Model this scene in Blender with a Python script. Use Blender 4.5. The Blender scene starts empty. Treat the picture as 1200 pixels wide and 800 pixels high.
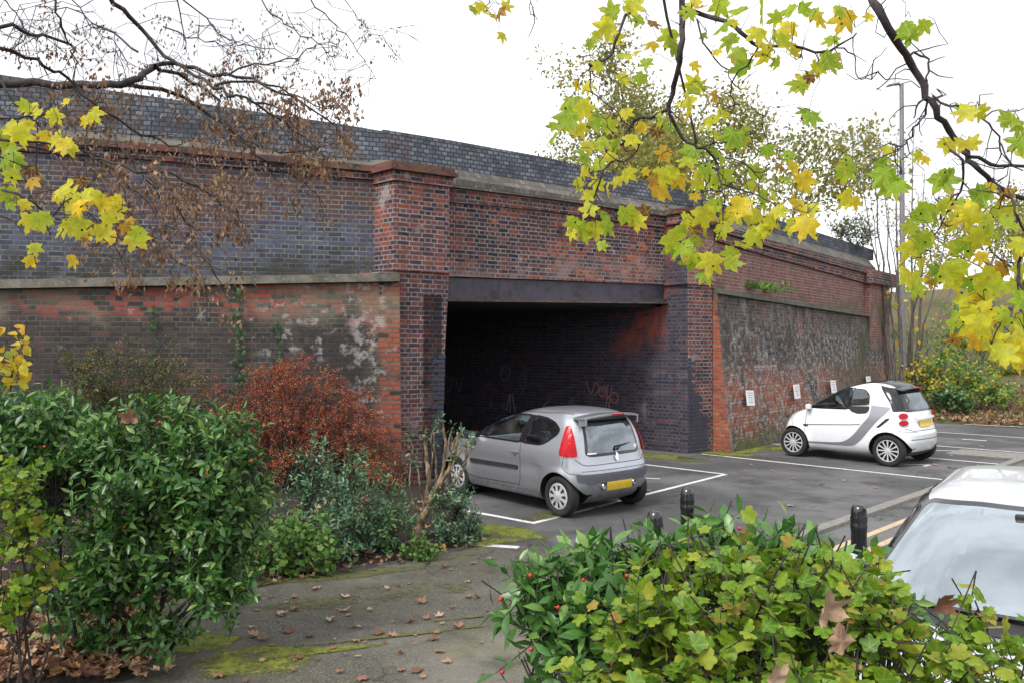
import bpy, bmesh, math, random
import numpy as np
from mathutils import Vector, Matrix
from mathutils.bvhtree import BVHTree

SC = bpy.context.scene
COL = SC.collection
random.seed(7)
H = 2.15          # camera height above the car park
F = 930.0         # focal length in photo pixels (1200 wide)
HOR = 409.0       # horizon row of the photo

# ------------------------------------------------------------------ survey helpers
def G(px, py, z=0.0):
    Y = (H - z) * F / (py - HOR)
    return Vector(((px - 600) / F * Y, Y, z))
def A(px, py, Y):
    return Vector(((px - 600) / F * Y, Y, H - (py - HOR) / F * Y))
def W(px, py, p, d):
    """point on the vertical plane through plan point p along plan direction d"""
    k = (px - 600) / F
    t = (k * p[1] - p[0]) / (d[0] - k * d[1])
    Y = p[1] + d[1] * t
    return Vector((p[0] + d[0] * t, Y, H - (py - HOR) / F * Y))
def V2(p): return Vector((p[0], p[1]))

# ------------------------------------------------------------------ object helpers
def tag(o, label=None, cat=None, group=None, kind=None):
    if label: o['label'] = label
    if cat: o['category'] = cat
    if group: o['group'] = group
    if kind: o['kind'] = kind
    return o
def thing(name, label, cat, loc=(0, 0, 0), rz=0.0, group=None):
    o = bpy.data.objects.new(name, None)
    COL.objects.link(o)
    o.location = loc
    o.rotation_euler = (0, 0, rz)
    o.empty_display_size = 0.2
    return tag(o, label, cat, group)
def link(name, me, m=None, parent=None):
    o = bpy.data.objects.new(name, me)
    COL.objects.link(o)
    if m is not None:
        if isinstance(m, (list, tuple)):
            for x in m: me.materials.append(x)
        elif len(me.materials) == 0:
            me.materials.append(m)
    if parent is not None:
        o.parent = parent
    return o
def to_local(o, parent):
    """o was modelled in world coordinates; keep it there under a moved parent"""
    o.parent = parent
    o.matrix_parent_inverse = Matrix.Translation(parent.location).inverted() if not any(parent.rotation_euler) else parent.matrix_basis.inverted()
    return o
def copy_tree(o, parent=None):
    c = o.copy()
    COL.objects.link(c)
    if parent is not None:
        c.parent = parent
    for ch in list(o.children):
        copy_tree(ch, c)
    return c

def mesh_np(name, verts, faces_flat, sizes, rnd=None, smooth=False, uv=None):
    """fast mesh from arrays; rnd = per-vertex random value"""
    me = bpy.data.meshes.new(name)
    nv = len(verts)
    me.vertices.add(nv)
    me.vertices.foreach_set('co', np.asarray(verts, np.float32).ravel())
    me.loops.add(len(faces_flat))
    me.loops.foreach_set('vertex_index', np.asarray(faces_flat, np.int32))
    sizes = np.asarray(sizes, np.int32)
    starts = np.concatenate(([0], np.cumsum(sizes)[:-1])).astype(np.int32)
    me.polygons.add(len(sizes))
    me.polygons.foreach_set('loop_start', starts)
    me.polygons.foreach_set('loop_total', sizes)
    if smooth:
        me.polygons.foreach_set('use_smooth', np.ones(len(sizes), bool))
    if rnd is not None:
        at = me.attributes.new('rnd', 'FLOAT', 'POINT')
        at.data.foreach_set('value', np.asarray(rnd, np.float32))
    me.update(calc_edges=True)
    me.validate()
    return me

def box_uv(me):
    """UVs in metres: u along the face horizontally, v = height"""
    uvl = me.uv_layers.new(name='UVMap')
    for p in me.polygons:
        n = p.normal
        if abs(n.z) > 0.8:
            for li in p.loop_indices:
                c = me.vertices[me.loops[li].vertex_index].co
                uvl.data[li].uv = (c.x, c.y)
        else:
            t = Vector((0, 0, 1)).cross(n); t.normalize()
            for li in p.loop_indices:
                c = me.vertices[me.loops[li].vertex_index].co
                uvl.data[li].uv = (c.dot(t), c.z)

def smooth_faces(me):
    me.polygons.foreach_set('use_smooth', np.ones(len(me.polygons), bool))

class MB:
    """collects plain shapes and links them as ONE mesh object"""
    def __init__(s): s.v = []; s.f = []
    def add(s, vs, fs):
        b = len(s.v)
        s.v += [tuple(v) for v in vs]
        s.f += [tuple(i + b for i in f) for f in fs]
    def hexa(s, b4, t4):
        s.add(list(b4) + list(t4), [(3, 2, 1, 0), (4, 5, 6, 7), (0, 1, 5, 4), (1, 2, 6, 5), (2, 3, 7, 6), (3, 0, 4, 7)])
    def box(s, c, size, R=None):
        x, y, z = size[0] / 2, size[1] / 2, size[2] / 2
        pts = [Vector(p) for p in ((-x, -y, -z), (x, -y, -z), (x, y, -z), (-x, y, -z), (-x, -y, z), (x, -y, z), (x, y, z), (-x, y, z))]
        if R is not None: pts = [R @ p for p in pts]
        pts = [p + Vector(c) for p in pts]
        s.hexa(pts[:4], pts[4:])
    def tube(s, pts, rad, n=6, cap=True):
        pts = [Vector(p) for p in pts]
        if not hasattr(rad, '__len__'): rad = [rad] * len(pts)
        rings = []
        prev = None
        for i, p in enumerate(pts):
            d = (pts[min(i + 1, len(pts) - 1)] - pts[max(i - 1, 0)])
            if d.length < 1e-9: d = Vector((0, 0, 1))
            d.normalize()
            if prev is None:
                a = d.cross(Vector((0, 0, 1)))
                if a.length < 1e-3: a = d.cross(Vector((1, 0, 0)))
            else:
                a = prev - d * prev.dot(d)
                if a.length < 1e-6: a = d.orthogonal()
            a.normalize(); prev = a
            b = d.cross(a)
            rings.append([p + (a * math.cos(2 * math.pi * k / n) + b * math.sin(2 * math.pi * k / n)) * rad[i] for k in range(n)])
        base = len(s.v)
        for r in rings: s.v += [tuple(q) for q in r]
        for i in range(len(rings) - 1):
            for k in range(n):
                k2 = (k + 1) % n
                s.f.append((base + i * n + k, base + i * n + k2, base + (i + 1) * n + k2, base + (i + 1) * n + k))
        if cap:
            s.f.append(tuple(base + k for k in reversed(range(n))))
            e = base + (len(rings) - 1) * n
            s.f.append(tuple(e + k for k in range(n)))
    def lathe(s, prof, n=32, axis='z', c=(0, 0, 0)):
        """prof: (radius, height) pairs"""
        base = len(s.v)
        for r, h in prof:
            for k in range(n):
                a = 2 * math.pi * k / n
                q = (r * math.cos(a), r * math.sin(a), h)
                if axis == 'y': q = (q[0], q[2], q[1])
                s.v.append((q[0] + c[0], q[1] + c[1], q[2] + c[2]))
        for i in range(len(prof) - 1):
            for k in range(n):
                k2 = (k + 1) % n
                s.f.append((base + i * n + k, base + i * n + k2, base + (i + 1) * n + k2, base + (i + 1) * n + k))
    def build(s, name, m=None, parent=None, smooth=False, uv=False, bevel=0):
        me = bpy.data.meshes.new(name)
        me.from_pydata(s.v, [], s.f)
        bm = bmesh.new(); bm.from_mesh(me)
        bmesh.ops.remove_doubles(bm, verts=bm.verts, dist=1e-5)
        bmesh.ops.recalc_face_normals(bm, faces=bm.faces)
        if bevel:
            es = [e for e in bm.edges if len(e.link_faces) == 2 and e.calc_face_angle(0) > 0.5]
            bmesh.ops.bevel(bm, geom=es, offset=bevel, segments=2, affect='EDGES', profile=0.6)
        bm.to_mesh(me); bm.free()
        me.update()
        if smooth: smooth_faces(me)
        if uv: box_uv(me)
        return link(name, me, m, parent)

# ------------------------------------------------------------------ material helpers
class NT:
    def __init__(s, name):
        s.m = bpy.data.materials.new(name); s.m.use_nodes = True
        s.t = s.m.node_tree; s.b = s.t.nodes['Principled BSDF']; s.out = s.t.nodes['Material Output']
    def n(s, typ, **kw):
        nd = s.t.nodes.new('ShaderNode' + typ)
        for k, v in kw.items():
            if k in nd.inputs: s.set(nd.inputs[k], v)
            elif hasattr(nd, k): setattr(nd, k, v)
        return nd
    def set(s, inp, v):
        if isinstance(v, bpy.types.NodeSocket): s.t.links.new(v, inp)
        else:
            if inp.type == 'RGBA' and hasattr(v, '__len__') and len(v) == 3: v = (*v, 1)
            inp.default_value = v
    def math(s, op, a, b=0.0, clamp=False):
        nd = s.t.nodes.new('ShaderNodeMath'); nd.operation = op; nd.use_clamp = clamp
        s.set(nd.inputs[0], a); s.set(nd.inputs[1], b)
        return nd.outputs[0]
    def remap(s, v, a, b, c=0.0, d=1.0, typ='SMOOTHSTEP'):
        nd = s.t.nodes.new('ShaderNodeMapRange'); nd.interpolation_type = typ
        for i, x in enumerate((v, a, b, c, d)): s.set(nd.inputs[i], x)
        return nd.outputs[0]
    def mix(s, f, a, b, mode='MIX'):
        nd = s.t.nodes.new('ShaderNodeMix'); nd.data_type = 'RGBA'; nd.blend_type = mode
        s.set(nd.inputs[0], f); s.set(nd.inputs[6], a); s.set(nd.inputs[7], b)
        return nd.outputs[2]
    def ramp(s, f, stops, interp='LINEAR'):
        nd = s.t.nodes.new('ShaderNodeValToRGB'); cr = nd.color_ramp; cr.interpolation = interp
        while len(cr.elements) < len(stops): cr.elements.new(0.5)
        for e, (p, c) in zip(cr.elements, stops):
            e.position = p; e.color = (*c, 1) if len(c) == 3 else c
        s.set(nd.inputs[0], f)
        return nd.outputs[0]
    def noise(s, vec, scale, detail=4, rough=0.6, sx=1, sy=1, sz=1, off=(0, 0, 0)):
        mp = s.t.nodes.new('ShaderNodeMapping'); mp.inputs['Scale'].default_value = (sx, sy, sz); mp.inputs['Location'].default_value = off
        s.t.links.new(vec, mp.inputs[0])
        nd = s.t.nodes.new('ShaderNodeTexNoise')
        nd.inputs['Scale'].default_value = scale; nd.inputs['Detail'].default_value = detail; nd.inputs['Roughness'].default_value = rough
        s.t.links.new(mp.outputs[0], nd.inputs['Vector'])
        return nd.outputs['Fac']
    def bump(s, h, strength=0.5, dist=0.01):
        nd = s.t.nodes.new('ShaderNodeBump'); nd.inputs['Strength'].default_value = strength; nd.inputs['Distance'].default_value = dist
        s.set(nd.inputs['Height'], h); s.t.links.new(nd.outputs[0], s.b.inputs['Normal'])
    def obj(s): return s.n('TexCoord').outputs['Object']
    def uv(s): return s.n('UVMap').outputs[0]
    def fin(s, color=None, rough=0.6, metal=0.0, spec=None):
        if color is not None: s.set(s.b.inputs['Base Color'], color)
        s.set(s.b.inputs['Roughness'], rough); s.set(s.b.inputs['Metallic'], metal)
        if spec is not None: s.set(s.b.inputs['Specular IOR Level'], spec)
        return s.m

def plain(name, col, rough=0.6, metal=0.0, spec=None, coat=0.0, var=0.12, scale=8.0, emit=None):
    q = NT(name)
    n = q.noise(q.obj(), scale, 4)
    k = q.remap(n, 0.3, 0.7, 1 - var, 1 + var, 'LINEAR')
    c = q.mix(1.0, col, q.n('CombineColor', Red=k, Green=k, Blue=k).outputs[0], 'MULTIPLY')
    if coat:
        q.b.inputs['Coat Weight'].default_value = coat; q.b.inputs['Coat Roughness'].default_value = 0.03
    return q.fin(c, rough, metal, spec)

def brick_mat(name, stops, mortar, bw=0.225, rh=0.075, ms=0.011, squash=0.5, offset=0.5, cluster=0.35, layers=(), bump=0.8, rough=0.85, interp='CONSTANT', seed=0.0):
    q = NT(name)
    uv = q.uv()
    sep = q.n('SeparateXYZ'); q.t.links.new(uv, sep.inputs[0])
    u, v = sep.outputs[0], sep.outputs[1]
    # slightly uneven courses
    wob = q.noise(uv, 2.3, 2)
    wv = q.math('ADD', v, q.math('MULTIPLY', q.math('SUBTRACT', wob, 0.5), 0.022))
    fine = q.noise(uv, 40, 3)
    wu = q.math('ADD', u, q.math('MULTIPLY', q.math('SUBTRACT', fine, 0.5), 0.012))
    wv = q.math('ADD', wv, q.math('MULTIPLY', q.math('SUBTRACT', fine, 0.5), 0.008))
    cv = q.n('CombineXYZ', X=wu, Y=wv)
    br = q.n('TexBrick', offset=offset, offset_frequency=2, squash=squash, squash_frequency=2)
    q.t.links.new(cv.outputs[0], br.inputs['Vector'])
    for k, val in (('Color1', (0, 0, 0, 1)), ('Color2', (1, 1, 1, 1)), ('Mortar', (0, 0, 0, 1)), ('Scale', 1.0), ('Mortar Size', ms), ('Mortar Smooth', 0.25), ('Bias', 0.0), ('Brick Width', bw), ('Row Height', rh)):
        br.inputs[k].default_value = val
    r = q.n('SeparateColor'); q.t.links.new(br.outputs['Color'], r.inputs[0])
    cl = q.remap(q.noise(uv, 0.9, 3, off=(seed, seed * 1.7, 0)), 0.3, 0.7, 0, 1, 'LINEAR')
    val = q.math('ADD', q.math('MULTIPLY', r.outputs[0], 1 - cluster), q.math('MULTIPLY', cl, cluster))
    c = q.ramp(val, stops, interp)
    g = q.remap(q.noise(uv, 28, 5, 0.75), 0.25, 0.75, 0.62, 1.4, 'LINEAR')
    c = q.mix(1.0, c, q.n('CombineColor', Red=g, Green=g, Blue=g).outputs[0], 'MULTIPLY')
    mg = q.remap(q.noise(uv, 5, 4, 0.7), 0.3, 0.75, 0.35, 1.25, 'LINEAR')
    mc = q.mix(1.0, mortar, q.n('CombineColor', Red=mg, Green=mg, Blue=mg).outputs[0], 'MULTIPLY')
    def mask(L):
        sx, sy = L.get('s', (1, 1))
        nz = q.noise(uv, L.get('scale', 1.0), L.get('detail', 5), L.get('rough', 0.65), sx=sx, sy=sy, off=(L.get('seed', 0) * 3.1 + seed, L.get('seed', 0) * 1.3, 0))
        mk = q.remap(nz, L.get('lo', 0.5), L.get('hi', 0.6), 0, L.get('k', 1.0))
        for key, coord in (('z', v), ('u', u)):
            if key in L:      # window of the mask in wall height / wall length: a..b ramps up
                wz = q.math('ADD', coord, q.math('MULTIPLY', q.math('SUBTRACT', nz, 0.5), L.get('wob', 1.2)))
                a, b = L[key][:2]
                mk = q.math('MULTIPLY', mk, q.remap(wz, a, b, 0, 1))
                if len(L[key]) == 4:
                    mk = q.math('MULTIPLY', mk, q.remap(wz, L[key][2], L[key][3], 1, 0))
        if L.get('perbrick'):
            mk = q.math('MULTIPLY', mk, q.remap(r.outputs[0], L['perbrick'][0], L['perbrick'][1], 0, 1))
        return mk
    for L in layers:
        if L.get('on') == 'brick': c = q.mix(mask(L), c, L['c'])
    c = q.mix(br.outputs['Fac'], c, mc)
    for L in layers:
        if L.get('on') != 'brick': c = q.mix(mask(L), c, L['c'])
    hgt = q.math('ADD', q.math('SUBTRACT', 1.0, br.outputs['Fac']), q.math('MULTIPLY', g, 0.25))
    q.bump(hgt, bump, 0.008)
    return q.fin(c, rough, 0, 0.3)
# ================================================================== camera, sky, sun
cam = bpy.data.cameras.new('Camera'); cam.lens = 36.0 * F / 1200.0; cam.sensor_width = 36.0
cam.clip_end = 2000; cam.clip_start = 0.05
camo = bpy.data.objects.new('Camera', cam); COL.objects.link(camo)
camo.location = (0, 0, H); camo.rotation_euler = (math.radians(90) + math.atan((HOR - 400) / F), 0, 0)
SC.camera = camo

SUN_EL, SUN_AZ = math.radians(50), math.radians(222)   # azimuth clockwise from +Y: behind the camera, to its left
wd = bpy.data.worlds.new('World'); SC.world = wd; wd.use_nodes = True
wt = wd.node_tree; bg = wt.nodes['Background']
sky = wt.nodes.new('ShaderNodeTexSky'); sky.sky_type = 'NISHITA'; sky.sun_disc = False
sky.sun_elevation = SUN_EL; sky.sun_rotation = SUN_AZ
sky.air_density = 1.0; sky.dust_density = 4.0; sky.ozone_density = 1.0
hs = wt.nodes.new('ShaderNodeHueSaturation'); hs.inputs['Saturation'].default_value = 0.18
wt.links.new(sky.outputs[0], hs.inputs['Color'])
# overcast: an even cloud layer over the clear sky
mxs = wt.nodes.new('ShaderNodeMix'); mxs.data_type = 'RGBA'; mxs.inputs[0].default_value = 0.65
mxs.inputs[7].default_value = (9.0, 9.2, 9.6, 1)
wt.links.new(hs.outputs[0], mxs.inputs[6])
tcw = wt.nodes.new('ShaderNodeTexCoord'); mpw = wt.nodes.new('ShaderNodeMapping'); mpw.inputs['Scale'].default_value = (1, 1, 2.6)
cln = wt.nodes.new('ShaderNodeTexNoise'); cln.inputs['Scale'].default_value = 2.2; cln.inputs['Detail'].default_value = 5; cln.inputs['Roughness'].default_value = .55
wt.links.new(tcw.outputs['Generated'], mpw.inputs[0]); wt.links.new(mpw.outputs[0], cln.inputs['Vector'])
clr = wt.nodes.new('ShaderNodeMapRange'); clr.interpolation_type = 'SMOOTHSTEP'
for i_, v_ in enumerate((0, .36, .64, .66, 1.12)):
    if i_: clr.inputs[i_].default_value = v_
wt.links.new(cln.outputs['Fac'], clr.inputs[0])
cml = wt.nodes.new('ShaderNodeVectorMath'); cml.operation = 'SCALE'
wt.links.new(mxs.outputs[2], cml.inputs[0]); wt.links.new(clr.outputs[0], cml.inputs['Scale'])
wt.links.new(cml.outputs[0], bg.inputs[0]); bg.inputs[1].default_value = 0.115
sl = bpy.data.lights.new('Sun', 'SUN'); sl.energy = 1.5; sl.angle = math.radians(20); sl.color = (1.0, 0.96, 0.9)
so = bpy.data.objects.new('Sun', sl); COL.objects.link(so)
sd = Vector((math.sin(SUN_AZ) * math.cos(SUN_EL), math.cos(SUN_AZ) * math.cos(SUN_EL), math.sin(SUN_EL)))
so.rotation_euler = sd.to_track_quat('Z', 'Y').to_euler()
so.location = (0, -10, 30)
SC.view_settings.view_transform = 'Standard'; SC.view_settings.look = 'None'
SC.view_settings.exposure = 0.92; SC.view_settings.gamma = 1.0; SC.view_settings.use_curve_mapping = False
SC.cycles.max_bounces = 6; SC.cycles.transparent_max_bounces = 12; SC.cycles.diffuse_bounces = 3
SC.cycles.caustics_reflective = False; SC.cycles.caustics_refractive = False

# ================================================================== brick materials
PURPLE, INK, BLUE = (0.10, 0.052, 0.058), (0.022, 0.023, 0.038), (0.060, 0.066, 0.105)
RED, ORANGE, PINK = (0.235, 0.050, 0.032), (0.36, 0.105, 0.045), (0.27, 0.125, 0.105)
LIME = (0.40, 0.37, 0.34)
soot = dict(c=(0.020, 0.019, 0.024), scale=0.55, lo=0.50, hi=0.68, k=0.8, seed=1)
M = {}
M['spandrel'] = brick_mat('BrickSpandrel', [(0, INK), (0.20, (0.05, 0.032, 0.042)), (0.34, (0.105, 0.050, 0.052)), (0.50, (0.18, 0.062, 0.050)), (0.66, RED), (0.80, ORANGE), (0.92, PINK)], (0.29, 0.25, 0.235),
    layers=[dict(on='brick', c=(0.022, 0.023, 0.036), scale=0.7, lo=0.46, hi=0.56, k=0.85, seed=2, perbrick=(0.15, 0.55), z=(3.7, 4.3)),
            dict(c=(0.30, 0.225, 0.21), scale=1.6, lo=0.44, hi=0.62, k=0.5, seed=3, z=(3.2, 3.35, 3.75, 4.1), wob=0.8),
            dict(c=(0.42, 0.40, 0.39), scale=2.2, lo=0.62, hi=0.72, k=0.5, seed=6),
            dict(c=(0.018, 0.017, 0.022), scale=1.1, lo=0.55, hi=0.72, k=0.75, seed=8, z=(3.3, 3.7))], seed=2.0)
M['pilaster'] = brick_mat('BrickPilaster', [(0, (0.026, 0.024, 0.040)), (0.20, (0.060, 0.036, 0.046)), (0.38, (0.115, 0.046, 0.046)), (0.60, (0.17, 0.056, 0.046)), (0.80, (0.235, 0.062, 0.040)), (0.93, (0.32, 0.10, 0.05))], (0.30, 0.265, 0.255),
    layers=[dict(c=(0.36, 0.30, 0.29), scale=1.5, lo=0.50, hi=0.68, k=0.5, seed=4, z=(0.0, 0.3, 1.9, 2.6)), dict(on='brick', c=(0.25, 0.065, 0.04), scale=1.0, lo=0.50, hi=0.58, k=0.85, seed=9, z=(3.2, 3.5), perbrick=(.2, .3)), dict(c=(0.02, 0.018, 0.026), scale=0.8, lo=0.52, hi=0.72, k=0.7, seed=5), dict(c=(0.42, 0.40, 0.39), scale=1.6, lo=0.60, hi=0.68, k=0.45, seed=15)], seed=5.0)
M['blue'] = brick_mat('BrickBlue', [(0, (0.030, 0.034, 0.058)), (0.3, (0.046, 0.053, 0.088)), (0.55, (0.066, 0.077, 0.128)), (0.8, (0.092, 0.106, 0.165)), (0.95, (0.085, 0.045, 0.052))], (0.22, 0.205, 0.165), interp='LINEAR',
    layers=[dict(on='brick', c=(0.105, 0.05, 0.053), scale=0.35, lo=0.40, hi=0.58, k=0.95, seed=11, perbrick=(0.1, 0.35), z=(4.0, 4.6), wob=2.0),
            dict(c=(0.030, 0.031, 0.038), scale=0.5, lo=0.50, hi=0.72, k=0.75, seed=12, s=(0.5, 1.4)),
            dict(c=(0.10, 0.115, 0.16), scale=0.8, lo=0.52, hi=0.68, k=0.5, seed=14),
            dict(c=(0.038, 0.040, 0.026), scale=1.5, lo=0.36, hi=0.6, k=0.85, seed=13, z=(3.0, 3.1, 3.4, 3.85), wob=0.7)], seed=1.0)
M['parapet'] = brick_mat('BrickParapet', [(0, (0.050, 0.058, 0.075)), (0.3, (0.085, 0.097, 0.122)), (0.6, (0.13, 0.145, 0.178)), (1, (0.25, 0.27, 0.31))], (0.060, 0.060, 0.066), bw=0.118, squash=1.0, interp='LINEAR', ms=0.010, cluster=0.4,
    layers=[dict(c=(0.035, 0.038, 0.045), scale=0.9, lo=0.5, hi=0.7, k=0.75, seed=21), dict(c=(0.30, 0.31, 0.33), scale=2.6, lo=0.63, hi=0.72, k=0.5, seed=22), dict(on='brick', c=(0.12, 0.065, 0.06), scale=1.2, lo=0.56, hi=0.62, k=0.5, seed=23)], seed=3.0)
M['coping_brick'] = brick_mat('BrickWeathering', [(0, (0.07, 0.062, 0.055)), (0.5, (0.12, 0.108, 0.095)), (1, (0.19, 0.17, 0.15))], (0.10, 0.095, 0.085), bw=0.118, rh=0.2, squash=1.0, interp='LINEAR', ms=0.008,
    layers=[dict(c=(0.05, 0.048, 0.045), scale=1.5, lo=0.48, hi=0.65, k=0.7, seed=3), dict(c=(0.42, 0.42, 0.40), scale=2.8, lo=0.64, hi=0.72, k=0.7, seed=4)], seed=4.0)
M['low_left'] = brick_mat('BrickLowLeft', [(0, (0.030, 0.026, 0.026)), (0.4, (0.055, 0.045, 0.041)), (0.7, (0.092, 0.064, 0.052)), (0.9, (0.15, 0.072, 0.055))], (0.135, 0.125, 0.108), interp='LINEAR',
    layers=[dict(on='brick', c=(0.27, 0.055, 0.040), scale=0.9, lo=0.40, hi=0.47, k=0.92, seed=31, perbrick=(0.36, 0.42), z=(2.55, 2.74), wob=0.6),
            dict(on='brick', c=(0.29, 0.070, 0.042), scale=0.8, lo=0.34, hi=0.42, k=0.92, seed=38, perbrick=(0.22, 0.28), z=(2.75, 2.85), u=(-1.2, 0.2), wob=0.4),
            dict(on='brick', c=(0.31, 0.085, 0.045), scale=0.8, lo=0.34, hi=0.42, k=0.95, seed=32, perbrick=(0.10, 0.16), u=(1.15, 1.45), wob=0.5),
            dict(c=(0.19, 0.165, 0.12), scale=0.8, lo=0.45, hi=0.62, k=0.55, seed=33, z=(2.4, 2.8), wob=0.9),
            dict(c=(0.022, 0.021, 0.022), scale=0.6, lo=0.36, hi=0.60, k=0.5, seed=35, z=(2.75, 2.45), wob=0.6),
            dict(c=(0.024, 0.023, 0.024), scale=0.9, lo=0.42, hi=0.52, k=0.62, seed=37, u=(-0.2, 0.3, 1.15, 1.35), z=(1.4, 1.7, 2.35, 2.6), wob=.5),
            dict(c=(0.38, 0.37, 0.355), scale=4.5, lo=0.54, hi=0.64, k=0.55, seed=34, u=(-0.5, -0.1, 1.3, 1.5), wob=0.5, z=(1.9, 2.2)),
            dict(c=(0.38, 0.35, 0.33), scale=4.0, lo=0.50, hi=0.60, k=0.6, seed=36, u=(0.85, 1.2, 1.5, 1.6), wob=.4),
            dict(c=(0.33, 0.325, 0.31), scale=4, lo=0.60, hi=0.68, k=0.5, seed=39, u=(-4.0, -2.6), z=(2.0, 2.3, 2.9, 3.0), wob=.6)], seed=6.0)
M['low_right'] = brick_mat('BrickLowRight', [(0, (0.026, 0.024, 0.025)), (0.35, (0.055, 0.046, 0.044)), (0.65, (0.10, 0.068, 0.06)), (0.85, (0.18, 0.078, 0.055))], (0.20, 0.19, 0.175), interp='LINEAR',
    layers=[dict(on='brick', c=(0.34, 0.085, 0.040), scale=1.0, lo=0.41, hi=0.50, k=0.95, seed=41, z=(0.1, 0.3, 1.3, 2.0), wob=1.2),
            dict(on='brick', c=(0.30, 0.080, 0.042), scale=0.7, lo=0.56, hi=0.62, k=0.8, seed=47, s=(1.6, .5)),
            dict(c=(0.36, 0.35, 0.33), scale=1.3, lo=0.52, hi=0.66, k=0.42, seed=42, s=(2.2, 0.6)),
            dict(on='brick', c=(0.44, 0.43, 0.40), scale=7, lo=0.50, hi=0.56, k=0.65, seed=43, z=(0.0, 0.2, 2.4, 3.4)),
            dict(c=(0.024, 0.023, 0.024), scale=6, lo=0.54, hi=0.62, k=0.6, seed=48),
            dict(c=(0.026, 0.024, 0.026), scale=0.9, lo=0.46, hi=0.62, k=0.62, seed=44, s=(1.8, 0.6), z=(1.4, 2.4), wob=1.2),
            dict(c=(0.060, 0.066, 0.036), scale=0.5, lo=0.40, hi=0.55, k=0.75, seed=45, u=(20.5, 24), wob=2.0),
            dict(c=(0.12, 0.13, 0.05), scale=1.5, lo=0.4, hi=0.55, k=0.8, seed=46, z=(0.5, 0.1), wob=0.4)], seed=7.0)
M['red_end'] = brick_mat('BrickRedEnd', [(0, (0.20, 0.045, 0.028)), (0.5, (0.31, 0.075, 0.038)), (1, (0.42, 0.14, 0.06))], (0.20, 0.16, 0.14), interp='LINEAR',
    layers=[dict(c=(0.03, 0.027, 0.028), scale=0.8, lo=0.45, hi=0.6, k=0.9, seed=3, z=(2.2, 2.7))], seed=8.0)
M['up_right'] = brick_mat('BrickUpRight', [(0, (0.11, 0.055, 0.052)), (0.3, (0.17, 0.066, 0.056)), (0.6, (0.22, 0.075, 0.058)), (0.85, (0.27, 0.095, 0.065))], (0.33, 0.29, 0.27), interp='LINEAR',
    layers=[dict(c=(0.03, 0.027, 0.030), scale=1.0, lo=0.44, hi=0.6, k=0.85, seed=51, z=(4.35, 4.75), wob=0.6),
            dict(c=(0.09, 0.095, 0.055), scale=1.3, lo=0.45, hi=0.6, k=0.7, seed=52, z=(3.75, 3.45), wob=0.5), dict(c=(0.34, 0.25, 0.22), scale=1.5, lo=0.52, hi=0.7, k=0.4, seed=53)], seed=9.0)
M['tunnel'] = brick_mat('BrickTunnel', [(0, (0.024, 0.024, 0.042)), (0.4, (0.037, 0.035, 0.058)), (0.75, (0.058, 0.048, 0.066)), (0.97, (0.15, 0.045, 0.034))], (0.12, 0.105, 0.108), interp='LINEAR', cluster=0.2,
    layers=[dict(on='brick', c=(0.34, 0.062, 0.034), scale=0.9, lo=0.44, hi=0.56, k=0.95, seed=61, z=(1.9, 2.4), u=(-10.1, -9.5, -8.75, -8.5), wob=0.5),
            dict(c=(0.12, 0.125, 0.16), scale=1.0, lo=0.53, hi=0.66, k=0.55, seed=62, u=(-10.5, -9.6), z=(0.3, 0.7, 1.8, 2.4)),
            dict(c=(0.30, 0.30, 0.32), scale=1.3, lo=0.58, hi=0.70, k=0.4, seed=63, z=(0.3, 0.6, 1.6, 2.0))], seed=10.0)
M['quoin'] = brick_mat('BrickQuoin', [(0, (0.034, 0.036, 0.052)), (1, (0.085, 0.090, 0.12))], (0.3, 0.3, 0.3), bw=10, rh=10, interp='LINEAR', ms=0.0)

def stone(name, c, moss=0.3, dark=(0.05, 0.048, 0.042)):
    q = NT(name); o = q.obj()
    col = q.mix(q.remap(q.noise(o, 2.5, 6, 0.7), 0.35, 0.68), c, dark)
    col = q.mix(q.remap(q.noise(o, 18, 4, 0.7), 0.55, 0.75, 0, 0.5), col, (0.38, 0.37, 0.33))
    col = q.mix(q.remap(q.noise(o, 1.1, 5), 0.48, 0.66, 0, moss), col, (0.09, 0.095, 0.035))
    q.bump(q.noise(o, 30, 5), 0.5, 0.01)
    return q.fin(col, 0.9)
M['stone'] = stone('LedgeStone', (0.17, 0.155, 0.125), 0.7)
M['stone_dark'] = stone('LedgeStoneDark', (0.085, 0.08, 0.066), 0.8, (0.035, 0.034, 0.032))
M['terracotta'] = stone('Terracotta', (0.165, 0.060, 0.044), 0.35, (0.036, 0.028, 0.027))
M['weather'] = stone('WeatheredSlope', (0.13, 0.12, 0.10), 0.3)
q = NT('PaintedSteel'); o_ = q.obj()
c_ = q.mix(q.remap(q.noise(o_, 3, 6, 0.7), 0.45, 0.7), (0.058, 0.050, 0.072), (0.022, 0.018, 0.025))
c_ = q.mix(q.remap(q.noise(o_, 5, 6, 0.75, sx=2, sy=2, sz=.35), 0.52, 0.66, 0, .8), c_, (0.020, 0.018, 0.026))
c_ = q.mix(q.remap(q.noise(o_, 7, 6, 0.75), 0.56, 0.68), c_, (0.12, 0.055, 0.035))
M['girder'] = q.fin(c_, 0.55)
M['rust'] = plain('RustEdge', (0.085, 0.062, 0.058), 0.8, var=0.5, scale=6)
M['soffit'] = plain('Soffit', (0.035, 0.033, 0.04), 0.8)

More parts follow.
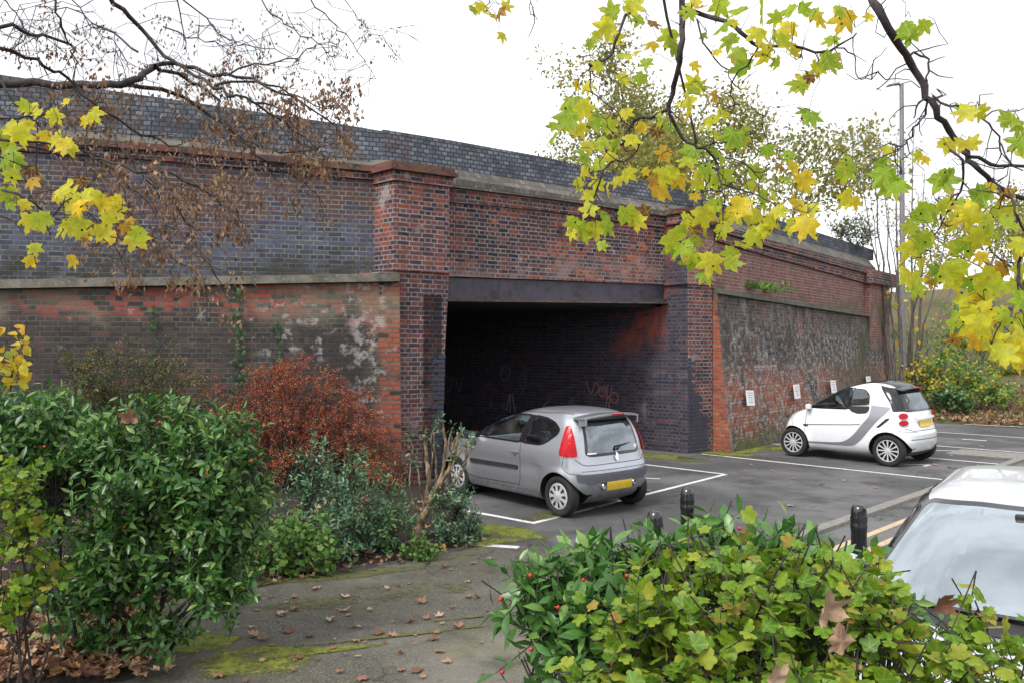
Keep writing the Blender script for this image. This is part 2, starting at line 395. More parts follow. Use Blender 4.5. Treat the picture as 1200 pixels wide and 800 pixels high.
# ================================================================== plan of the bridge
def unit(deg): return Vector((math.sin(math.radians(deg)), math.cos(math.radians(deg))))
def toward(d): return Vector((d[1], -d[0]))      # horizontal normal towards the camera side
db = unit(57); dr = unit(41.2); dl = unit(74)
nb, nr, nl = toward(db), toward(dr), toward(dl)
dt = Vector((-0.755, 0.656))                     # axis of the underpass, away from the camera
C1 = V2(G(806, 531))
k0 = (518 - 600) / F
t0 = (k0 * C1.y - C1.x) / (-db.x + k0 * db.y)
C0 = C1 - db * t0                                # near jamb
PW = 0.82
P0 = C0 - db * PW                                # outer edge of the near pilaster
C2 = C1 + db * 0.72                              # outer edge of the far pilaster
S = 0.5                                          # set-back of the spandrel behind the pilasters
def off(p, n, a): return (p[0] + n[0] * a, p[1] + n[1] * a)
S0, S1 = off(C0, dt, S), off(C1, dt, S)

def wall_strip(name, m, parent, stations, p, d, thick, back=None, n=None, uv=True, front=0.0, batter=0.0):
    """a solid wall standing on plan line p+d*t. stations: (px, y_bottom, y_top) rows of the photograph (y in
    photo pixels) or (t, zb, zt) when px is None-tuple. front = offset of the face towards the viewer"""
    n = toward(d) if n is None else n
    mb = MB(); pts = []
    for st in stations:
        if st[0] == 't':
            _, t, zb, zt = st
            base = Vector((p[0] + d[0] * t, p[1] + d[1] * t, 0))
        else:
            px, yb, yt = st
            b = W(px, yb if yb is not None else 600, p, d); a = W(px, yt, p, d)
            zb = b.z if yb is not None else -0.3
            zt = a.z; base = Vector((a.x, a.y, 0))
        pts.append((base, zb, zt))
    for (b0, zb0, zt0), (b1, zb1, zt1) in zip(pts[:-1], pts[1:]):
        f0 = Vector((n[0], n[1], 0)) * (front); g = Vector((n[0], n[1], 0)) * (front - thick)
        bt = Vector((n[0], n[1], 0)) * batter
        mb.hexa([b0 + f0 + bt + Vector((0, 0, zb0)), b1 + f0 + bt + Vector((0, 0, zb1)), b1 + g + Vector((0, 0, zb1)), b0 + g + Vector((0, 0, zb0))],
                [b0 + f0 + Vector((0, 0, zt0)), b1 + f0 + Vector((0, 0, zt1)), b1 + g + Vector((0, 0, zt1)), b0 + g + Vector((0, 0, zt0))])
    me = bpy.data.meshes.new(name)
    me.from_pydata(mb.v, [], mb.f)
    bm = bmesh.new(); bm.from_mesh(me)
    bmesh.ops.remove_doubles(bm, verts=bm.verts, dist=1e-4)
    # drop the walls shared by neighbouring bays
    seen = {}
    for f in list(bm.faces):
        k = tuple(sorted(v.index for v in f.verts)); seen.setdefault(k, []).append(f)
    dead = [f for fs in seen.values() if len(fs) > 1 for f in fs]
    bmesh.ops.delete(bm, geom=dead, context='FACES')
    bmesh.ops.recalc_face_normals(bm, faces=bm.faces)
    bm.to_mesh(me); bm.free(); me.update()
    if uv: box_uv(me)
    return link(name, me, m, parent)

def P3(p, z): return Vector((p[0], p[1], z))
def prism(name, m, parent, plan, zb, zt, uv=True, bevel=0):
    """vertical prism over a plan polygon (counter-clockwise)"""
    mb = MB(); n = len(plan)
    mb.add([P3(p, zb) for p in plan] + [P3(p, zt) for p in plan],
           [tuple(reversed(range(n))), tuple(range(n, 2 * n))] + [(i, (i + 1) % n, n + (i + 1) % n, n + i) for i in range(n)])
    return mb.build(name, m, parent, uv=uv, bevel=bevel)

# ------------------------------------------------------------------ the bridge
bridge = thing('brick_bridge', 'old dark brick railway bridge with a grey steel beam over its shadowy parking bay', 'bridge')
# spandrel
ZS = lambda px: None
wall_strip('spandrel_wall', M['spandrel'], bridge, [(500, 324, 236), (527, 324, 236), (640, 328, 248), (778, 333.5, 268), (800, 334, 271)], S0, db, 0.6)
# moulded bands under the coping
wall_strip('moulding', M['spandrel'], bridge, [(512, 235.7, 219), (640, 247.7, 234.5), (786, 268.6, 256)], S0, db, 0.5, front=0.05)
wall_strip('cornice', M['coping_brick'], bridge, [(512, 218.8, 208), (640, 234.3, 227), (786, 255.8, 250)], S0, db, 0.5, front=0.13)
pL_ = W(452, 150, off(off(P0, nl, -0.36), nl, -.222), dl); FP = (V2(pL_) - V2(S0)).dot(nb)
wall_strip('weathering', M['coping_brick'], bridge, [(512, 207.8, 193.5), (640, 226.8, 213.5), (786, 249.8, 239)], S0, db, 0.5, front=FP + .005, batter=.11 - FP)
wall_strip('parapet', M['parapet'], bridge, [(452, 194, 149.5), (532, 198.5, 162.5), (640, 213.3, 182), (740, 232, 206), (800, 243, 221), (842, 249, 236)], S0, db, 0.35, front=FP)
# girder: I-section plate with flanges
gd = MB()
for (ya0, ya1, yb0, yb1, fr) in ((324.5, 334.0, 348.5, 352.2, -0.06), (346.5, 350.6, 350.5, 354.2, 0.02)):
    a0, a1 = W(512, ya0, S0, db), W(792, ya1, S0, db); b0, b1 = W(512, yb0, S0, db), W(792, yb1, S0, db)
    f = Vector((nb[0], nb[1], 0)) * fr; g = Vector((nb[0], nb[1], 0)) * -0.35
    gd.hexa([b0 + f, b1 + f, b1 + g, b0 + g], [a0 + f, a1 + f, a1 + g, a0 + g])
gw = gd.build('girder', M['girder'], bridge)
fl = MB()
a0, a1 = W(512, 350.8, S0, db), W(792, 354.4, S0, db)
f = Vector((nb[0], nb[1], 0))
fl.hexa([a0 + f * .06 - Vector((0, 0, .035)), a1 + f * .06 - Vector((0, 0, .035)), a1 - f * .34 - Vector((0, 0, .035)), a0 - f * .34 - Vector((0, 0, .035))], [a0 + f * .06, a1 + f * .06, a1 - f * .34, a0 - f * .34])
fl.build('flange', M['rust'], gw)
# deck: underside between the abutments
TL = 22.0
deck_plan = [off(S0, dt, 0.32), off(S1, dt, 0.32), off(C1, dt, TL), off(C0, dt, TL)]
deck_plan = [off(deck_plan[0], db, -0.6), off(deck_plan[1], db, 0.6), off(deck_plan[2], db, 0.6), off(deck_plan[3], db, -0.6)]
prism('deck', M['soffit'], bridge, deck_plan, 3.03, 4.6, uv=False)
# inner abutments
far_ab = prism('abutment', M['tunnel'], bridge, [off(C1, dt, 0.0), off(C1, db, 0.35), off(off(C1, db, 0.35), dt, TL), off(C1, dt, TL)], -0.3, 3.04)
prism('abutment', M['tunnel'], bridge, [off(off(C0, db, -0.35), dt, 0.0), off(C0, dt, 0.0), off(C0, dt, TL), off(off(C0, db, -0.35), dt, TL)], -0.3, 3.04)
# pilasters: lower shaft, upper shaft, terracotta cap
ztop0 = W(495, 205, P0, db).z; zled0 = W(495, 319, P0, db).z
Q0 = off(P0, db, 0.06); Q1 = off(C0, db, 0.0)
lean = 0.10
pm = MB()
pb = [P3(off(P0, db, -0.3), -0.3), P3(off(C0, db, -0.03), -0.3), P3(off(off(C0, db, -0.03), dt, 0.9), -0.3), P3(off(off(P0, db, -0.3), dt, 0.9), -0.3)]
pmid = [P3(off(P0, db, -0.3), 1.9), P3(off(C0, db, 0.04), 1.9), P3(off(off(C0, db, 0.04), dt, 0.9), 1.9), P3(off(off(P0, db, -0.3), dt, 0.9), 1.9)]
pt = [P3(off(P0, db, -0.3), zled0), P3(off(C0, db, 0.135), zled0), P3(off(off(C0, db, 0.135), dt, 0.9), zled0), P3(off(off(P0, db, -0.3), dt, 0.9), zled0)]
pm.add(pb + pmid + pt, [(0, 1, 5, 4), (1, 2, 6, 5), (2, 3, 7, 6), (3, 0, 4, 7), (4, 5, 9, 8), (5, 6, 10, 9), (6, 7, 11, 10), (7, 4, 8, 11), (8, 9, 10, 11), (3, 2, 1, 0)])
pil0 = pm.build('pilaster', M['pilaster'], bridge, uv=True)
e0 = V2(W(461, 300, P0, db)); e1 = V2(W(525, 300, P0, db))
f0 = 0.045
up = prism('pilaster_head', M['pilaster'], bridge, [off(e0, nb, f0), off(e1, nb, f0), off(off(e1, nb, f0), dt, 0.62), off(off(e0, nb, f0), dt, 0.95)], zled0 + 0.002, ztop0 - 0.16)
prism('moulding', M['pilaster'], bridge, [off(off(e0, nb, .085), db, -.04), off(off(e1, nb, .085), db, .04), off(off(e1, db, .04), dt, 0.62), off(off(e0, db, -.04), dt, 0.95)], ztop0 - 0.158, ztop0)
prism('cap_course', M['terracotta'], bridge, [off(off(e0, nb, .17), db, -.11), off(off(e1, nb, .17), db, .11), off(off(e1, db, .11), dt, 0.55), off(off(e0, db, -.11), dt, 1.0)], ztop0 + 0.002, ztop0 + 0.075)
prism('cap_course', M['terracotta'], bridge, [off(off(e0, nb, .12), db, -.07), off(off(e1, nb, .12), db, .07), off(off(e1, db, .07), dt, 0.55), off(off(e0, db, -.07), dt, 1.0)], ztop0 + 0.077, ztop0 + 0.15)
wm = MB()
w4 = [P3(off(off(e0, nb, .10), db, -.05), ztop0 + .152), P3(off(off(e1, nb, .10), db, .05), ztop0 + .152), P3(off(off(e1, db, .05), dt, 0.72), ztop0 + .152), P3(off(off(e0, db, -.05), dt, 1.0), ztop0 + .152)]
w4t = [P3(off(off(e0, db, .12), dt, .62), ztop0 + .30), P3(off(off(e1, db, -.12), dt, .62), ztop0 + .30), P3(off(off(e1, db, -.12), dt, 0.72), ztop0 + .30), P3(off(off(e0, db, .12), dt, .74), ztop0 + .30)]
wm.hexa(w4, w4t); wm.build('weathering', M['weather'], bridge, uv=False)
# blue engineering-brick quoins on the near jamb
qm = MB(); rq = random.Random(3)
for i in range(27):
    z = 0.02 + i * 0.076
    L = 0.225 if i % 2 else 0.125
    off_e = -0.03 + 0.07 * max(0, min(1, z / 1.9)) + rq.uniform(-.006, .006)
    a = off(C0, db, off_e + 0.018)
    b = off(a, db, -L)
    pl = [off(b, nb, 0.012), off(a, nb, 0.012), off(a, dt, L * .9), off(b, dt, L * .9)]
    qm.hexa([P3(p, z) for p in pl], [P3(p, z + 0.064) for p in pl])
qj = qm.build('quoin_bricks', M['quoin'], pil0, uv=True, bevel=0.004)
# far pilaster
zledr = W(815, 334, C1, db).z; ztopr = W(806, 262, C1, db).z
C1u = off(C1, db, -0.06)
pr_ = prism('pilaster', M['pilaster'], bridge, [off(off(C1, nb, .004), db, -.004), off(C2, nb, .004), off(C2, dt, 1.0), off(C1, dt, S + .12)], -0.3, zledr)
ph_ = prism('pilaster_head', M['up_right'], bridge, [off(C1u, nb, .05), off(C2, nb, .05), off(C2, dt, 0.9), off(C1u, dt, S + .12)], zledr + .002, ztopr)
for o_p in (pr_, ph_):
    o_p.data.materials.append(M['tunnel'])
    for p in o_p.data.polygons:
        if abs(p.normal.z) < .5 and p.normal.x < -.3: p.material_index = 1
prism('moulding', M['spandrel'], bridge, [off(off(C1u, nb, .10), db, -.05), off(off(C2, nb, .10), db, .05), off(C2, dt, 0.9), off(off(C1u, db, -.05), dt, S + .12)], ztopr + .002, ztopr + .2)
prism('cap_course', M['terracotta'], bridge, [off(off(C1u, nb, .17), db, -.11), off(off(C2, nb, .17), db, .11), off(C2, dt, 0.9), off(off(C1u, db, -.11), dt, S + .02)], ztopr + .202, ztopr + .31)
wm = MB()
zz = ztopr + .312
wm.hexa([P3(off(off(C1u, nb, .12), db, -.06), zz), P3(off(off(C2, nb, .12), db, .06), zz), P3(off(C2, dt, .8), zz), P3(off(off(C1u, db, -.06), dt, .7), zz)],
        [P3(off(off(C1u, db, .1), dt, .60), zz + .16), P3(off(off(C2, db, -.1), dt, .60), zz + .16), P3(off(off(C2, db, -.1), dt, .8), zz + .16), P3(off(off(C1u, db, .1), dt, .7), zz + .16)])
wm.build('weathering', M['weather'], bridge)
qm = MB()
for i in range(26):
    z = 0.01 + i * 0.076; L = (0.66 if z < .75 else (.42 if z < 1.2 else .26)) - (.11 if i % 2 else 0)
    k = 0
    x = 0.0
    while x < L - .05:
        w_ = .215 if (i % 2 == 0) else .1025
        a, b = off(C1, db, x), off(C1, db, min(x + w_, L)); pl = [off(a, nb, .014), off(b, nb, .014), off(b, nb, -.05), off(a, nb, -.05)]
        qm.hexa([P3(p, z) for p in pl], [P3(p, z + .064) for p in pl]); x += w_ + .011
qm.build('quoin_bricks', M['quoin'], pr_, uv=True, bevel=.003)
# graffiti on the far abutment: sprayed strokes standing 4 mm off the bricks
def on_ab(px, py): 
    p = W(px, py, C1, dt); n = toward(dt)
    s = 1 if n.dot(Vector((-p.x, -p.y))) > 0 else -1
    return p + Vector((n.x, n.y, 0)) * 0.004 * s
def stroke(mb, pts, w):
    P = [on_ab(*p) for p in pts]
    up = Vector((0, 0, 1)); al = Vector((dt.x, dt.y, 0))
    for a, b in zip(P[:-1], P[1:]):
        d = (b - a); d.normalize()
        sde = Vector((dt.y, -dt.x, 0)).cross(d) * w / 2
        mb.add([a - sde, b - sde, b + sde, a + sde], [(0, 1, 2, 3)])
def smooth_line(pts, k=5):
    out = []
    n = len(pts)
    for i in range(n - 1):
        p0, p1, p2, p3 = pts[max(i - 1, 0)], pts[i], pts[i + 1], pts[min(i + 2, n - 1)]
        for j in range(k):
            t = j / k
            out.append(tuple(0.5 * ((2 * b) + (-a + c) * t + (2 * a - 5 * b + 4 * c - d) * t * t + (-a + 3 * b - 3 * c + d) * t ** 3) for a, b, c, d in zip(p0, p1, p2, p3)))
    out.append(tuple(pts[-1]))
    return out
gm = MB()
for pts in ([(687, 446), (690, 455), (693, 461), (696, 452), (699, 448), (702, 452), (700, 459), (697, 463)],
            [(704, 452), (702, 460), (706, 464), (710, 458), (709, 452), (705, 454)], [(712, 450), (711, 468), (709, 480)], [(717, 451), (715, 466), (713, 480)],
            [(711, 466), (720, 459), (724, 464), (723, 470), (718, 471), (716, 466)]):
    stroke(gm, smooth_line(pts), 0.030)
gm.build('graffiti', plain('GraffitiRed', (0.27, 0.115, 0.10), 0.7), far_ab)
PALE = plain('GraffitiPale', (0.24, 0.235, 0.26), 0.7)
gm = MB()
for pts in ([(597, 461), (594, 480)], [(600, 461), (604, 482)], [(598, 462), (598, 482)]): stroke(gm, smooth_line(pts), 0.035)
gm.build('graffiti', PALE, far_ab)
for pts in ([(588, 436), (590, 430), (596, 429), (598, 435), (595, 443), (590, 446), (587, 440), (588, 432)], [(522, 440), (526, 462)], [(530, 441), (527, 460)], [(534, 442), (538, 458), (543, 440)]):
    gm = MB(); stroke(gm, smooth_line(pts), 0.018); gm.build('graffiti', PALE, far_ab)

# ------------------------------------------------------------------ near wing wall (left of the bridge in the photo)
wing = thing('retaining_wall', 'dark sooty brick wing wall topped by blue bricks, with a red band and climbing plants', 'wall')
U0 = off(P0, nl, -0.36)
wall_strip('upper_wall', M['blue'], wing, [(-330, 345, 140), (0, 335, 176), (200, 331, 190), (440, 330, 212), (475, 330, 215)], U0, dl, 0.6)
wall_strip('moulding', M['spandrel'], wing, [(-330, 139.6, 122), (0, 175.6, 164), (200, 189.6, 180), (440, 211.6, 203.5), (470, 214.5, 206)], U0, dl, 0.6, front=0.05)
wall_strip('cap_course', M['terracotta'], wing, [(-330, 121.6, 110), (0, 163.6, 155.5), (200, 179.6, 172), (440, 203.2, 196), (462, 205, 198)], U0, dl, 0.6, front=0.12)
wall_strip('weathering', M['weather'], wing, [(-330, 109.6, 90), (0, 155.2, 141), (200, 171.7, 159), (440, 195.7, 187), (475, 199, 191)], U0, dl, 0.6, front=-0.22, batter=0.32)
wall_strip('parapet', M['parapet'], wing, [(-330, 90.2, 28), (0, 141.3, 82), (200, 159.3, 111), (400, 184.2, 140.5), (452.5, 189.8, 149.5)], U0, dl, 0.38, front=-0.222)
wall_strip('lower_wall', M['low_left'], wing, [('t', -9.5, -0.3, W(0, 341, P0, dl).z - .05), ('t', -6, -0.3, W(0, 341, P0, dl).z), ('t', 0.03, -0.3, W(466, 331, P0, dl).z)], P0, dl, 0.9, front=0.06, batter=0.34)
za, zb_ = W(0, 340.8, P0, dl).z + .004, W(466, 330.8, P0, dl).z + .004
lm = MB()
for t1, t2, z1, z2 in ((-9.5, -6.0, za - .05, za), (-6.0, 0.02, za, zb_)):
    A0, A1 = off(P0, dl, t1), off(P0, dl, t2)
    lm.hexa([P3(off(A0, nl, .17), z1), P3(off(A1, nl, .17), z2), P3(off(A1, nl, -.36), z2), P3(off(A0, nl, -.36), z1)],
            [P3(off(A0, nl, .15), z1 + .12), P3(off(A1, nl, .15), z2 + .12), P3(off(A1, nl, -.36), z2 + .17), P3(off(A0, nl, -.36), z1 + .17)])
lm.build('ledge', M['stone'], wing)

# ------------------------------------------------------------------ far wing wall (right of the bridge in the photo)
wing2 = thing('retaining_wall', 'red brick wing wall with whitened battered base where the small white car is parked', 'wall')
R0 = C2
U2 = off(R0, nr, 0.0)
wall_strip('upper_wall', M['up_right'], wing2, [('t', 0.02, 3.2, W(836, 283, U2, dr).z), (874, 347, 294), (1004, 368, 330), (1019, 371, 334)], U2, dr, 0.6)
wall_strip('moulding', M['spandrel'], wing2, [(838, 282.6, 272), (874, 293.6, 284), (1004, 329.6, 319.5), (1022, 334, 324)], U2, dr, 0.6, front=0.06)
wall_strip('cornice', M['spandrel'], wing2, [(838, 271.6, 264), (896, 290.1 - 1, 282), (1000, 318, 309), (1022, 323.6, 315)], U2, dr, 0.6, front=0.12)
wall_strip('weathering', M['weather'], wing2, [(838, 263.6, 250), (896, 281.6, 268), (1000, 308.6, 297), (1022, 314.6, 303)], U2, dr, 0.6, front=-0.15, batter=0.26)
wall_strip('parapet', M['parapet'], wing2, [(838, 251, 233.5), (896, 269, 250), (964, 287, 271.5), (1030, 305, 292.5)], U2, dr, 0.35, front=-0.153)
# end pilaster
E0 = V2(W(1013, 400, U2, dr)); E1 = V2(W(1036, 400, U2, dr))
prism('end_pilaster', M['up_right'], wing2, [off(E0, nr, .18), off(E1, nr, .18), off(E1, nr, -.6), off(E0, nr, -.6)], -0.3, W(1013, 333, U2, dr).z)
ze = W(1013, 333, U2, dr).z
prism('cap_course', M['spandrel'], wing2, [off(off(E0, nr, .30), dr, -.12), off(off(E1, nr, .30), dr, .3), off(E1, nr, -.5), off(off(E0, nr, -.5), dr, -.12)], ze + .002, ze + .42)
# battered base
L0 = W(832, 341, R0, dr); L1 = W(1030, 372, R0, dr)
lo = MB()
ztl, ztr = L0.z - .06, L1.z - .06
a0_, a1_ = off(R0, dr, 0.02), V2(L1)
bt0, bt1 = 0.44, 0.45
lv = [P3(off(a0_, nr, bt0), -.3), P3(off(a1_, nr, bt1), -.3), P3(off(a1_, nr, -.7), -.3), P3(off(a0_, nr, -.7), -.3),
      P3(off(a0_, nr, .08), ztl), P3(off(a1_, nr, .08), ztr), P3(off(a1_, nr, -.7), ztr), P3(off(a0_, nr, -.7), ztl)]
lo.hexa(lv[:4], lv[4:])
lob = lo.build('lower_wall', M['low_right'], wing2, uv=True)
lob.data.materials.append(M['red_end'])
for p in lob.data.polygons:
    if abs(p.normal.z) < .5 and p.normal.dot(Vector((-dr[0], -dr[1], 0))) > .8: p.material_index = 1
lm = MB()
lm.hexa([P3(off(a0_, nr, .17), ztl + .003), P3(off(a1_, nr, .17), ztr + .003), P3(off(a1_, nr, -.05), ztr + .003), P3(off(a0_, nr, -.05), ztl + .003)],
        [P3(off(a0_, nr, .13), ztl + .10), P3(off(a1_, nr, .13), ztr + .10), P3(off(a1_, nr, -.05), ztr + .15), P3(off(a0_, nr, -.05), ztl + .15)])
lm.build('ledge', M['stone_dark'], wing2)
# ================================================================== ground
def poly_sheet(name, pts, z, m, kind='structure'):
    me = bpy.data.meshes.new(name)
    me.from_pydata([(p[0], p[1], z) for p in pts], [], [tuple(range(len(pts)))])
    if me.polygons[0].normal.z < 0: me.flip_normals()
    uvl = me.uv_layers.new(name='UVMap')
    for li, l in enumerate(me.loops):
        c = me.vertices[l.vertex_index].co; uvl.data[li].uv = (c.x, c.y)
    return tag(link(name, me, m), kind=kind)

def asphalt(name, dark, light, moss=0.0, mossc=(0.13, 0.145, 0.022)):
    q = NT(name); o = q.obj()
    sp = q.noise(o, 75, 4, 0.85)
    c = q.ramp(q.remap(sp, 0.32, 0.70, 0, 1, 'LINEAR'), [(0, tuple(x * .35 for x in dark)), (0.45, dark), (0.72, light), (0.9, tuple(min(.6, x * 2.2) for x in light)), (1, tuple(min(.6, x * 3.6) for x in light))])
    big = q.noise(o, 0.33, 6, 0.62)
    c = q.mix(q.remap(big, 0.45, 0.62, 0, 0.55), c, tuple(x * 1.75 for x in light))
    c = q.mix(q.remap(q.noise(o, 1.3, 6, 0.7, off=(4, 2, 0)), 0.50, 0.66, 0, 0.62), c, tuple(x * .5 for x in dark))
    c = q.mix(q.remap(q.noise(o, 9, 4, 0.7), 0.58, 0.72, 0, 0.5), c, (0.045, 0.041, 0.034))
    # hairline cracks and dark drips
    vo = q.n('TexVoronoi'); vo.feature = 'DISTANCE_TO_EDGE'; vo.inputs['Scale'].default_value = .55
    wp = q.n('VectorMath'); wp.operation = 'ADD'; q.t.links.new(o, wp.inputs[0])
    nz = q.n('TexNoise'); nz.inputs['Scale'].default_value = 2.2; nz.inputs['Detail'].default_value = 5; q.t.links.new(o, nz.inputs['Vector']); q.t.links.new(nz.outputs['Color'], wp.inputs[1]); q.t.links.new(wp.outputs[0], vo.inputs['Vector'])
    ck = q.math('MULTIPLY', q.remap(vo.outputs['Distance'], 0.0, 0.011, .8, 0), q.remap(q.noise(o, .5, 2, off=(9, 3, 0)), .5, .6, 0, 1))
    c = q.mix(ck, c, (.012, .012, .012))
    if moss:
        mm = q.math('MULTIPLY', q.remap(q.noise(o, 0.9, 7, 0.72, off=(1.3, 7, 0)), 0.54 - .1 * moss, 0.70, 0, 1), q.remap(q.noise(o, 30, 3, 0.7), 0.35, 0.6, 0.2, 1))
        c = q.mix(q.math('MULTIPLY', mm, 0.5), c, mossc)
    q.bump(sp, 0.9, 0.01)
    return q.fin(c, 0.82, 0, 0.35)
M['asphalt'] = asphalt('CarParkAsphalt', (0.067, 0.066, 0.068), (0.114, 0.112, 0.113))
M['path'] = asphalt('PathAsphalt', (0.092, 0.085, 0.068), (0.152, 0.142, 0.118), 0.7)
M['road'] = asphalt('RoadAsphalt', (0.075, 0.073, 0.075), (0.12, 0.117, 0.115))
q = NT('FieldGround'); o_ = q.obj()
c_ = q.mix(q.remap(q.noise(o_, 0.35, 6), 0.4, 0.62), (0.055, 0.075, 0.022), (0.085, 0.058, 0.034))
M['field'] = q.fin(c_, 0.95)
q = NT('BedSoil'); o_ = q.obj()
c_ = q.ramp(q.noise(o_, 9, 6, 0.75), [(0.3, (0.010, 0.008, 0.006)), (0.55, (0.022, 0.016, 0.011)), (0.75, (0.055, 0.034, 0.022))])
q.bump(q.noise(o_, 22, 5, 0.7), 1.0, 0.03)
M['soil'] = q.fin(c_, 0.95)
q = NT('Concrete'); o_ = q.obj()
c_ = q.ramp(q.noise(o_, 14, 6, 0.7), [(0.3, (0.13, 0.12, 0.105)), (0.7, (0.27, 0.255, 0.235))])
M['concrete'] = q.fin(c_, 0.9)
def worn_paint(name, c, under):
    q = NT(name); o = q.obj()
    w = q.remap(q.noise(o, 22, 6, 0.8), 0.42, 0.50, 1, 0)
    w2 = q.remap(q.noise(o, 2.5, 3, 0.6), 0.45, 0.75, 0, 0.4)
    cc = q.mix(q.math('MAXIMUM', q.math('MULTIPLY', w, .6), w2), c, under)
    q.set(q.b.inputs['Alpha'], q.remap(q.noise(o, 30, 5, .8, off=(2, 5, 0)), .34, .40, .15, 1)); return q.fin(cc, 0.75)
M['white_line'] = worn_paint('WhiteLine', (0.68, 0.68, 0.66), (0.22, 0.22, 0.215))
M['yellow_line'] = worn_paint('YellowLine', (0.50, 0.39, 0.23), (0.28, 0.25, 0.20))

poly_sheet('ground', [(-400, -60), (500, -60), (500, 700), (-400, 700)], -0.02, M['field'])
KD = Vector((0.72, 0.694)); KN = Vector((0.694, -0.72))        # kerb direction and its road side
K0 = V2(G(1020, 598))
kp = lambda s, n=0.0: (K0.x + KD.x * s + KN.x * n, K0.y + KD.y * s + KN.y * n)
far_edge_a = V2(G(1072, 494)); far_edge_b = V2(G(1230, 503))
poly_sheet('car_park', [(-2.2, 7.6), kp(-6.5, .02), kp(0, .02), kp(9.6, .02), tuple(far_edge_b), tuple(far_edge_a), off(C2, dr, 14.5), off(off(C1, dt, 24), db, 4), off(off(C0, dt, 24), db, -1), (-4.5, 13.2)], 0.0, M['asphalt'])
poly_sheet('path', [(-9, -4), (9, -4), (9, 2.0), kp(-6.6, .1), (0.9, 7.75), tuple(G(660, 640)), tuple(G(570, 638)), tuple(G(478, 658)), tuple(G(392, 671)), tuple(G(300, 688)), (-3.4, 7.1), (-9, 7)], 0.004, M['path'])
poly_sheet('road', [kp(-5.2, .12), kp(30, .12), kp(30, 14), kp(-5.2, 14)], 0.008, M['road'])
kb = MB()
for i in range(34):
    s = -6.4 + i * 0.92
    if s > 16: break
    kb.hexa([P3(kp(s, -.01), -.05), P3(kp(s + .905, -.01), -.05), P3(kp(s + .905, .15), -.05), P3(kp(s, .15), -.05)][::-1], [P3(kp(s, -.01), .055), P3(kp(s + .905, -.01), .055), P3(kp(s + .905, .15), .06), P3(kp(s, .15), .06)][::-1])
tag(kb.build('kerb', M['concrete'], bevel=0.012), kind='structure')
for nn in (0.50, 0.78):
    for i in range(3):
        s0 = -5 + i * 7.4
        poly_sheet('road_line', [kp(s0, nn), kp(s0 + 7.1, nn), kp(s0 + 7.1, nn + .09), kp(s0, nn + .09)], 0.012, M['yellow_line'])
def line_strip(a, b, w=0.085, z=0.004, name='bay_line', m=None):
    a, b = V2(a), V2(b); d = (b - a).normalized(); n = Vector((-d.y, d.x)) * w / 2
    poly_sheet(name, [a - n, b - n, b + n, a + n], z, m or M['white_line'])
cA, cB = G(625, 612), G(850, 555)
line_strip(V2(cA) - (V2(cB) - V2(cA)).normalized() * .04, cB)                                   # rear line of the silver car's bays
line_strip(V2(cA) + Vector((dt.x, dt.y)) * .045, V2(cA) + Vector((dt.x, dt.y)) * 4.9)
line_strip(V2(cB) + Vector((dt.x, dt.y)) * .045, G(745, 542.5))
line_strip(G(822, 531.3), G(1106, 561.5))
ux = (V2(G(1106, 561.5)) - V2(G(822, 531.3)))
for px, py, q2 in ((1170, 543.2, 0), (1204, 530.2, 0), (1212, 513.5, 0)):
    b = V2(G(px, py)); line_strip(b - ux * 1.02, b)
line_strip(G(1130, 496.5), G(1200, 500), w=.11)
line_strip(G(548, 637), G(608, 641), w=.11, z=.0085, name='path_line')
# painted bay numbers (worn figures lying on the asphalt)
def bay_mark(px, py, pts, w=.07, sc=.16):
    c = G(px, py); ex = -Vector((dt.x, dt.y)); ey = Vector((KD.x, KD.y)) * 1.0
    mb = MB(); P = []
    for a, b in smooth_line(pts, 4):
        p = V2(c) + ex * a * sc + ey * b * sc; P.append(Vector((p.x, p.y, .005)))
    L = []; R = []
    for i, p in enumerate(P):
        d = (P[min(i + 1, len(P) - 1)] - P[max(i - 1, 0)]); d.normalize(); n = Vector((-d.y, d.x, 0)) * w / 2
        L.append(p + n); R.append(p - n)
    n = len(P); mb.add(L + R, [(i, n + i, n + i + 1, i + 1) for i in range(n - 1)])
    o = mb.build('bay_number', M['white_line']); tag(o, kind='structure')
    if o.data.polygons[0].normal.z < 0: o.data.flip_normals()
two = [(-1.6, 0.9), (-1.9, 0.2), (-1.3, -.8), (-.2, -.4), (1.2, .6), (1.6, .9), (1.6, -1.0)]
bay_mark(1068, 543.3, two); bay_mark(1107, 527.3, two)
bay_mark(755, 559.5, [(1.5, .6), (-.3, -.2), (-.8, -.5), (-1.0, .9)], w=.06)
bay_mark(1141, 515, [(-1.6, 0), (1.6, .1)], w=.12)
# pale service cover
a = V2(G(1165, 532)); ex = Vector((-dt.x, -dt.y)) * .75; ey = Vector((KD.x, KD.y)) * .5
cv = MB(); cv.hexa([P3(a - ex - ey, -.02), P3(a + ex - ey, -.02), P3(a + ex + ey, -.02), P3(a - ex + ey, -.02)], [P3(a - ex - ey, .012), P3(a + ex - ey, .012), P3(a + ex + ey, .012), P3(a - ex + ey, .012)])
fr = cv.build('service_cover', M['concrete'], bevel=.004)
tag(fr, 'pale concrete service cover set in the asphalt beside the kerb', 'cover')
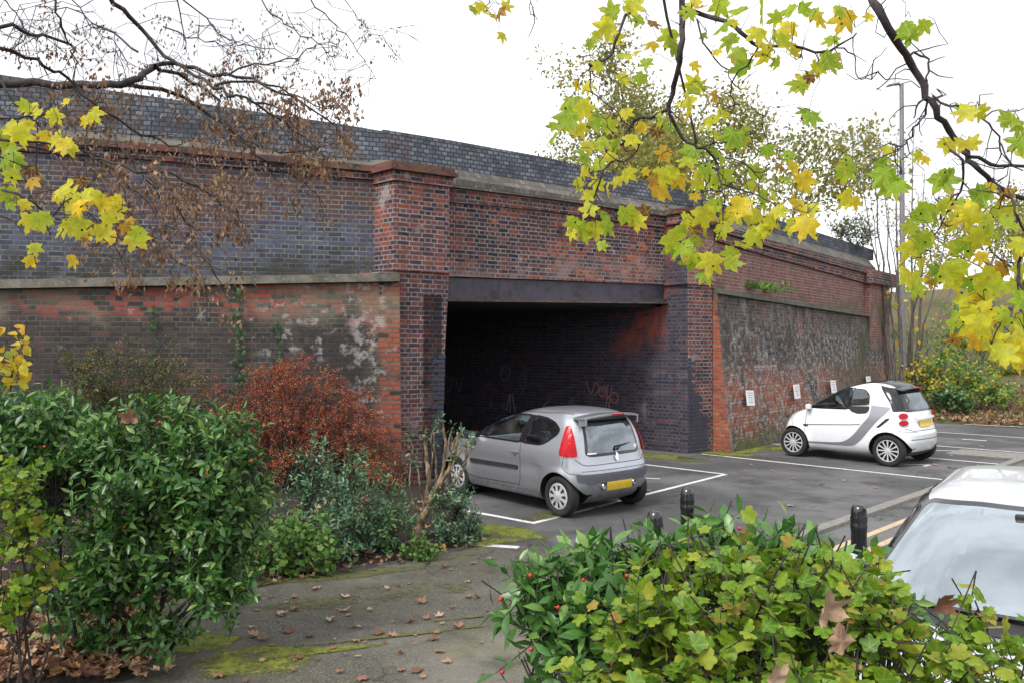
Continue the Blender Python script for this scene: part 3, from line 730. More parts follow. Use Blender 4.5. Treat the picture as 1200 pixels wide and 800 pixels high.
# tarmac joint on the path, with moss grown in it
q = NT('Moss'); uvn = q.uv(); o_ = q.obj()
edge = q.n('SeparateXYZ'); q.t.links.new(uvn, edge.inputs[0])
def moss_mat(name, c1, c2, thr):
    q = NT(name); o = q.obj(); uvn = q.uv(); e = q.n('SeparateXYZ'); q.t.links.new(uvn, e.inputs[0])
    r = q.math('SQRT', q.math('ADD', q.math('POWER', e.outputs[0], 2), q.math('POWER', e.outputs[1], 2)))
    fall = q.remap(r, 0.25, 1.0, 1, 0)
    nz = q.math('ADD', q.math('MULTIPLY', q.noise(o, 2.6, 6, 0.7), .62), q.math('MULTIPLY', q.noise(o, 34, 3, .7), .38))
    al = q.remap(q.math('MULTIPLY', nz, q.math('POWER', fall, .5)), thr, thr + .13, 0, 1)
    c = q.mix(q.remap(q.noise(o, 12, 4, .7), .35, .65), c1, c2)
    q.set(q.b.inputs['Alpha'], q.math('MULTIPLY', al, .92)); q.bump(q.noise(o, 60, 3), .8, .01)
    return q.fin(c, .95)
M['moss'] = moss_mat('MossBright', (0.095, 0.11, 0.014), (0.20, 0.225, 0.022), .37)
M['moss_dull'] = moss_mat('MossDull', (0.08, 0.085, 0.03), (0.12, 0.125, 0.035), .40)
M['moss_thin'] = moss_mat('MossThin', (0.09, 0.09, 0.045), (0.11, 0.115, 0.045), .46)
bpy.data.materials.remove(q.m)
def moss(center, ax, ay, z, m):
    """elliptic moss patch; its UVs run -1..1 so that the growth thins out to the rim"""
    c = V2(center); n = 28
    pts = [(c.x, c.y, z)] ; uv = [(0, 0)]
    for k in range(n):
        t = 2 * math.pi * k / n
        p = c + Vector(ax) * math.cos(t) + Vector(ay) * math.sin(t); pts.append((p.x, p.y, z)); uv.append((math.cos(t), math.sin(t)))
    me = bpy.data.meshes.new('moss'); me.from_pydata(pts, [], [(0, 1 + k, 1 + (k + 1) % n) for k in range(n)])
    if me.polygons[0].normal.z < 0: me.flip_normals()
    ul = me.uv_layers.new(name='UVMap')
    for li, l in enumerate(me.loops): ul.data[li].uv = uv[l.vertex_index]
    tag(link('moss', me, m), kind='stuff')
e2 = Vector((dr.x, dr.y)); f2 = Vector((nr.x, nr.y))
moss(G(305, 772), (.72, .18), (-.1, .50), .010, M['moss'])
moss(G(275, 700), (.5, .1), (-.1, .4), .0098, M['moss_dull'])
moss(G(235, 752), (.45, .1), (-.1, .35), .0095, M['moss'])
moss(G(370, 763), (.9, .28), (-.05, .09), .0115, M['moss'])
moss(G(470, 744), (1.3, .42), (-.02, .05), .013, M['moss_dull'])
moss(G(560, 722), (.9, .3), (-.02, .05), .0145, M['moss_dull'])
moss(G(590, 622), dt * 1.1, KD * .55, .0055, M['moss'])
moss(G(640, 603), KD * .8, dt * .45, .007, M['moss_dull'])
moss(G(560, 634), (.9, .2), (-.1, .35), .0100, M['moss'])
moss(G(868, 526.5), e2 * 2.4, f2 * .75, .0055, M['moss'])
moss(G(850, 531), dt * 1.4, KD * .6, .007, M['moss'])
moss(G(770, 534), dt * 2.2, KD * .7, .0055, M['moss'])
moss(G(930, 521), e2 * 2.6, f2 * .5, .0085, M['moss'])
moss(G(420, 672), (2.0, .75), (-.08, .22), .0090, M['moss_dull'])
moss(G(390, 705), (1.2, .4), (-.2, .4), .0105, M['moss_thin'])
moss(G(480, 690), (1.2, .2), (-.2, .5), .0120, M['moss_thin'])
# planting bed in front of the near wing wall, with a leaf-strewn soil surface
def soil_mound(name, pts, m, h, step=.25, seed=1, fn=None):
    """gridded soil surface inside a plan polygon, lowest at its edge"""
    rr = random.Random(seed); P = [V2(p) for p in pts]
    bm = bmesh.new(); f = bm.faces.new([bm.verts.new((p.x, p.y, 0)) for p in P])
    bmesh.ops.triangulate(bm, faces=bm.faces)
    for _ in range(6):
        es = [e for e in bm.edges if e.calc_length() > step * 1.6]
        if not es: break
        bmesh.ops.subdivide_edges(bm, edges=es, cuts=1)
        bmesh.ops.triangulate(bm, faces=bm.faces)
    def dist(p):
        return min(((p - a) - (b - a) * max(0, min(1, (p - a).dot(b - a) / (b - a).length_squared))).length for a, b in zip(P, P[1:] + P[:1]))
    for v in bm.verts:
        p = V2(v.co); d = dist(p)
        base = fn(p) if fn else 0
        v.co.z = base + min(1, d / .5) * h + (rr.uniform(-.025, .025) if d > .02 else -.02) + (0.006 if d > .02 else 0)
    bmesh.ops.recalc_face_normals(bm, faces=bm.faces)
    if sum(f.normal.z for f in bm.faces) < 0: bmesh.ops.reverse_faces(bm, faces=bm.faces)
    me = bpy.data.meshes.new(name); bm.to_mesh(me); bm.free(); smooth_faces(me)
    return tag(link(name, me, m), kind='structure')
bed_pts = [(-9.5, 6.4), (-3.3, 5.0), G(205, 800), G(150, 752), G(205, 706), G(300, 686), G(392, 669), G(478, 656), G(570, 636), V2(G(546, 600)), off(C0, nb, .15), off(P0, nl, .2), off(P0, dl, -9), (-13, 9)]
soil_mound('planting_bed', bed_pts, M['soil'], .07)
# rough bank beyond the car park
def bank_h(p):
    d = (p - V2(G(1072, 490))).dot(Vector((.35, .94)))
    return max(0, d) * .16
bank_pts = [V2(G(1040, 492)) + Vector((-1.5, .3)), V2(G(1072, 493)), V2(G(1235, 502)), (24, 19), (60, 30), (60, 62), (5, 62), (9, 30)]
q = NT('BankGround'); o_ = q.obj()
c_ = q.mix(q.remap(q.noise(o_, .9, 6, .7), .42, .58), (0.075, 0.105, 0.026), (0.15, 0.085, 0.048))
c_ = q.mix(q.remap(q.noise(o_, 9, 5, .7), .45, .7, 0, .7), c_, (0.035, 0.04, 0.015)); q.bump(q.noise(o_, 15, 5), 1, .06)
M['bank'] = q.fin(c_, .95)
soil_mound('bank', bank_pts, M['bank'], .05, step=1.0, fn=bank_h)
# ================================================================== cars
def spline_rows(rows, per=7):
    R = np.array(rows, float); n = len(R); out = []
    for i in range(n - 1):
        p0, p1, p2, p3 = R[max(i - 1, 0)], R[i], R[i + 1], R[min(i + 2, n - 1)]
        for j in range(per):
            t = j / per
            q = 0.5 * (2 * p1 + (p2 - p0) * t + (2 * p0 - 5 * p1 + 4 * p2 - p3) * t * t + (3 * p1 - p0 - 3 * p2 + p3) * t ** 3)
            lo, hi = np.minimum(p1, p2), np.maximum(p1, p2)
            out.append(np.clip(q, lo, hi))
    out.append(R[-1])
    return np.array(out)

def loft_body(rows, nf=2.5, nr=2.8, K=16, Lm=34, arches=(), per=7, flare=.02, crease=None):
    """stack of plan outlines from the sill up to the roof -> closed mesh. row: z, x front, x rear, half width, front corner, rear corner"""
    R = spline_rows(rows, per); rings = []
    for z, xf, xr, w, af, ar in R:
        half = []
        for k in range(K + 1):
            a = math.pi / 2 * k / K
            half.append((xf - af + af * math.cos(a) ** (2 / nf), w * math.sin(a) ** (2 / nf)))
        x0, x1 = xf - af, xr + ar
        for k in range(1, Lm):
            half.append((x0 + (x1 - x0) * k / Lm, w))
        for k in range(K + 1):
            a = math.pi / 2 * (1 - k / K)
            half.append((xr + ar - ar * math.cos(a) ** (2 / nr), w * math.sin(a) ** (2 / nr)))
        h2 = []
        for x, y in half:
            b = 0
            for xa, za, ra in arches:
                d = math.hypot(x - xa, z - za)
                b += flare * math.exp(-((d - ra) / .055) ** 2) if d > ra else flare
            if crease and y > .3: b += crease(x, z)
            h2.append((x, y + (b if y > w * .6 else 0)))
        rings.append([(x, y, z) for x, y in h2] + [(x, -y, z) for x, y in reversed(h2[1:-1])])
    n = len(rings[0]); bm = bmesh.new()
    vs = [[bm.verts.new(p) for p in r] for r in rings]
    for i in range(len(rings) - 1):
        for k in range(n):
            k2 = (k + 1) % n
            bm.faces.new((vs[i][k], vs[i][k2], vs[i + 1][k2], vs[i + 1][k]))
    bm.faces.new(vs[0]); bm.faces.new(vs[-1])
    bmesh.ops.remove_doubles(bm, verts=bm.verts, dist=1e-4)
    bmesh.ops.recalc_face_normals(bm, faces=bm.faces)
    return bm

def bool_cut(bm, cutters):
    """bm minus cutter bmeshes"""
    me = bpy.data.meshes.new('tmp'); bm.to_mesh(me)
    o = bpy.data.objects.new('tmp', me); COL.objects.link(o); junk = [o]
    for c in cutters:
        cm = bpy.data.meshes.new('tmpc'); c.to_mesh(cm); co = bpy.data.objects.new('tmpc', cm); COL.objects.link(co); junk.append(co)
        md = o.modifiers.new('b', 'BOOLEAN'); md.operation = 'DIFFERENCE'; md.object = co; md.solver = 'EXACT'
    bpy.context.view_layer.update()
    dg = bpy.context.evaluated_depsgraph_get()
    res = bpy.data.meshes.new_from_object(o.evaluated_get(dg))
    out = bmesh.new(); out.from_mesh(res)
    for j in junk:
        d = j.data; bpy.data.objects.remove(j); bpy.data.meshes.remove(d)
    bpy.data.meshes.remove(res)
    return out

def cyl_y(xc, zc, r, y0, y1, n=48):
    bm = bmesh.new()
    a = [bm.verts.new((xc + r * math.cos(2 * math.pi * k / n), y0, zc + r * math.sin(2 * math.pi * k / n))) for k in range(n)]
    b = [bm.verts.new((xc + r * math.cos(2 * math.pi * k / n), y1, zc + r * math.sin(2 * math.pi * k / n))) for k in range(n)]
    bm.faces.new(a); bm.faces.new(b)
    for k in range(n): bm.faces.new((a[k], a[(k + 1) % n], b[(k + 1) % n], b[k]))
    bmesh.ops.recalc_face_normals(bm, faces=bm.faces)
    return bm

def in_poly(x, y, P):
    c = False; j = len(P) - 1
    for i in range(len(P)):
        if (P[i][1] > y) != (P[j][1] > y) and x < (P[j][0] - P[i][0]) * (y - P[i][1]) / (P[j][1] - P[i][1]) + P[i][0]: c = not c
        j = i
    return c
def round_poly(P, r, k=5):
    out = []; n = len(P)
    for i in range(n):
        a, b, c = Vector(P[i - 1]), Vector(P[i]), Vector(P[(i + 1) % n])
        l = min(r, (a - b).length * .45, (c - b).length * .45)
        p, q = b + (a - b).normalized() * l, b + (c - b).normalized() * l
        for j in range(k + 1):
            t = j / k; out.append(tuple(p * (1 - t) ** 2 + b * 2 * t * (1 - t) + q * t * t))
    return out
def inset_poly(P, d):
    n = len(P); out = []
    area = sum(P[i - 1][0] * P[i][1] - P[i][0] * P[i - 1][1] for i in range(n))
    sg = 1 if area > 0 else -1
    for i in range(n):
        a, b, c = Vector(P[i - 1]), Vector(P[i]), Vector(P[(i + 1) % n])
        e = ((b - a).normalized() + (c - b).normalized()); e.normalize()
        out.append(tuple(b + Vector((-e.y, e.x)) * d * sg))
    return out

class Caster:
    """projects flat outlines on a car body"""
    def __init__(s, bm): s.t = BVHTree.FromBMesh(bm)
    def ray(s, view, u, v):
        if view == 'left': o, d = Vector((u, 3, v)), Vector((0, -1, 0))
        elif view == 'right': o, d = Vector((u, -3, v)), Vector((0, 1, 0))
        elif view == 'rear': o, d = Vector((-4, u, v)), Vector((1, 0, 0))
        elif view == 'front': o, d = Vector((4, u, v)), Vector((-1, 0, 0))
        elif view == 'top': o, d = Vector((u, v, 4)), Vector((0, 0, -1))
        else:                                   # (angle): direction of travel of the ray in plan, degrees from +x
            a = math.radians(view); d = Vector((math.cos(a), math.sin(a), 0))
            e = Vector((-d.y, d.x, 0)); o = e * u - d * 4 + Vector((0, 0, v))
        h = s.t.ray_cast(o, d)
        return (h[0], h[1]) if h[0] is not None else None
    def decal(s, name, view, P, m, parent, offs=.004, step=.035, thick=0.0, hole=None, relax=0):
        bm = bmesh.new()
        vs = [bm.verts.new((p[0], p[1], 0)) for p in P]
        es = [bm.edges.new((vs[i - 1], vs[i])) for i in range(len(vs))]
        if hole:
            hv = [bm.verts.new((p[0], p[1], 0)) for p in hole]
            es += [bm.edges.new((hv[i - 1], hv[i])) for i in range(len(hv))]
        bmesh.ops.triangle_fill(bm, use_beauty=True, edges=es)
        for _ in range(6):
            el = [e for e in bm.edges if e.calc_length() > step * 1.5]
            if not el: break
            bmesh.ops.subdivide_edges(bm, edges=el, cuts=1); bmesh.ops.triangulate(bm, faces=bm.faces)
        miss = []
        for v in bm.verts:
            h = s.ray(view, v.co.x, v.co.y)
            if h is None: miss.append(v); continue
            v.co = h[0] + h[1] * offs; v.normal = h[1]
        if miss: bmesh.ops.delete(bm, geom=miss, context='VERTS')
        bmesh.ops.recalc_face_normals(bm, faces=bm.faces)
        if relax:
            inner = [v for v in bm.verts if not v.is_boundary]
            for _ in range(relax): bmesh.ops.smooth_vert(bm, verts=inner, factor=.5, use_axis_x=True, use_axis_y=True, use_axis_z=True)
        # faces look outwards
        cen = Vector((0, 0, .8)); sgn = sum((f.calc_center_median() - cen).dot(f.normal) for f in bm.faces)
        if sgn < 0: bmesh.ops.reverse_faces(bm, faces=bm.faces)
        if thick:
            r = bmesh.ops.solidify(bm, geom=bm.faces[:], thickness=thick)
        me = bpy.data.meshes.new(name); bm.to_mesh(me); bm.free()
        if not thick: smooth_faces(me)
        return link(name, me, m, parent)
    def seam(s, body, name, view, pts, w):
        mb = MB(); s.ribbon(mb, view, pts, w)
        if mb.v: mb.build(name, M['seam'], body)
    def ribbon(s, mb, view, pts, w, offs=.003, step=.03, closed=False):
        P = [Vector(p) for p in pts]
        if closed: P.append(P[0])
        Q = []
        for a, b in zip(P[:-1], P[1:]):
            k = max(1, int((b - a).length / step))
            Q += [a + (b - a) * j / k for j in range(k)]
        Q.append(P[-1]); L = []; R = []
        for i, p in enumerate(Q):
            d = Q[min(i + 1, len(Q) - 1)] - Q[max(i - 1, 0)]; d.normalize(); n = Vector((-d.y, d.x)) * w / 2
            a, b = s.ray(view, *(p + n)), s.ray(view, *(p - n))
            if a is None or b is None: continue
            L.append(a[0] + a[1] * offs); R.append(b[0] + b[1] * offs)
        n = len(L); mb.add(L + R, [(i, n + i, n + i + 1, i + 1) for i in range(n - 1)])

def car_paint(name, c, metal, rough=.32, dirt=.25):
    q = NT(name); o = q.obj()
    s = q.n('SeparateXYZ'); q.t.links.new(o, s.inputs[0])
    dz = q.remap(s.outputs[2], .75, .2, 0, 1)
    dn = q.math('MULTIPLY', q.math('MULTIPLY', dz, q.remap(q.noise(o, 7, 5, .7), .3, .65)), dirt)
    cc = q.mix(dn, c, (.12, .115, .11))
    q.b.inputs['Coat Weight'].default_value = .7; q.b.inputs['Coat Roughness'].default_value = .05
    q.set(q.b.inputs['Roughness'], q.math('ADD', rough, q.math('MULTIPLY', dn, .5)))
    q.set(q.b.inputs['Base Color'], cc); q.b.inputs['Metallic'].default_value = metal
    return q.m
def glass_mat(name, tint, clear, refl, dirt=0.0):
    q = NT(name)
    tr = q.n('BsdfTransparent'); tr.inputs[0].default_value = (*tint, 1)
    gl = q.n('BsdfGlossy'); gl.inputs['Roughness'].default_value = .02; gl.inputs['Color'].default_value = (.86, .95, 1, 1)
    lw = q.n('LayerWeight'); lw.inputs['Blend'].default_value = .22
    f = q.remap(lw.outputs['Fresnel'], 0, 1, refl, .95, 'LINEAR')
    mx = q.n('MixShader'); q.t.links.new(f, mx.inputs[0]); q.t.links.new(tr.outputs[0], mx.inputs[1]); q.t.links.new(gl.outputs[0], mx.inputs[2])
    if dirt:
        o = q.obj(); df = q.n('BsdfDiffuse'); df.inputs[0].default_value = (.55, .57, .60, 1)
        k = q.math('ADD', q.remap(q.noise(o, 2.2, 5, .6, sx=1, sy=.5), .40, .72, 0, dirt), q.remap(q.noise(o, 60, 3, .7), .55, .8, 0, dirt * .5))
        m2 = q.n('MixShader'); q.t.links.new(k, m2.inputs[0]); q.t.links.new(mx.outputs[0], m2.inputs[1]); q.t.links.new(df.outputs[0], m2.inputs[2]); mx = m2
    q.t.links.new(mx.outputs[0], q.out.inputs['Surface'])
    return q.m
M['silver'] = car_paint('SilverPaint', (.44, .455, .495), .75, .34, .6)
M['white_paint'] = car_paint('WhitePaint', (.78, .79, .82), 0.0, .3, .12)
M['pearl_paint'] = car_paint('PalePaint', (.56, .575, .60), .4, .34, .05)
M['grey_paint'] = car_paint('GreyPanel', (.36, .37, .40), .6, .35, .1)
M['black_gloss'] = plain('BlackGloss', (.012, .012, .014), .12, spec=.6, var=.05)
M['black_plastic'] = plain('BlackPlastic', (.018, .018, .02), .5)
M['grey_plastic'] = plain('BumperPlastic', (.085, .09, .105), .5)
M['rubber'] = plain('Rubber', (.016, .016, .017), .8, var=.3)
M['alloy'] = plain('Alloy', (.62, .63, .65), .35, .3)
M['hubcap'] = plain('Hubcap', (.48, .48, .49), .42, .2, var=.2)
M['chrome'] = plain('Chrome', (.8, .8, .82), .12, 1.0)
M['red_lamp'] = plain('LampRed', (.42, .006, .014), .15, spec=.25, var=.1)
M['clear_lamp'] = plain('LampClear', (.65, .55, .55), .15, spec=.8)
M['plate'] = plain('PlateYellow', (.72, .50, .04), .5, var=.12, scale=14)
M['seat'] = plain('SeatCloth', (.075, .08, .10), .9)
M['trim_pale'] = plain('TrimPale', (.30, .32, .35), .7)
M['dash'] = plain('Dash', (.05, .055, .068), .6)
M['glass'] = glass_mat('SideGlass', (.72, .80, .80), True, .08, .06)
M['glass_rear'] = glass_mat('RearGlass', (.26, .30, .32), True, .22, .12)
M['glass_screen'] = glass_mat('WindscreenGlass', (.80, .90, .95), True, .46, .05)
M['seam'] = plain('Seam', (.012, .012, .013), .7)
M['arch'] = plain('ArchLiner', (.008, .008, .008), .9)

def wheel(name, parent, loc, r, w, side, style, m_rim):
    """tyre and rim about the y axis; side +1: outer face towards +y"""
    t = MB()
    prof = [(r * .70, -w * .46), (r * .90, -w * .5), (r * .975, -w * .42), (r, -w * .3), (r, w * .3), (r * .975, w * .42), (r * .90, w * .5), (r * .70, w * .46)]
    prof = prof + [(r * .66, w * .30), (r * .66, -w * .30), prof[0]]
    t.lathe(prof, 48, 'y')
    ty = t.build(name, None, parent)
    ty.data.materials.append(M['rubber']); smooth_faces(ty.data); ty.location = loc
    rm = MB(); R = r * .70; s = side
    rm.lathe([(R, s * w * .46), (R * .955, s * w * .47), (R * .93, s * w * .40), (R * .90, s * w * .12), (R * .3, s * w * .05), (.001, s * w * .05)], 40, 'y')
    b = MB()
    if style == 'cap':
        b.lathe([(R * .94, s * w * .40), (R * .80, s * w * .48), (R * .72, s * w * .47), (R * .30, s * w * .50), (R * .22, s * w * .54), (.001, s * w * .55)], 40, 'y')
        for k in range(9):
            a0 = 2 * math.pi * (k + .5) / 9
            pts = []
            for rr, da in ((.40, .10), (.74, .16), (.80, .0), (.74, -.16), (.40, -.10)):
                pts.append(((R * rr) * math.cos(a0 + da), s * w * .515, (R * rr) * math.sin(a0 + da)))
            rm.add(pts, [(0, 1, 2, 3, 4)] if s < 0 else [(4, 3, 2, 1, 0)])
        cap = b.build('hub_cap', m_rim, ty, smooth=True)
        rim = rm.build('vent_holes', M['arch'], ty)
    else:
        for k in range(style):
            a = 2 * math.pi * k / style
            u, n = Vector((math.cos(a), 0, math.sin(a))), Vector((-math.sin(a), 0, math.cos(a)))
            y0, y1 = s * w * .46, s * w * .42
            pr = []
            for rr, hw, yy in ((.16, .012, w * .44), (.60, .0095, w * .49), (.95, .0155, w * .46)):
                pr.append((u * R * rr, hw, s * yy))
            for (c0, h0, q0), (c1, h1, q1) in zip(pr[:-1], pr[1:]):
                dy = Vector((0, s * .022, 0))
                A0, B0 = c0 + n * h0 + Vector((0, q0, 0)), c0 - n * h0 + Vector((0, q0, 0))
                A1, B1 = c1 + n * h1 + Vector((0, q1, 0)), c1 - n * h1 + Vector((0, q1, 0))
                b.hexa([A0 - dy, A1 - dy, B1 - dy, B0 - dy], [A0, A1, B1, B0])
        b.lathe([(R * 1.0, s * w * .44), (R * .99, s * w * .485), (R * .93, s * w * .485), (R * .92, s * w * .3)], 40, 'y')
        b.lathe([(R * .22, s * w * .40), (R * .21, s * w * .47), (R * .1, s * w * .49), (.001, s * w * .49)], 24, 'y')
        rim = b.build('rim', m_rim, ty)
        rm.build('brake_disc', M['arch'], ty)
    return ty

def make_seat(parent, x, y, tall=True):
    b = MB(); b.box((x, y, .42), (.48, .46, .14)); b.box((x - .27, y, .75), (.13, .46, .62), Matrix.Rotation(-.22, 3, 'Y'))
    st = b.build('seat', M['seat'], parent, bevel=.04)
    h = MB(); h.box((x - .37, y, 1.15), (.09, .26, .18), Matrix.Rotation(-.15, 3, 'Y')); h.build('headrest', M['seat'], st, bevel=.03)

def build_car(root, rows, paint, arches, windows, tyre, nf, nr, flare, crease=None, per=7):
    bm = loft_body(rows, nf, nr, arches=arches, per=per, flare=flare, crease=crease)
    cast = Caster(bm)
    ra = arches[0][2]
    cut = [cyl_y(xa, za, r_, sy * .50, sy * 1.2) for xa, za, r_ in arches for sy in (1, -1)]
    b2 = bool_cut(bm, cut)
    dead = []
    for f in b2.faces:
        c = f.calc_center_median()
        for xa, za, r_ in arches:
            if abs(f.normal.y) < .25 and abs(math.hypot(c.x - xa, c.z - za) - r_) < .012 and abs(c.y) > .48: f.material_index = 1
            if abs(f.normal.y) > .9 and abs(abs(c.y) - .50) < .003 and math.hypot(c.x - xa, c.z - za) < r_: f.material_index = 1
        for view, P in windows:
            if view in ('left', 'right'):
                if (c.y > .25) == (view == 'left') and abs(c.y) > .25 and in_poly(c.x, c.z, P): dead.append(f); break
            elif view == 'rear':
                if c.x < 0 and f.normal.x < -.5 and in_poly(c.y, c.z, P): dead.append(f); break
            elif view == 'front':
                if c.x > -.6 and f.normal.x > .2 and in_poly(c.y, c.z, P): dead.append(f); break
    bmesh.ops.delete(b2, geom=list(set(dead)), context='FACES')
    me = bpy.data.meshes.new('body'); b2.to_mesh(me); b2.free(); smooth_faces(me)
    try: me.set_sharp_from_angle(angle=math.radians(40))
    except Exception: pass
    body = link('body', me, [paint, M['arch']], root)
    bm.free()
    return body, cast
def window(cast, name, view, P, parent, border, glass, m_border, relax=20):
    outer = round_poly(P, .05)
    inner = inset_poly(outer, border)
    fr = cast.decal(name, view, outer, m_border, parent, offs=.004, hole=inner)
    cast.decal('pane', view, inset_poly(outer, border - .004), glass, fr, offs=.0055, relax=relax)
    return fr
def mirror(P): return [(-a, b) for a, b in P]

# ------------------------------------------------------------------ silver three-door hatchback, seen from behind
def silver_car():
    t = thing('parked_car', 'silver three-door hatchback with a roof spoiler and red tail lights parked under the bridge', 'car')
    ax_f, ax_r, wr = 1.045, -1.295, .283
    rows = [(.17, 1.50, -1.50, .66, .35, .3), (.22, 1.60, -1.58, .745, .4, .32), (.32, 1.69, -1.675, .79, .5, .36), (.45, 1.715, -1.715, .808, .55, .38), (.56, 1.71, -1.715, .812, .55, .38),
            (.64, 1.69, -1.70, .812, .52, .36), (.72, 1.64, -1.665, .808, .5, .32), (.80, 1.50, -1.645, .80, .45, .30), (.87, 1.25, -1.63, .790, .4, .28), (.93, .98, -1.615, .775, .36, .26), (1.0, .80, -1.60, .752, .34, .25),
            (1.1, .60, -1.575, .715, .33, .25), (1.2, .38, -1.54, .672, .33, .25), (1.28, .18, -1.50, .63, .35, .26), (1.345, -.02, -1.455, .585, .37, .28), (1.40, -.22, -1.38, .52, .4, .34), (1.435, -.38, -1.22, .42, .3, .36), (1.455, -.55, -1.05, .27, .2, .22), (1.462, -.68, -.92, .10, .1, .1)]
    arches = [(ax_f, .283, .335), (ax_r, .283, .335)]
    fw = [(.66, .955), (.34, 1.20), (.10, 1.315), (-.10, 1.352), (-.56, 1.358), (-.47, .945)]
    qw = [(-.545, .945), (-.635, 1.356), (-.90, 1.335), (-1.10, 1.285), (-1.24, 1.195), (-1.22, 1.12), (-1.02, .985), (-.90, .945)]
    rw = [(-.49, 1.315), (.49, 1.315), (.55, .86), (.47, .825), (-.47, .825), (-.55, .86)]
    ws = [(-.50, 1.36), (.50, 1.36), (.66, .96), (-.66, .96)]
    ins = lambda P, d: inset_poly(round_poly(P, .05), d)
    wins = [('left', ins(fw, .018)), ('right', ins(fw, .018)), ('left', ins(qw, .018)), ('right', ins(qw, .018)), ('rear', ins(rw, .03)), ('front', ins(ws, .02))]
    def crease(x, z):
        b = -.012 * math.exp(-((z - .64) / .10) ** 2) * (1 if -.9 < x < .75 else 0)
        return b
    body, c = build_car(t, rows, M['silver'], arches, wins, wr, 2.5, 2.9, .022, crease)
    for v in ('left', 'right'):
        window(c, 'side_window', v, fw, t, .026, M['glass'], M['black_gloss'])
        window(c, 'quarter_window', v, qw, t, .030, M['glass'], M['black_gloss'])
    for v in ('left', 'right'): c.decal('door_pillar', v, [(-.535, 1.352), (-.66, 1.348), (-.57, .955), (-.445, .955)], M['black_gloss'], t, offs=.0035)
    rwo = window(c, 'rear_window', 'rear', rw, t, .045, M['glass_rear'], M['black_gloss'])
    window(c, 'windscreen', 'front', ws, t, .03, M['glass'], M['black_gloss'])
    # doors: outline seams, rub strip, handle
    for v in ('left', 'right'):
        s = 1 if v == 'left' else -1
        mb = MB()
        c.seam(body, 'panel_seam', v, [(.74, .90), (.79, .70), (.80, .50), (.72, .36), (.5, .33), (-.50, .345), (-.53, .45), (-.505, .94)], .009)
        c.seam(body, 'panel_seam', v, [(-1.62, .60), (-1.50, .62), (-1.40, .70), (-1.42, .86)], .007)
        c.seam(body, 'panel_seam', v, [(1.70, .62), (1.45, .66), (1.25, .78), (.98, .90)], .007)
        c.decal('rub_strip', v, round_poly([(.66, .555), (.66, .615), (-.475, .625), (-.475, .565)], .02), M['black_plastic'], t, offs=.012, thick=-.012)
        h = MB(); p = c.ray(v, -.40, .815)[0]
        h.box((-.40, p.y + s * .022, .815), (.15, .022, .032)); 
        dh = h.build('door_handle', M['silver'], t, bevel=.009)
        k = MB(); k.lathe([(.001, 0), (.012, 0), (.012, .006), (.001, .006)], 12, 'y', (-.40, p.y - .0 + s * .003, .755)); k.build('lock', M['seam'], dh)
        m = MB(); m.box((.60, s * .875, .985), (.12, .16, .12)); mo = m.build('wing_mirror', M['black_plastic'], t, bevel=.03)
        m2 = MB(); m2.box((.545, s * .875, .985), (.012, .13, .09)); m2.build('mirror_glass', M['chrome'], mo)
        c.decal('sill_trim', v, [(.68, .215), (.68, .275), (-.94, .285), (-.94, .225)], M['silver'], t, offs=.016)
        # tail lights wrap round the rear corner
        ang = -45 if s > 0 else 45
        sg = -1 if s > 0 else 1
        # u runs across the view of the diagonal ray
        T = [(-.395, 1.255), (-.335, 1.235), (-.295, 1.10), (-.245, .90), (-.242, .845), (-.475, .835), (-.470, .90), (-.44, 1.08)]
        P = []
        for a, b in T: P.append(((a - .15) * (1 if s > 0 else -1), b))
        tl = c.decal('tail_light', ang, round_poly(P, .03), M['red_lamp'], t, offs=.014, thick=-.012)
        Pc = [((-.525 + .055 * math.cos(k)) * (1 if s > 0 else -1), .93 + .06 * math.sin(k)) for k in np.linspace(0, 2 * math.pi, 15)[:-1]]
        c.decal('reversing_lamp', ang, Pc, M['clear_lamp'], tl, offs=.017)
    # bumper insert, fog lamps, number plate, badge, wiper
    bi = c.decal('bumper_trim', 'rear', round_poly([(-.72, .60), (.72, .60), (.70, .50), (.60, .485), (.55, .455), (.30, .475), (-.30, .475), (-.55, .455), (-.60, .485), (-.70, .50)], .03), M['grey_plastic'], t, offs=.010, thick=-.010)
    for y in (-.56, .56):
        c.decal('reflector', 'rear', round_poly([(y - .06, .565), (y + .06, .565), (y + .06, .520), (y - .06, .520)], .01), M['red_lamp'], bi, offs=.014)
    pl = c.decal('number_plate', 'rear', [(-.255, .475), (.255, .475), (.255, .365), (-.255, .365)], M['plate'], t, offs=.022, thick=-.01)
    for y in (-.31, .31):
        l = MB(); p = c.ray('rear', y, .425)[0]
        l.lathe([(.001, -.02), (.045, -.015), (.05, .02), (.04, .04)], 16, 'y'); 
        o = l.build('plate_lamp', M['chrome'], t, smooth=True); o.rotation_euler = (0, 0, math.radians(90)); o.location = (p.x + .004, y, p.z)
    mb = MB()
    c.seam(body, 'panel_seam', 'rear', [(-.70, .80), (-.62, .735), (-.55, .715), (.55, .715), (.62, .735), (.70, .80)], .008)
    c.seam(body, 'panel_seam', 'rear', [(-.64, .64), (.64, .64)], .007)
    c.seam(body, 'panel_seam', 'top', [(-.02, .50), (-.5, .535), (-.9, .53), (-1.3, .47)], .008); c.seam(body, 'panel_seam', 'top', [(-.02, -.50), (-.5, -.535), (-.9, -.53), (-1.3, -.47)], .008)
    w = MB(); hub = c.ray('rear', -.02, .90)[0]; tip = c.ray('rear', -.33, .975)[0]
    w.tube([hub + Vector((-.03, 0, 0)), hub + Vector((-.05, -.05, .05)), tip + Vector((-.03, 0, 0))], [.022, .014, .006], 8)
    w.build('wiper', M['black_plastic'], rwo, smooth=True)
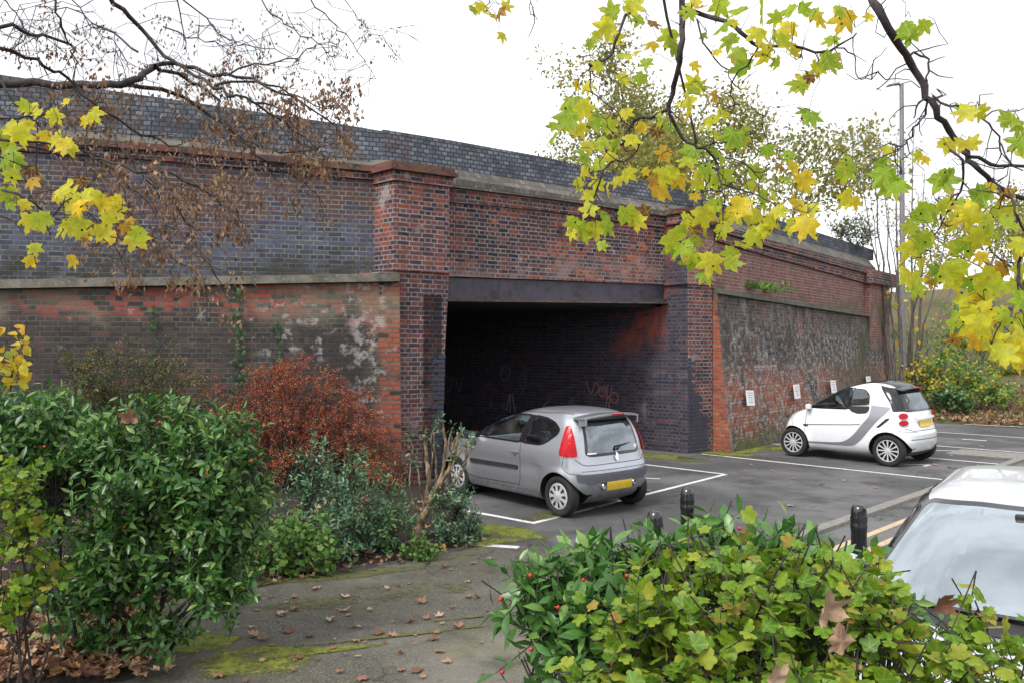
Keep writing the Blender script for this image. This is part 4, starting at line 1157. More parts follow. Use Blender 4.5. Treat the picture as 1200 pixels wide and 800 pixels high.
    lion = [(-.2, -1), (.1, -1), (.05, -.55), (.3, -.6), (.35, -1), (.6, -1), (.55, -.4), (.35, .0), (.75, .05), (.8, .25), (.35, .3), (.7, .5), (.65, .72), (.25, .62), (.3, .95), (-.05, 1.0), (-.4, .8), (-.35, .4), (-.55, .0), (-.45, -.4), (-.75, -.15), (-.85, .5), (-1.0, .1), (-.85, -.45), (-.45, -.7)]
    c.decal('emblem', 'rear', [(-.02 - a * .045, .80 + b * .062) for a, b in lion], M['chrome'], t, offs=.013, step=.03, thick=-.006)
    def digits(txt, y0, z0, h, w_, m):
        seg = {'1': [[(.5, 0), (.5, 1)]], '0': [[(0, 0), (0, 1), (1, 1), (1, 0), (0, 0)]], '7': [[(0, 1), (1, 1), (.35, 0)]]}
        mb = MB()
        for i, ch in enumerate(txt):
            for s_ in seg[ch]: c.ribbon(mb, 'rear', [(y0 - (i * 1.4 + p[0]) * w_, z0 + p[1] * h) for p in s_], .010, offs=.009)
        mb.build('badge', m, t)
    digits('107', -.42, .90, .035, .022, M['chrome'])
    c.decal('badge', 'rear', [(.36, .862), (.52, .862), (.52, .878), (.36, .878)], M['chrome'], t, offs=.010)
    # roof spoiler: blade on two struts, with the third brake light
    sp = MB(); n = 14; up = []; lo_ = []
    for k in range(n + 1):
        y = -.56 + 1.12 * k / n; e = (y / .56) ** 2
        xb, xe, zt = -1.40 + .03 * e, -1.70 + .11 * e, 1.405 - .05 * e
        up.append([(xb, y, zt + .006), (xe, y, zt + .012), (xe + .004, y, zt - .022), (xb, y, zt - .03)])
    for a, b in zip(up[:-1], up[1:]):
        sp.hexa([a[3], a[2], b[2], b[3]], [a[0], a[1], b[1], b[0]])
    for y in (-.545, .545):
        sg = 1 if y > 0 else -1
        sp.hexa([(-1.50, y, 1.24), (-1.60, y, 1.25), (-1.60, y - sg * .03, 1.25), (-1.50, y - sg * .03, 1.24)], [(-1.43, y, 1.35), (-1.60, y, 1.365), (-1.60, y - sg * .03, 1.37), (-1.43, y - sg * .03, 1.36)])
    spo = sp.build('spoiler', M['silver'], t, bevel=.006)
    bl = MB(); bl.box((-1.702, 0, 1.40), (.012, .24, .022)); bl.build('brake_light', M['red_lamp'], spo)
    ae = MB(); ae.tube([(-.02, -.05, 1.36), (-.26, -.05, 1.56)], [.006, .003], 6); ae.build('aerial', M['black_plastic'], t)
    # cabin
    it = MB(); it.box((-.1, 0, .36), (2.2, 1.3, .06)); it.box((-1.15, 0, .62), (.25, 1.2, .5)); cab = it.build('cabin_floor', M['dash'], t)
    da = MB(); da.box((.55, 0, .83), (.40, 1.28, .22), Matrix.Rotation(.12, 3, 'Y')); da.build('dashboard', M['trim_pale'], t, bevel=.05)
    for y in (.36, -.36): make_seat(t, .02, y)
    bk = MB(); bk.box((-.85, 0, .62), (.14, 1.15, .56), Matrix.Rotation(-.25, 3, 'Y')); rs_ = bk.build('rear_seat', M['seat'], t, bevel=.04)
    stw = MB(); stw.lathe([(.17, -.012), (.185, 0), (.17, .012), (.155, 0), (.17, -.012)], 28, 'z'); sw = stw.build('steering_wheel', M['black_plastic'], t, smooth=True); sw.location = (.30, -.36, .88); sw.rotation_euler = (0, math.radians(-65), 0)
    for xa in (ax_f, ax_r):
        for s in (1, -1): wheel('wheel', t, (xa, s * .705, wr), wr, .165, s, 'cap', M['hubcap'])
    return t
car1 = silver_car()
ct = V2(G(655, 604.5)); fw_ = Vector((-.645, .764)).normalized(); lf_ = Vector((-fw_.y, fw_.x)); CS = .93
o1 = ct - fw_ * (-1.295) * CS - lf_ * .76 * CS; car1.scale = (CS, CS, CS)
car1.location = (o1.x, o1.y, .003); car1.rotation_euler = (0, 0, math.atan2(fw_.y, fw_.x))

# ------------------------------------------------------------------ small white two-seater, seen from its left side
def white_car():
    t = thing('parked_car', 'tiny white two-seater car with black roof and grey swoosh beside the whitened wall', 'car')
    ax_f, ax_r, wr = .955, -.912, .287
    rows = [(.17, 1.12, -1.13, .62, .3, .3), (.22, 1.22, -1.22, .70, .35, .32), (.32, 1.30, -1.30, .755, .45, .36), (.45, 1.335, -1.345, .772, .5, .38), (.58, 1.325, -1.345, .775, .5, .38), (.66, 1.30, -1.31, .772, .48, .34),
            (.76, 1.235, -1.27, .765, .45, .32), (.84, 1.15, -1.255, .760, .4, .30), (.91, 1.02, -1.24, .752, .38, .28), (.97, .86, -1.225, .742, .36, .27), (1.04, .72, -1.205, .728, .35, .27), (1.14, .56, -1.17, .705, .35, .27),
            (1.26, .36, -1.115, .672, .36, .28), (1.36, .17, -1.06, .635, .38, .30), (1.43, -.0, -1.0, .59, .40, .32), (1.485, -.18, -.92, .52, .36, .34), (1.52, -.32, -.80, .40, .22, .24), (1.538, -.45, -.66, .22, .1, .1)]
    arches = [(ax_f, .287, .335), (ax_r, .287, .345)]
    fw = [(.74, .985), (.47, 1.20), (.22, 1.345), (-.02, 1.405), (-.20, 1.415), (-.155, 1.0)]
    qw = [(-.185, 1.0), (-.23, 1.415), (-.46, 1.405), (-.565, 1.30), (-.575, 1.06), (-.54, .96), (-.34, .93), (-.23, .97)]
    rw = [(-.50, 1.40), (.50, 1.40), (.60, 1.0), (-.60, 1.0)]
    ws = [(-.50, 1.42), (.50, 1.42), (.66, 1.0), (-.66, 1.0)]
    ins = lambda P, d: inset_poly(round_poly(P, .05), d)
    qg = [(-.185, 1.075), (-.225, 1.405), (-.45, 1.395), (-.55, 1.30), (-.56, 1.10)]
    wins = [('left', ins(fw, .018)), ('right', ins(fw, .018)), ('left', ins(qg, .02)), ('right', ins(qg, .02)), ('rear', ins(rw, .03)), ('front', ins(ws, .02))]
    body, c = build_car(t, rows, M['white_paint'], arches, wins, wr, 2.4, 2.7, .03)
    for v in ('left', 'right'):
        s = 1 if v == 'left' else -1
        window(c, 'side_window', v, fw, t, .024, M['glass'], M['black_gloss'])
        c.decal('door_pillar', v, [(-.17, 1.41), (-.26, 1.41), (-.215, 1.01), (-.125, 1.01)], M['black_gloss'], t, offs=.0035)
        qo = window(c, 'quarter_window', v, qg, t, .026, M['glass'], M['black_gloss'])
        c.decal('door_grip', v, round_poly([(-.17, 1.07), (-.565, 1.085), (-.565, 1.02), (-.52, .95), (-.35, .93), (-.22, .97), (-.17, 1.03)], .04), M['black_plastic'], qo, offs=.006)
        # grey band sweeping down from the roof pillar to the sill
        out = smooth_line([(-.60, 1.10), (-.56, .90), (-.42, .72), (-.30, .56), (-.15, .43), (.05, .365), (.62, .335)], 6)
        inn = smooth_line([(.62, .31), (.0, .315), (-.25, .33), (-.40, .43), (-.56, .62), (-.72, .82), (-.90, 1.0), (-.95, 1.08)], 6)
        c.decal('grey_swoosh', v, out + inn, M['grey_paint'], t, offs=.006)
        c.decal('rear_quarter_panel', v, round_poly([(-.70, 1.47), (-1.02, 1.40), (-1.13, 1.20), (-1.17, 1.02), (-.995, 1.0), (-.93, 1.16)], .03), M['black_gloss'], t, offs=.006)
        c.decal('rear_quarter_panel', -45 if s > 0 else 45, [((-.42) * s, 1.43), ((-.26) * s, 1.43), ((-.19) * s, 1.012), ((-.52) * s, 1.012)], M['black_gloss'], t, offs=.0048)
        iv = c.decal('air_intake', v, round_poly([(-.70, .70), (-.76, .70), (-.93, .85), (-.95, .885), (-.88, .87)], .015), M['black_plastic'], t, offs=.006)
        mb = MB()
        c.seam(body, 'panel_seam', v, [(.66, .98), (.69, .70), (.70, .50), (.66, .385)], .008)
        c.seam(body, 'panel_seam', v, [(.74, .655), (.2, .69), (-.2, .715), (-.40, .735)], .014)
        c.seam(body, 'panel_seam', v, [(-1.05, .56), (-.98, .62), (-1.1, .66), (-1.30, .63)], .007)
        c.seam(body, 'panel_seam', v, [(.95, .63), (1.02, .76), (.90, .90), (.70, .97)], .007)
        k = MB(); p = c.ray(v, .66, .66)[0]; k.box((.68, p.y + s * .01, .655), (.09, .03, .035)); k.build('side_indicator', M['black_plastic'], t, bevel=.01)
        m = MB(); m.box((.60, s * .815, 1.02), (.10, .11, .11)); mo = m.build('wing_mirror', M['white_paint'], t, bevel=.04)
        m3 = MB(); m3.box((.64, s * .74, .99), (.09, .08, .05)); m3.build('mirror_arm', M['black_plastic'], mo, bevel=.01)
        ang = -45 if s > 0 else 45
        for zc in (.925, .800):
            P = [((-.345 + .085 * math.cos(k)) * s, zc + .052 * math.sin(k)) for k in np.linspace(0, 2 * math.pi, 19)[:-1]]
            c.decal('tail_light', ang, P, M['red_lamp'], t, offs=.016, thick=-.014)
        hp = [((.42 + .10 * math.cos(k)) * s, .80 + .075 * math.sin(k)) for k in np.linspace(0, 2 * math.pi, 19)[:-1]]
        c.decal('headlight', 180 + (45 if s > 0 else -45), hp, M['clear_lamp'], t, offs=.01)
    window(c, 'rear_window', 'rear', rw, t, .04, M['glass_rear'], M['black_gloss'])
    window(c, 'windscreen', 'front', ws, t, .03, M['glass'], M['black_gloss'])
    c.decal('roof_panel', 'top', round_poly([(.02, .47), (-.90, .45), (-1.03, .40), (-1.05, 0), (-1.03, -.40), (-.90, -.45), (.02, -.47), (.14, 0)], .06), M['black_gloss'], t, offs=.006)
    sp = MB()
    for k in range(10):
        y0, y1 = -.50 + .1 * k, -.40 + .1 * k
        z = lambda y: 1.445 - .05 * (y / .5) ** 2
        x = lambda y: -1.16 + .08 * (y / .5) ** 2
        sp.hexa([(-.94, y0, z(y0) - .02), (x(y0), y0, z(y0) - .03), (x(y1), y1, z(y1) - .03), (-.94, y1, z(y1) - .02)], [(-.94, y0, z(y0) + .02), (x(y0), y0, z(y0) - .005), (x(y1), y1, z(y1) - .005), (-.94, y1, z(y1) + .02)])
    spo = sp.build('spoiler', M['black_gloss'], t, bevel=.005)
    bl = MB(); bl.box((-1.163, 0, 1.428), (.012, .22, .02)); bl.build('brake_light', M['red_lamp'], spo)
    c.decal('tailgate_handle', 'rear', round_poly([(-.34, .905), (.34, .905), (.38, .86), (-.38, .86)], .03), M['white_paint'], t, offs=.035, thick=-.03)
    pl = c.decal('number_plate', 'rear', [(-.26, .835), (.26, .835), (.26, .715), (-.26, .715)], M['plate'], t, offs=.02, thick=-.01)
    mb = MB(); rr = random.Random(4)
    for i in range(7):
        y = .20 - i * .062 - (.03 if i > 3 else 0)
        for sgm in rr.sample([[(-.5, -1), (-.5, 1)], [(.5, -1), (.5, 1)], [(-.5, 1), (.5, 1)], [(-.5, 0), (.5, 0)], [(-.5, -1), (.5, -1)]], 4):
            c.ribbon(mb, 'rear', [(y - a * .032, .775 + b * .034) for a, b in sgm], .010, offs=.0215)
    mb.build('characters', M['seam'], pl)
    c.seam(body, 'panel_seam', 'rear', [(-.66, .70), (-.50, .655), (.50, .655), (.66, .70)], .01); c.seam(body, 'panel_seam', 'rear', [(-.60, .50), (.60, .50)], .012)
    c.decal('skirt', 'rear', round_poly([(-.6, .27), (.6, .27), (.52, .19), (-.52, .19)], .03), M['black_plastic'], t, offs=.008)
    it = MB(); it.box((-.05, 0, .40), (1.5, 1.2, .06)); it.box((-.85, 0, .66), (.5, 1.2, .55)); it.build('cabin_floor', M['dash'], t)
    da = MB(); da.box((.55, 0, .87), (.34, 1.24, .20), Matrix.Rotation(.12, 3, 'Y')); da.build('dashboard', M['dash'], t, bevel=.05)
    for y in (.34, -.34): make_seat(t, -.16, y)
    stw = MB(); stw.lathe([(.17, -.014), (.187, 0), (.17, .014), (.153, 0), (.17, -.014)], 28, 'z'); sw = stw.build('steering_wheel', M['black_plastic'], t, smooth=True); sw.location = (.30, -.34, .97); sw.rotation_euler = (0, math.radians(-65), 0)
    for xa in (ax_f, ax_r):
        for s in (1, -1): wheel('wheel', t, (xa, s * .69, wr), wr, .175, s, 12, M['alloy'])
    return t
car2 = white_car()
cr, cf = V2(G(1040.5, 546.2)), V2(G(928, 534))
fd = (cf - cr).normalized(); ld = Vector((-fd.y, fd.x))
mid = (cr + cf) / 2
o2 = mid - fd * ((.955 - .912) / 2) - ld * .775
car2.location = (o2.x, o2.y, .003); car2.rotation_euler = (0, 0, math.atan2(fd.y, fd.x))

# ------------------------------------------------------------------ pale car by the viewer: bonnet, windscreen and roof show
def pale_car():
    t = thing('parked_car', 'pale silver car facing the viewer behind the lime-leaved hedge, windscreen full of sky', 'car')
    ax_f, ax_r, wr = 1.28, -1.30, .31
    rows = [(.18, 1.85, -1.85, .72, .4, .35), (.25, 1.98, -1.95, .80, .5, .4), (.38, 2.07, -2.03, .85, .6, .42), (.52, 2.09, -2.06, .862, .65, .42), (.66, 2.05, -2.05, .862, .62, .4), (.76, 1.93, -2.02, .855, .6, .36), (.84, 1.68, -2.0, .845, .55, .33),
            (.90, 1.36, -1.98, .835, .5, .3), (.95, 1.08, -1.95, .82, .42, .3), (1.02, .95, -1.90, .795, .40, .3), (1.12, .78, -1.83, .755, .40, .3), (1.23, .58, -1.75, .71, .40, .3), (1.33, .36, -1.66, .66, .42, .32), (1.385, .18, -1.56, .60, .44, .36), (1.42, .02, -1.40, .53, .4, .4), (1.437, -.15, -1.15, .42, .3, .35), (1.446, -.35, -.85, .22, .15, .15)]
    arches = [(ax_f, .31, .365), (ax_r, .31, .365)]
    ws = [(-.585, 1.365), (-.3, 1.385), (.3, 1.385), (.585, 1.365), (.775, .985), (.5, .962), (-.5, .962), (-.775, .985)]
    fw = [(.70, 1.03), (.40, 1.24), (.18, 1.345), (-.2, 1.385), (-.28, 1.02)]
    bw = [(-.36, 1.02), (-.30, 1.385), (-.9, 1.37), (-1.35, 1.25), (-1.5, 1.05)]
    rw = [(-.5, 1.36), (.5, 1.36), (.62, 1.0), (-.62, 1.0)]
    ins = lambda P, d: inset_poly(round_poly(P, .05), d)
    wins = [(v, ins(P, .018)) for v in ('left', 'right') for P in (fw, bw)] + [('front', ins(ws, .02)), ('rear', ins(rw, .03))]
    body, c = build_car(t, rows, M['pearl_paint'], arches, wins, wr, 2.4, 2.7, .02)
    for v in ('left', 'right'):
        s = 1 if v == 'left' else -1
        window(c, 'side_window', v, fw, t, .024, M['glass'], M['black_gloss'])
        window(c, 'side_window', v, bw, t, .024, M['glass'], M['black_gloss'])
        c.seam(body, 'panel_seam', v, [(.80, .92), (.86, .60), (.80, .33), (-.30, .33), (-.32, 1.0)], .008); c.seam(body, 'panel_seam', v, [(-.32, .33), (-.95, .35), (-1.2, .75), (-1.45, 1.0)], .008)
        m = MB(); m.box((.66, s * .95, 1.03), (.13, .20, .14)); mo = m.build('wing_mirror', M['pearl_paint'], t, bevel=.04)
        hp = [(.52, .74), (.80, .80), (1.02, .77), (.90, .64), (.60, .62)]
        c.decal('headlight', 180 + (35 if s > 0 else -35), round_poly([(a * s, b) for a, b in hp], .04), M['clear_lamp'], t, offs=.01)
        h = MB(); p = c.ray(v, -.18, .86)[0]; h.box((-.18, p.y + s * .02, .86), (.18, .025, .03)); h.build('door_handle', M['pearl_paint'], t, bevel=.009)
    wsd = window(c, 'windscreen', 'front', ws, t, .022, M['glass_screen'], M['black_gloss'], 0)
    window(c, 'rear_window', 'rear', rw, t, .04, M['glass_rear'], M['black_gloss'])
    im = MB(); im.box((.33, 0, 1.335), (.03, .24, .07)); im.build('interior_mirror', M['black_plastic'], wsd, bevel=.012)
    wp = MB()
    for y0, y1 in ((-.55, .05), (.08, .62)):
        a, b = c.ray('front', y0, .968)[0], c.ray('front', y1, .985)[0]
        wp.tube([a + Vector((.03, 0, .012)), b + Vector((.03, 0, .012))], .011, 6)
        wp.build('wiper', M['black_plastic'], wsd); wp = MB()
    c.decal('cowl', 'front', [(-.74, .965), (.74, .965), (.72, .945), (.45, .93), (-.45, .93), (-.72, .945)], M['black_plastic'], t, offs=.008)
    c.seam(body, 'panel_seam', 'top', [(1.05, .70), (1.5, .64), (1.85, .5), (1.93, 0), (1.85, -.5), (1.5, -.64), (1.05, -.70)], .01)
    c.decal('grille', 'front', round_poly([(-.45, .60), (.45, .60), (.38, .48), (-.38, .48)], .03), M['black_plastic'], t, offs=.008)
    it = MB(); it.box((-.1, 0, .42), (2.6, 1.4, .06)); it.build('cabin_floor', M['dash'], t)
    da = MB(); da.box((.82, 0, .88), (.50, 1.40, .18), Matrix.Rotation(.08, 3, 'Y')); da.build('dashboard', M['dash'], t, bevel=.05)
    for y in (.37, -.37): make_seat(t, .0, y)
    for xa in (ax_f, ax_r):
        for s in (1, -1): wheel('wheel', t, (xa, s * .745, wr), wr, .195, s, 10, M['alloy'])
    return t
car3 = pale_car()
car3.location = (3.05, 4.55, -.12); car3.rotation_euler = (0, 0, math.atan2(-.80, -.60))
# ================================================================== leaves and plants
def tpl(verts, faces): return np.array(verts, float), faces
def ovate(w=.24, fold=.10, droop=.12):
    V = [(0, 0, 0), (-w * .85, .28, fold * .8), (-w, .58, fold * .8 - droop * .35), (0, 1, -droop), (w, .58, fold * .8 - droop * .35), (w * .85, .28, fold * .8), (0, .33, 0), (0, .66, -droop * .45)]
    return tpl(V, [(0, 6, 1), (1, 6, 7, 2), (2, 7, 3), (0, 5, 6), (6, 5, 4, 7), (7, 4, 3)])
def rhomb(w=.26, fold=.1):
    return tpl([(0, 0, 0), (-w, .5, fold), (0, 1, 0), (w, .5, fold)], [(0, 2, 1), (0, 3, 2)])
def lobed(spec, c=(0, .38), curl=.25, cup=0.0, wave=0.0, seed=0):
    """spec: (degrees from the tip, radius) for one half, mirrored"""
    rr = random.Random(seed)
    half = [(a, r) for a, r in spec]
    full = half + [(-a, r) for a, r in reversed(half) if 0 < a < 180]
    V = [(c[0], c[1], 0.0)]
    for a, r in full:
        t = math.radians(a); r2 = r * (1 + rr.uniform(-.06, .06))
        x, y = r2 * math.sin(t), c[1] + r2 * math.cos(t)
        z = -curl * r2 * r2 + cup * abs(x) + wave * math.sin(a / 14.0 + seed) * r2
        V.append((x, y, z))
    n = len(full)
    # inner ring, so that the blade can bend
    V2_ = [V[0]]
    for i in range(n):
        p = V[1 + i]; V2_.append(((p[0]) * .5, c[1] + (p[1] - c[1]) * .5, p[2] * .22 + (.012 if i % 2 else -.012)))
    V2_ += V[1:]
    F = []
    for i in range(n):
        j = (i + 1) % n
        F.append((0, 1 + j, 1 + i)); F.append((1 + i, 1 + j, 1 + n + j, 1 + n + i))
    return tpl(V2_, F)
MAPLE = [(0, .66), (6, .52), (11, .48), (15, .49), (19, .38), (27, .29), (35, .37), (41, .44), (46, .48), (52, .60), (58, .49), (64, .47), (70, .39), (77, .31), (84, .29), (94, .36), (103, .38), (113, .45), (121, .34), (132, .32), (144, .32), (156, .30), (168, .27), (180, .20)]
CURRANT = [(0, .56), (10, .52), (20, .50), (27, .40), (33, .36), (42, .44), (52, .50), (64, .50), (76, .46), (88, .36), (98, .34), (112, .36), (128, .36), (146, .34), (162, .30), (180, .22)]
T_OV = [ovate(.17, .08, .10), ovate(.20, .06, .22), ovate(.16, .10, .02)]
T_WIDE = [ovate(.34, .10, .12), ovate(.38, .05, .2)]
T_RH = [rhomb(.28, .1), rhomb(.22, .16)]
T_MAPLE = [lobed(MAPLE, curl=.22, wave=.03, seed=1), lobed(MAPLE, curl=.5, cup=.15, wave=.06, seed=2), lobed(MAPLE, curl=-.15, cup=-.25, wave=.05, seed=3), lobed(MAPLE, curl=.35, cup=-.2, wave=.09, seed=4)]
T_DRY = [lobed(MAPLE, curl=-.7, cup=.3, wave=.16, seed=5), lobed(MAPLE, curl=-.3, cup=-.3, wave=.22, seed=6), lobed(MAPLE, curl=-1.0, cup=.1, wave=.14, seed=7), lobed(MAPLE, curl=-.45, cup=.45, wave=.2, seed=8)]
T_CUR = [lobed(CURRANT, curl=.25, cup=.1, wave=.03, seed=1), lobed(CURRANT, curl=.45, cup=.2, wave=.05, seed=2), lobed(CURRANT, curl=.1, cup=-.15, wave=.06, seed=3)]

class Leaves:
    def __init__(s): s.p = []; s.d = []; s.n = []; s.s = []; s.r = []
    def add(s, p, d, n, size, r): s.p.append(tuple(p)); s.d.append(tuple(d)); s.n.append(tuple(n)); s.s.append(size); s.r.append(r)
    def extend(s, P, D, N, S, R):
        s.p += list(map(tuple, P)); s.d += list(map(tuple, D)); s.n += list(map(tuple, N)); s.s += list(S); s.r += list(R)
    def build(s, name, templates, m, parent, base=(0, 0, 0), seed=0, smooth=False):
        if not s.p: return None
        rng = np.random.default_rng(seed)
        P = np.array(s.p, float) - np.array(base, float); D = np.array(s.d, float); N_ = np.array(s.n, float); S_ = np.array(s.s, float); R_ = np.array(s.r, float)
        D /= np.linalg.norm(D, axis=1, keepdims=True) + 1e-9
        X = np.cross(D, N_); ln = np.linalg.norm(X, axis=1, keepdims=True)
        bad = ln[:, 0] < 1e-3; X[bad] = np.cross(D[bad], rng.normal(size=(bad.sum(), 3))); X /= np.linalg.norm(X, axis=1, keepdims=True) + 1e-9
        Z = np.cross(X, D)
        which = rng.integers(0, len(templates), len(P))
        vs, fs, sz, rn, lc = [], [], [], [], []; b0 = 0
        for k, (tv, tf) in enumerate(templates):
            ix = np.nonzero(which == k)[0]
            if len(ix) == 0: continue
            sc = S_[ix, None, None]
            v = P[ix, None, :] + sc * (tv[None, :, 0:1] * X[ix, None, :] + tv[None, :, 1:2] * D[ix, None, :] + tv[None, :, 2:3] * Z[ix, None, :])
            nv = len(tv); vs.append(v.reshape(-1, 3)); rn.append(np.repeat(R_[ix], nv)); lc.append(np.tile(tv, (len(ix), 1)))
            flat = np.concatenate([np.array(f) for f in tf]); siz = np.array([len(f) for f in tf])
            fs.append((flat[None, :] + (b0 + np.arange(len(ix)) * nv)[:, None]).ravel()); sz.append(np.tile(siz, len(ix)))
            b0 += nv * len(ix)
        me = mesh_np(name, np.concatenate(vs), np.concatenate(fs), np.concatenate(sz), np.concatenate(rn), smooth)
        if 'veined' in m:
            at = me.attributes.new('blade', 'FLOAT_VECTOR', 'POINT'); at.data.foreach_set('vector', np.concatenate(lc).astype(np.float32).ravel())
        return link(name, me, m, parent)

def leaf_mat(name, stops, trans=.35, rough=.5, spots=None, blotch=None, spec=.35, boost=1.0, veins=None):
    q = NT(name); o = q.obj()
    at = q.n('Attribute'); at.attribute_name = 'rnd'
    c = q.ramp(at.outputs['Fac'], stops)
    nz = q.remap(q.noise(o, 45, 3, .6), .3, .7, .78, 1.2, 'LINEAR')
    c = q.mix(1.0, c, q.n('CombineColor', Red=nz, Green=nz, Blue=nz).outputs[0], 'MULTIPLY')
    if blotch:
        c = q.mix(q.remap(q.noise(o, blotch[1], 4, .65), blotch[2], blotch[2] + .1, 0, blotch[3]), c, blotch[0])
    if veins:
        ba = q.n('Attribute'); ba.attribute_name = 'blade'
        angs, vc, rim = veins
        p = q.n('VectorMath'); p.operation = 'SUBTRACT'; q.t.links.new(ba.outputs['Vector'], p.inputs[0]); p.inputs[1].default_value = (0, .30, 0)
        sp_ = q.n('SeparateXYZ'); q.t.links.new(p.outputs[0], sp_.inputs[0])
        ax = q.math('ABSOLUTE', sp_.outputs[0]); mk = None; near = None
        for a in angs:
            sa, ca = math.sin(math.radians(a)), math.cos(math.radians(a))
            along = q.math('ADD', q.math('MULTIPLY', ax, sa), q.math('MULTIPLY', sp_.outputs[1], ca))
            across = q.math('ABSOLUTE', q.math('SUBTRACT', q.math('MULTIPLY', ax, ca), q.math('MULTIPLY', sp_.outputs[1], sa)))
            k = q.math('MULTIPLY', q.remap(across, .006, .022, 1, 0), q.math('GREATER_THAN', along, -.02))
            mk = k if mk is None else q.math('MAXIMUM', mk, k)
            g2 = q.math('MULTIPLY', q.remap(across, .0, .11, 1, 0), q.math('GREATER_THAN', along, -.02))
            near = g2 if near is None else q.math('MAXIMUM', near, g2)
        rr_ = q.n('VectorMath'); rr_.operation = 'LENGTH'; q.t.links.new(p.outputs[0], rr_.inputs[0])
        c = q.mix(q.math('MULTIPLY', near, .35), c, q.mix(.5, c, (.20, .34, .03)))
        edge = q.remap(q.math('ADD', rr_.outputs['Value'], q.math('MULTIPLY', q.math('SUBTRACT', q.noise(o, 14, 4, .65), .5), .75)), .46, .62, 0, .75)
        c = q.mix(edge, c, rim)
        c = q.mix(q.math('MULTIPLY', mk, .55), c, vc)
        q.m['veined'] = 1
    if spots:
        vo = q.n('TexVoronoi'); vo.inputs['Scale'].default_value = spots[0]; q.t.links.new(o, vo.inputs['Vector'])
        k = q.math('MULTIPLY', q.math('LESS_THAN', vo.outputs['Distance'], spots[1]), q.math('GREATER_THAN', q.n('SeparateColor', Color=vo.outputs['Color']).outputs[0], spots[2]))
        c = q.mix(k, c, (.012, .010, .008))
    q.set(q.b.inputs['Base Color'], c); q.b.inputs['Roughness'].default_value = rough; q.b.inputs['Specular IOR Level'].default_value = spec
    tl = q.n('BsdfTranslucent'); q.set(tl.inputs['Color'], q.mix(1.0, c, (boost, boost, boost), 'MULTIPLY'))
    mx = q.n('MixShader'); mx.inputs[0].default_value = trans
    q.t.links.new(q.b.outputs[0], mx.inputs[1]); q.t.links.new(tl.outputs[0], mx.inputs[2]); q.t.links.new(mx.outputs[0], q.out.inputs['Surface'])
    return q.m
def bark(name, c, c2, sc=14):
    q = NT(name); o = q.obj()
    n = q.noise(o, sc, 6, .7, sz=.35)
    q.bump(n, .7, .01)
    return q.fin(q.mix(q.remap(n, .35, .68), c, c2), .9)
GL = lambda *a: list(a)
M['leaf_dark'] = leaf_mat('LeafDarkGreen', [(0, (.030, .095, .022)), (.45, (.066, .180, .036)), (.8, (.135, .270, .055)), (.965, (.21, .33, .065)), (.985, (.5, .28, .03)), (1, (.45, .10, .03))], .28, .34, spec=.6)
M['leaf_lime'] = leaf_mat('LeafLime', [(0, (.075, .18, .014)), (.4, (.145, .275, .018)), (.75, (.23, .34, .025)), (.94, (.36, .36, .04)), (1, (.36, .20, .05))], .42, .45, blotch=((.30, .16, .05), 26, .66, .7), veins=((0, 50, 115), (.34, .42, .09), (.34, .34, .05)))
M['leaf_maple'] = leaf_mat('LeafMaple', [(0, (.26, .42, .03)), (.25, (.42, .52, .035)), (.5, (.66, .62, .04)), (.72, (.78, .60, .03)), (.86, (.72, .42, .03)), (.93, (.40, .17, .04)), (1, (.20, .075, .035))], .6, .5, spots=(46, .20, .84), blotch=((.46, .22, .03), 17, .62, .6), boost=1.3, veins=((0, 52, 113), (.62, .62, .14), (.52, .30, .05)))
M['leaf_key'] = leaf_mat('DryKeys', [(0, (.13, .070, .040)), (.5, (.24, .14, .085)), (1, (.36, .24, .15))], .25, .8)
M['leaf_red'] = leaf_mat('LeafRed', [(0, (.20, .030, .024)), (.25, (.38, .060, .034)), (.48, (.46, .13, .040)), (.68, (.38, .17, .055)), (.85, (.17, .14, .045)), (1, (.09, .12, .04))], .3, .55)
M['leaf_olive'] = leaf_mat('LeafOlive', [(0, (.05, .085, .03)), (.4, (.10, .13, .045)), (.68, (.19, .15, .04)), (.85, (.36, .14, .04)), (1, (.42, .08, .04))], .3, .55)
M['leaf_mid'] = leaf_mat('LeafMidGreen', [(0, (.04, .12, .05)), (.5, (.085, .20, .075)), (.85, (.16, .29, .11)), (1, (.28, .34, .11))], .3, .38, spec=.5)
M['leaf_blue'] = leaf_mat('LeafBlueGreen', [(0, (.032, .11, .045)), (.5, (.080, .19, .085)), (.9, (.19, .31, .17)), (1, (.30, .34, .14))], .25, .32, spec=.65)
M['leaf_fresh'] = leaf_mat('LeafFresh', [(0, (.07, .17, .035)), (.6, (.13, .27, .055)), (1, (.25, .36, .08))], .35, .5)
M['leaf_bank'] = leaf_mat('LeafBank', [(0, (.09, .23, .08)), (.45, (.17, .33, .08)), (.72, (.36, .40, .07)), (1, (.62, .48, .06))], .45, .5)
M['leaf_yellow'] = leaf_mat('LeafYellow', [(0, (.20, .30, .05)), (.3, (.55, .50, .05)), (.75, (.68, .50, .04)), (1, (.60, .34, .04))], .45, .5)
M['leaf_plane'] = leaf_mat('LeafPlaneTree', [(0, (.15, .19, .05)), (.45, (.27, .28, .07)), (.8, (.40, .33, .09)), (1, (.34, .20, .08))], .45, .6)
M['leaf_dry'] = leaf_mat('LeafDry', [(0, (.085, .042, .028)), (.3, (.20, .095, .055)), (.6, (.34, .19, .115)), (.85, (.46, .32, .22)), (1, (.50, .26, .08))], .15, .7, blotch=((.10, .05, .03), 30, .58, .6))
M['leaf_ivy'] = leaf_mat('LeafIvy', [(0, (.012, .045, .018)), (.6, (.032, .09, .028)), (1, (.09, .16, .045))], .15, .35, spec=.5)
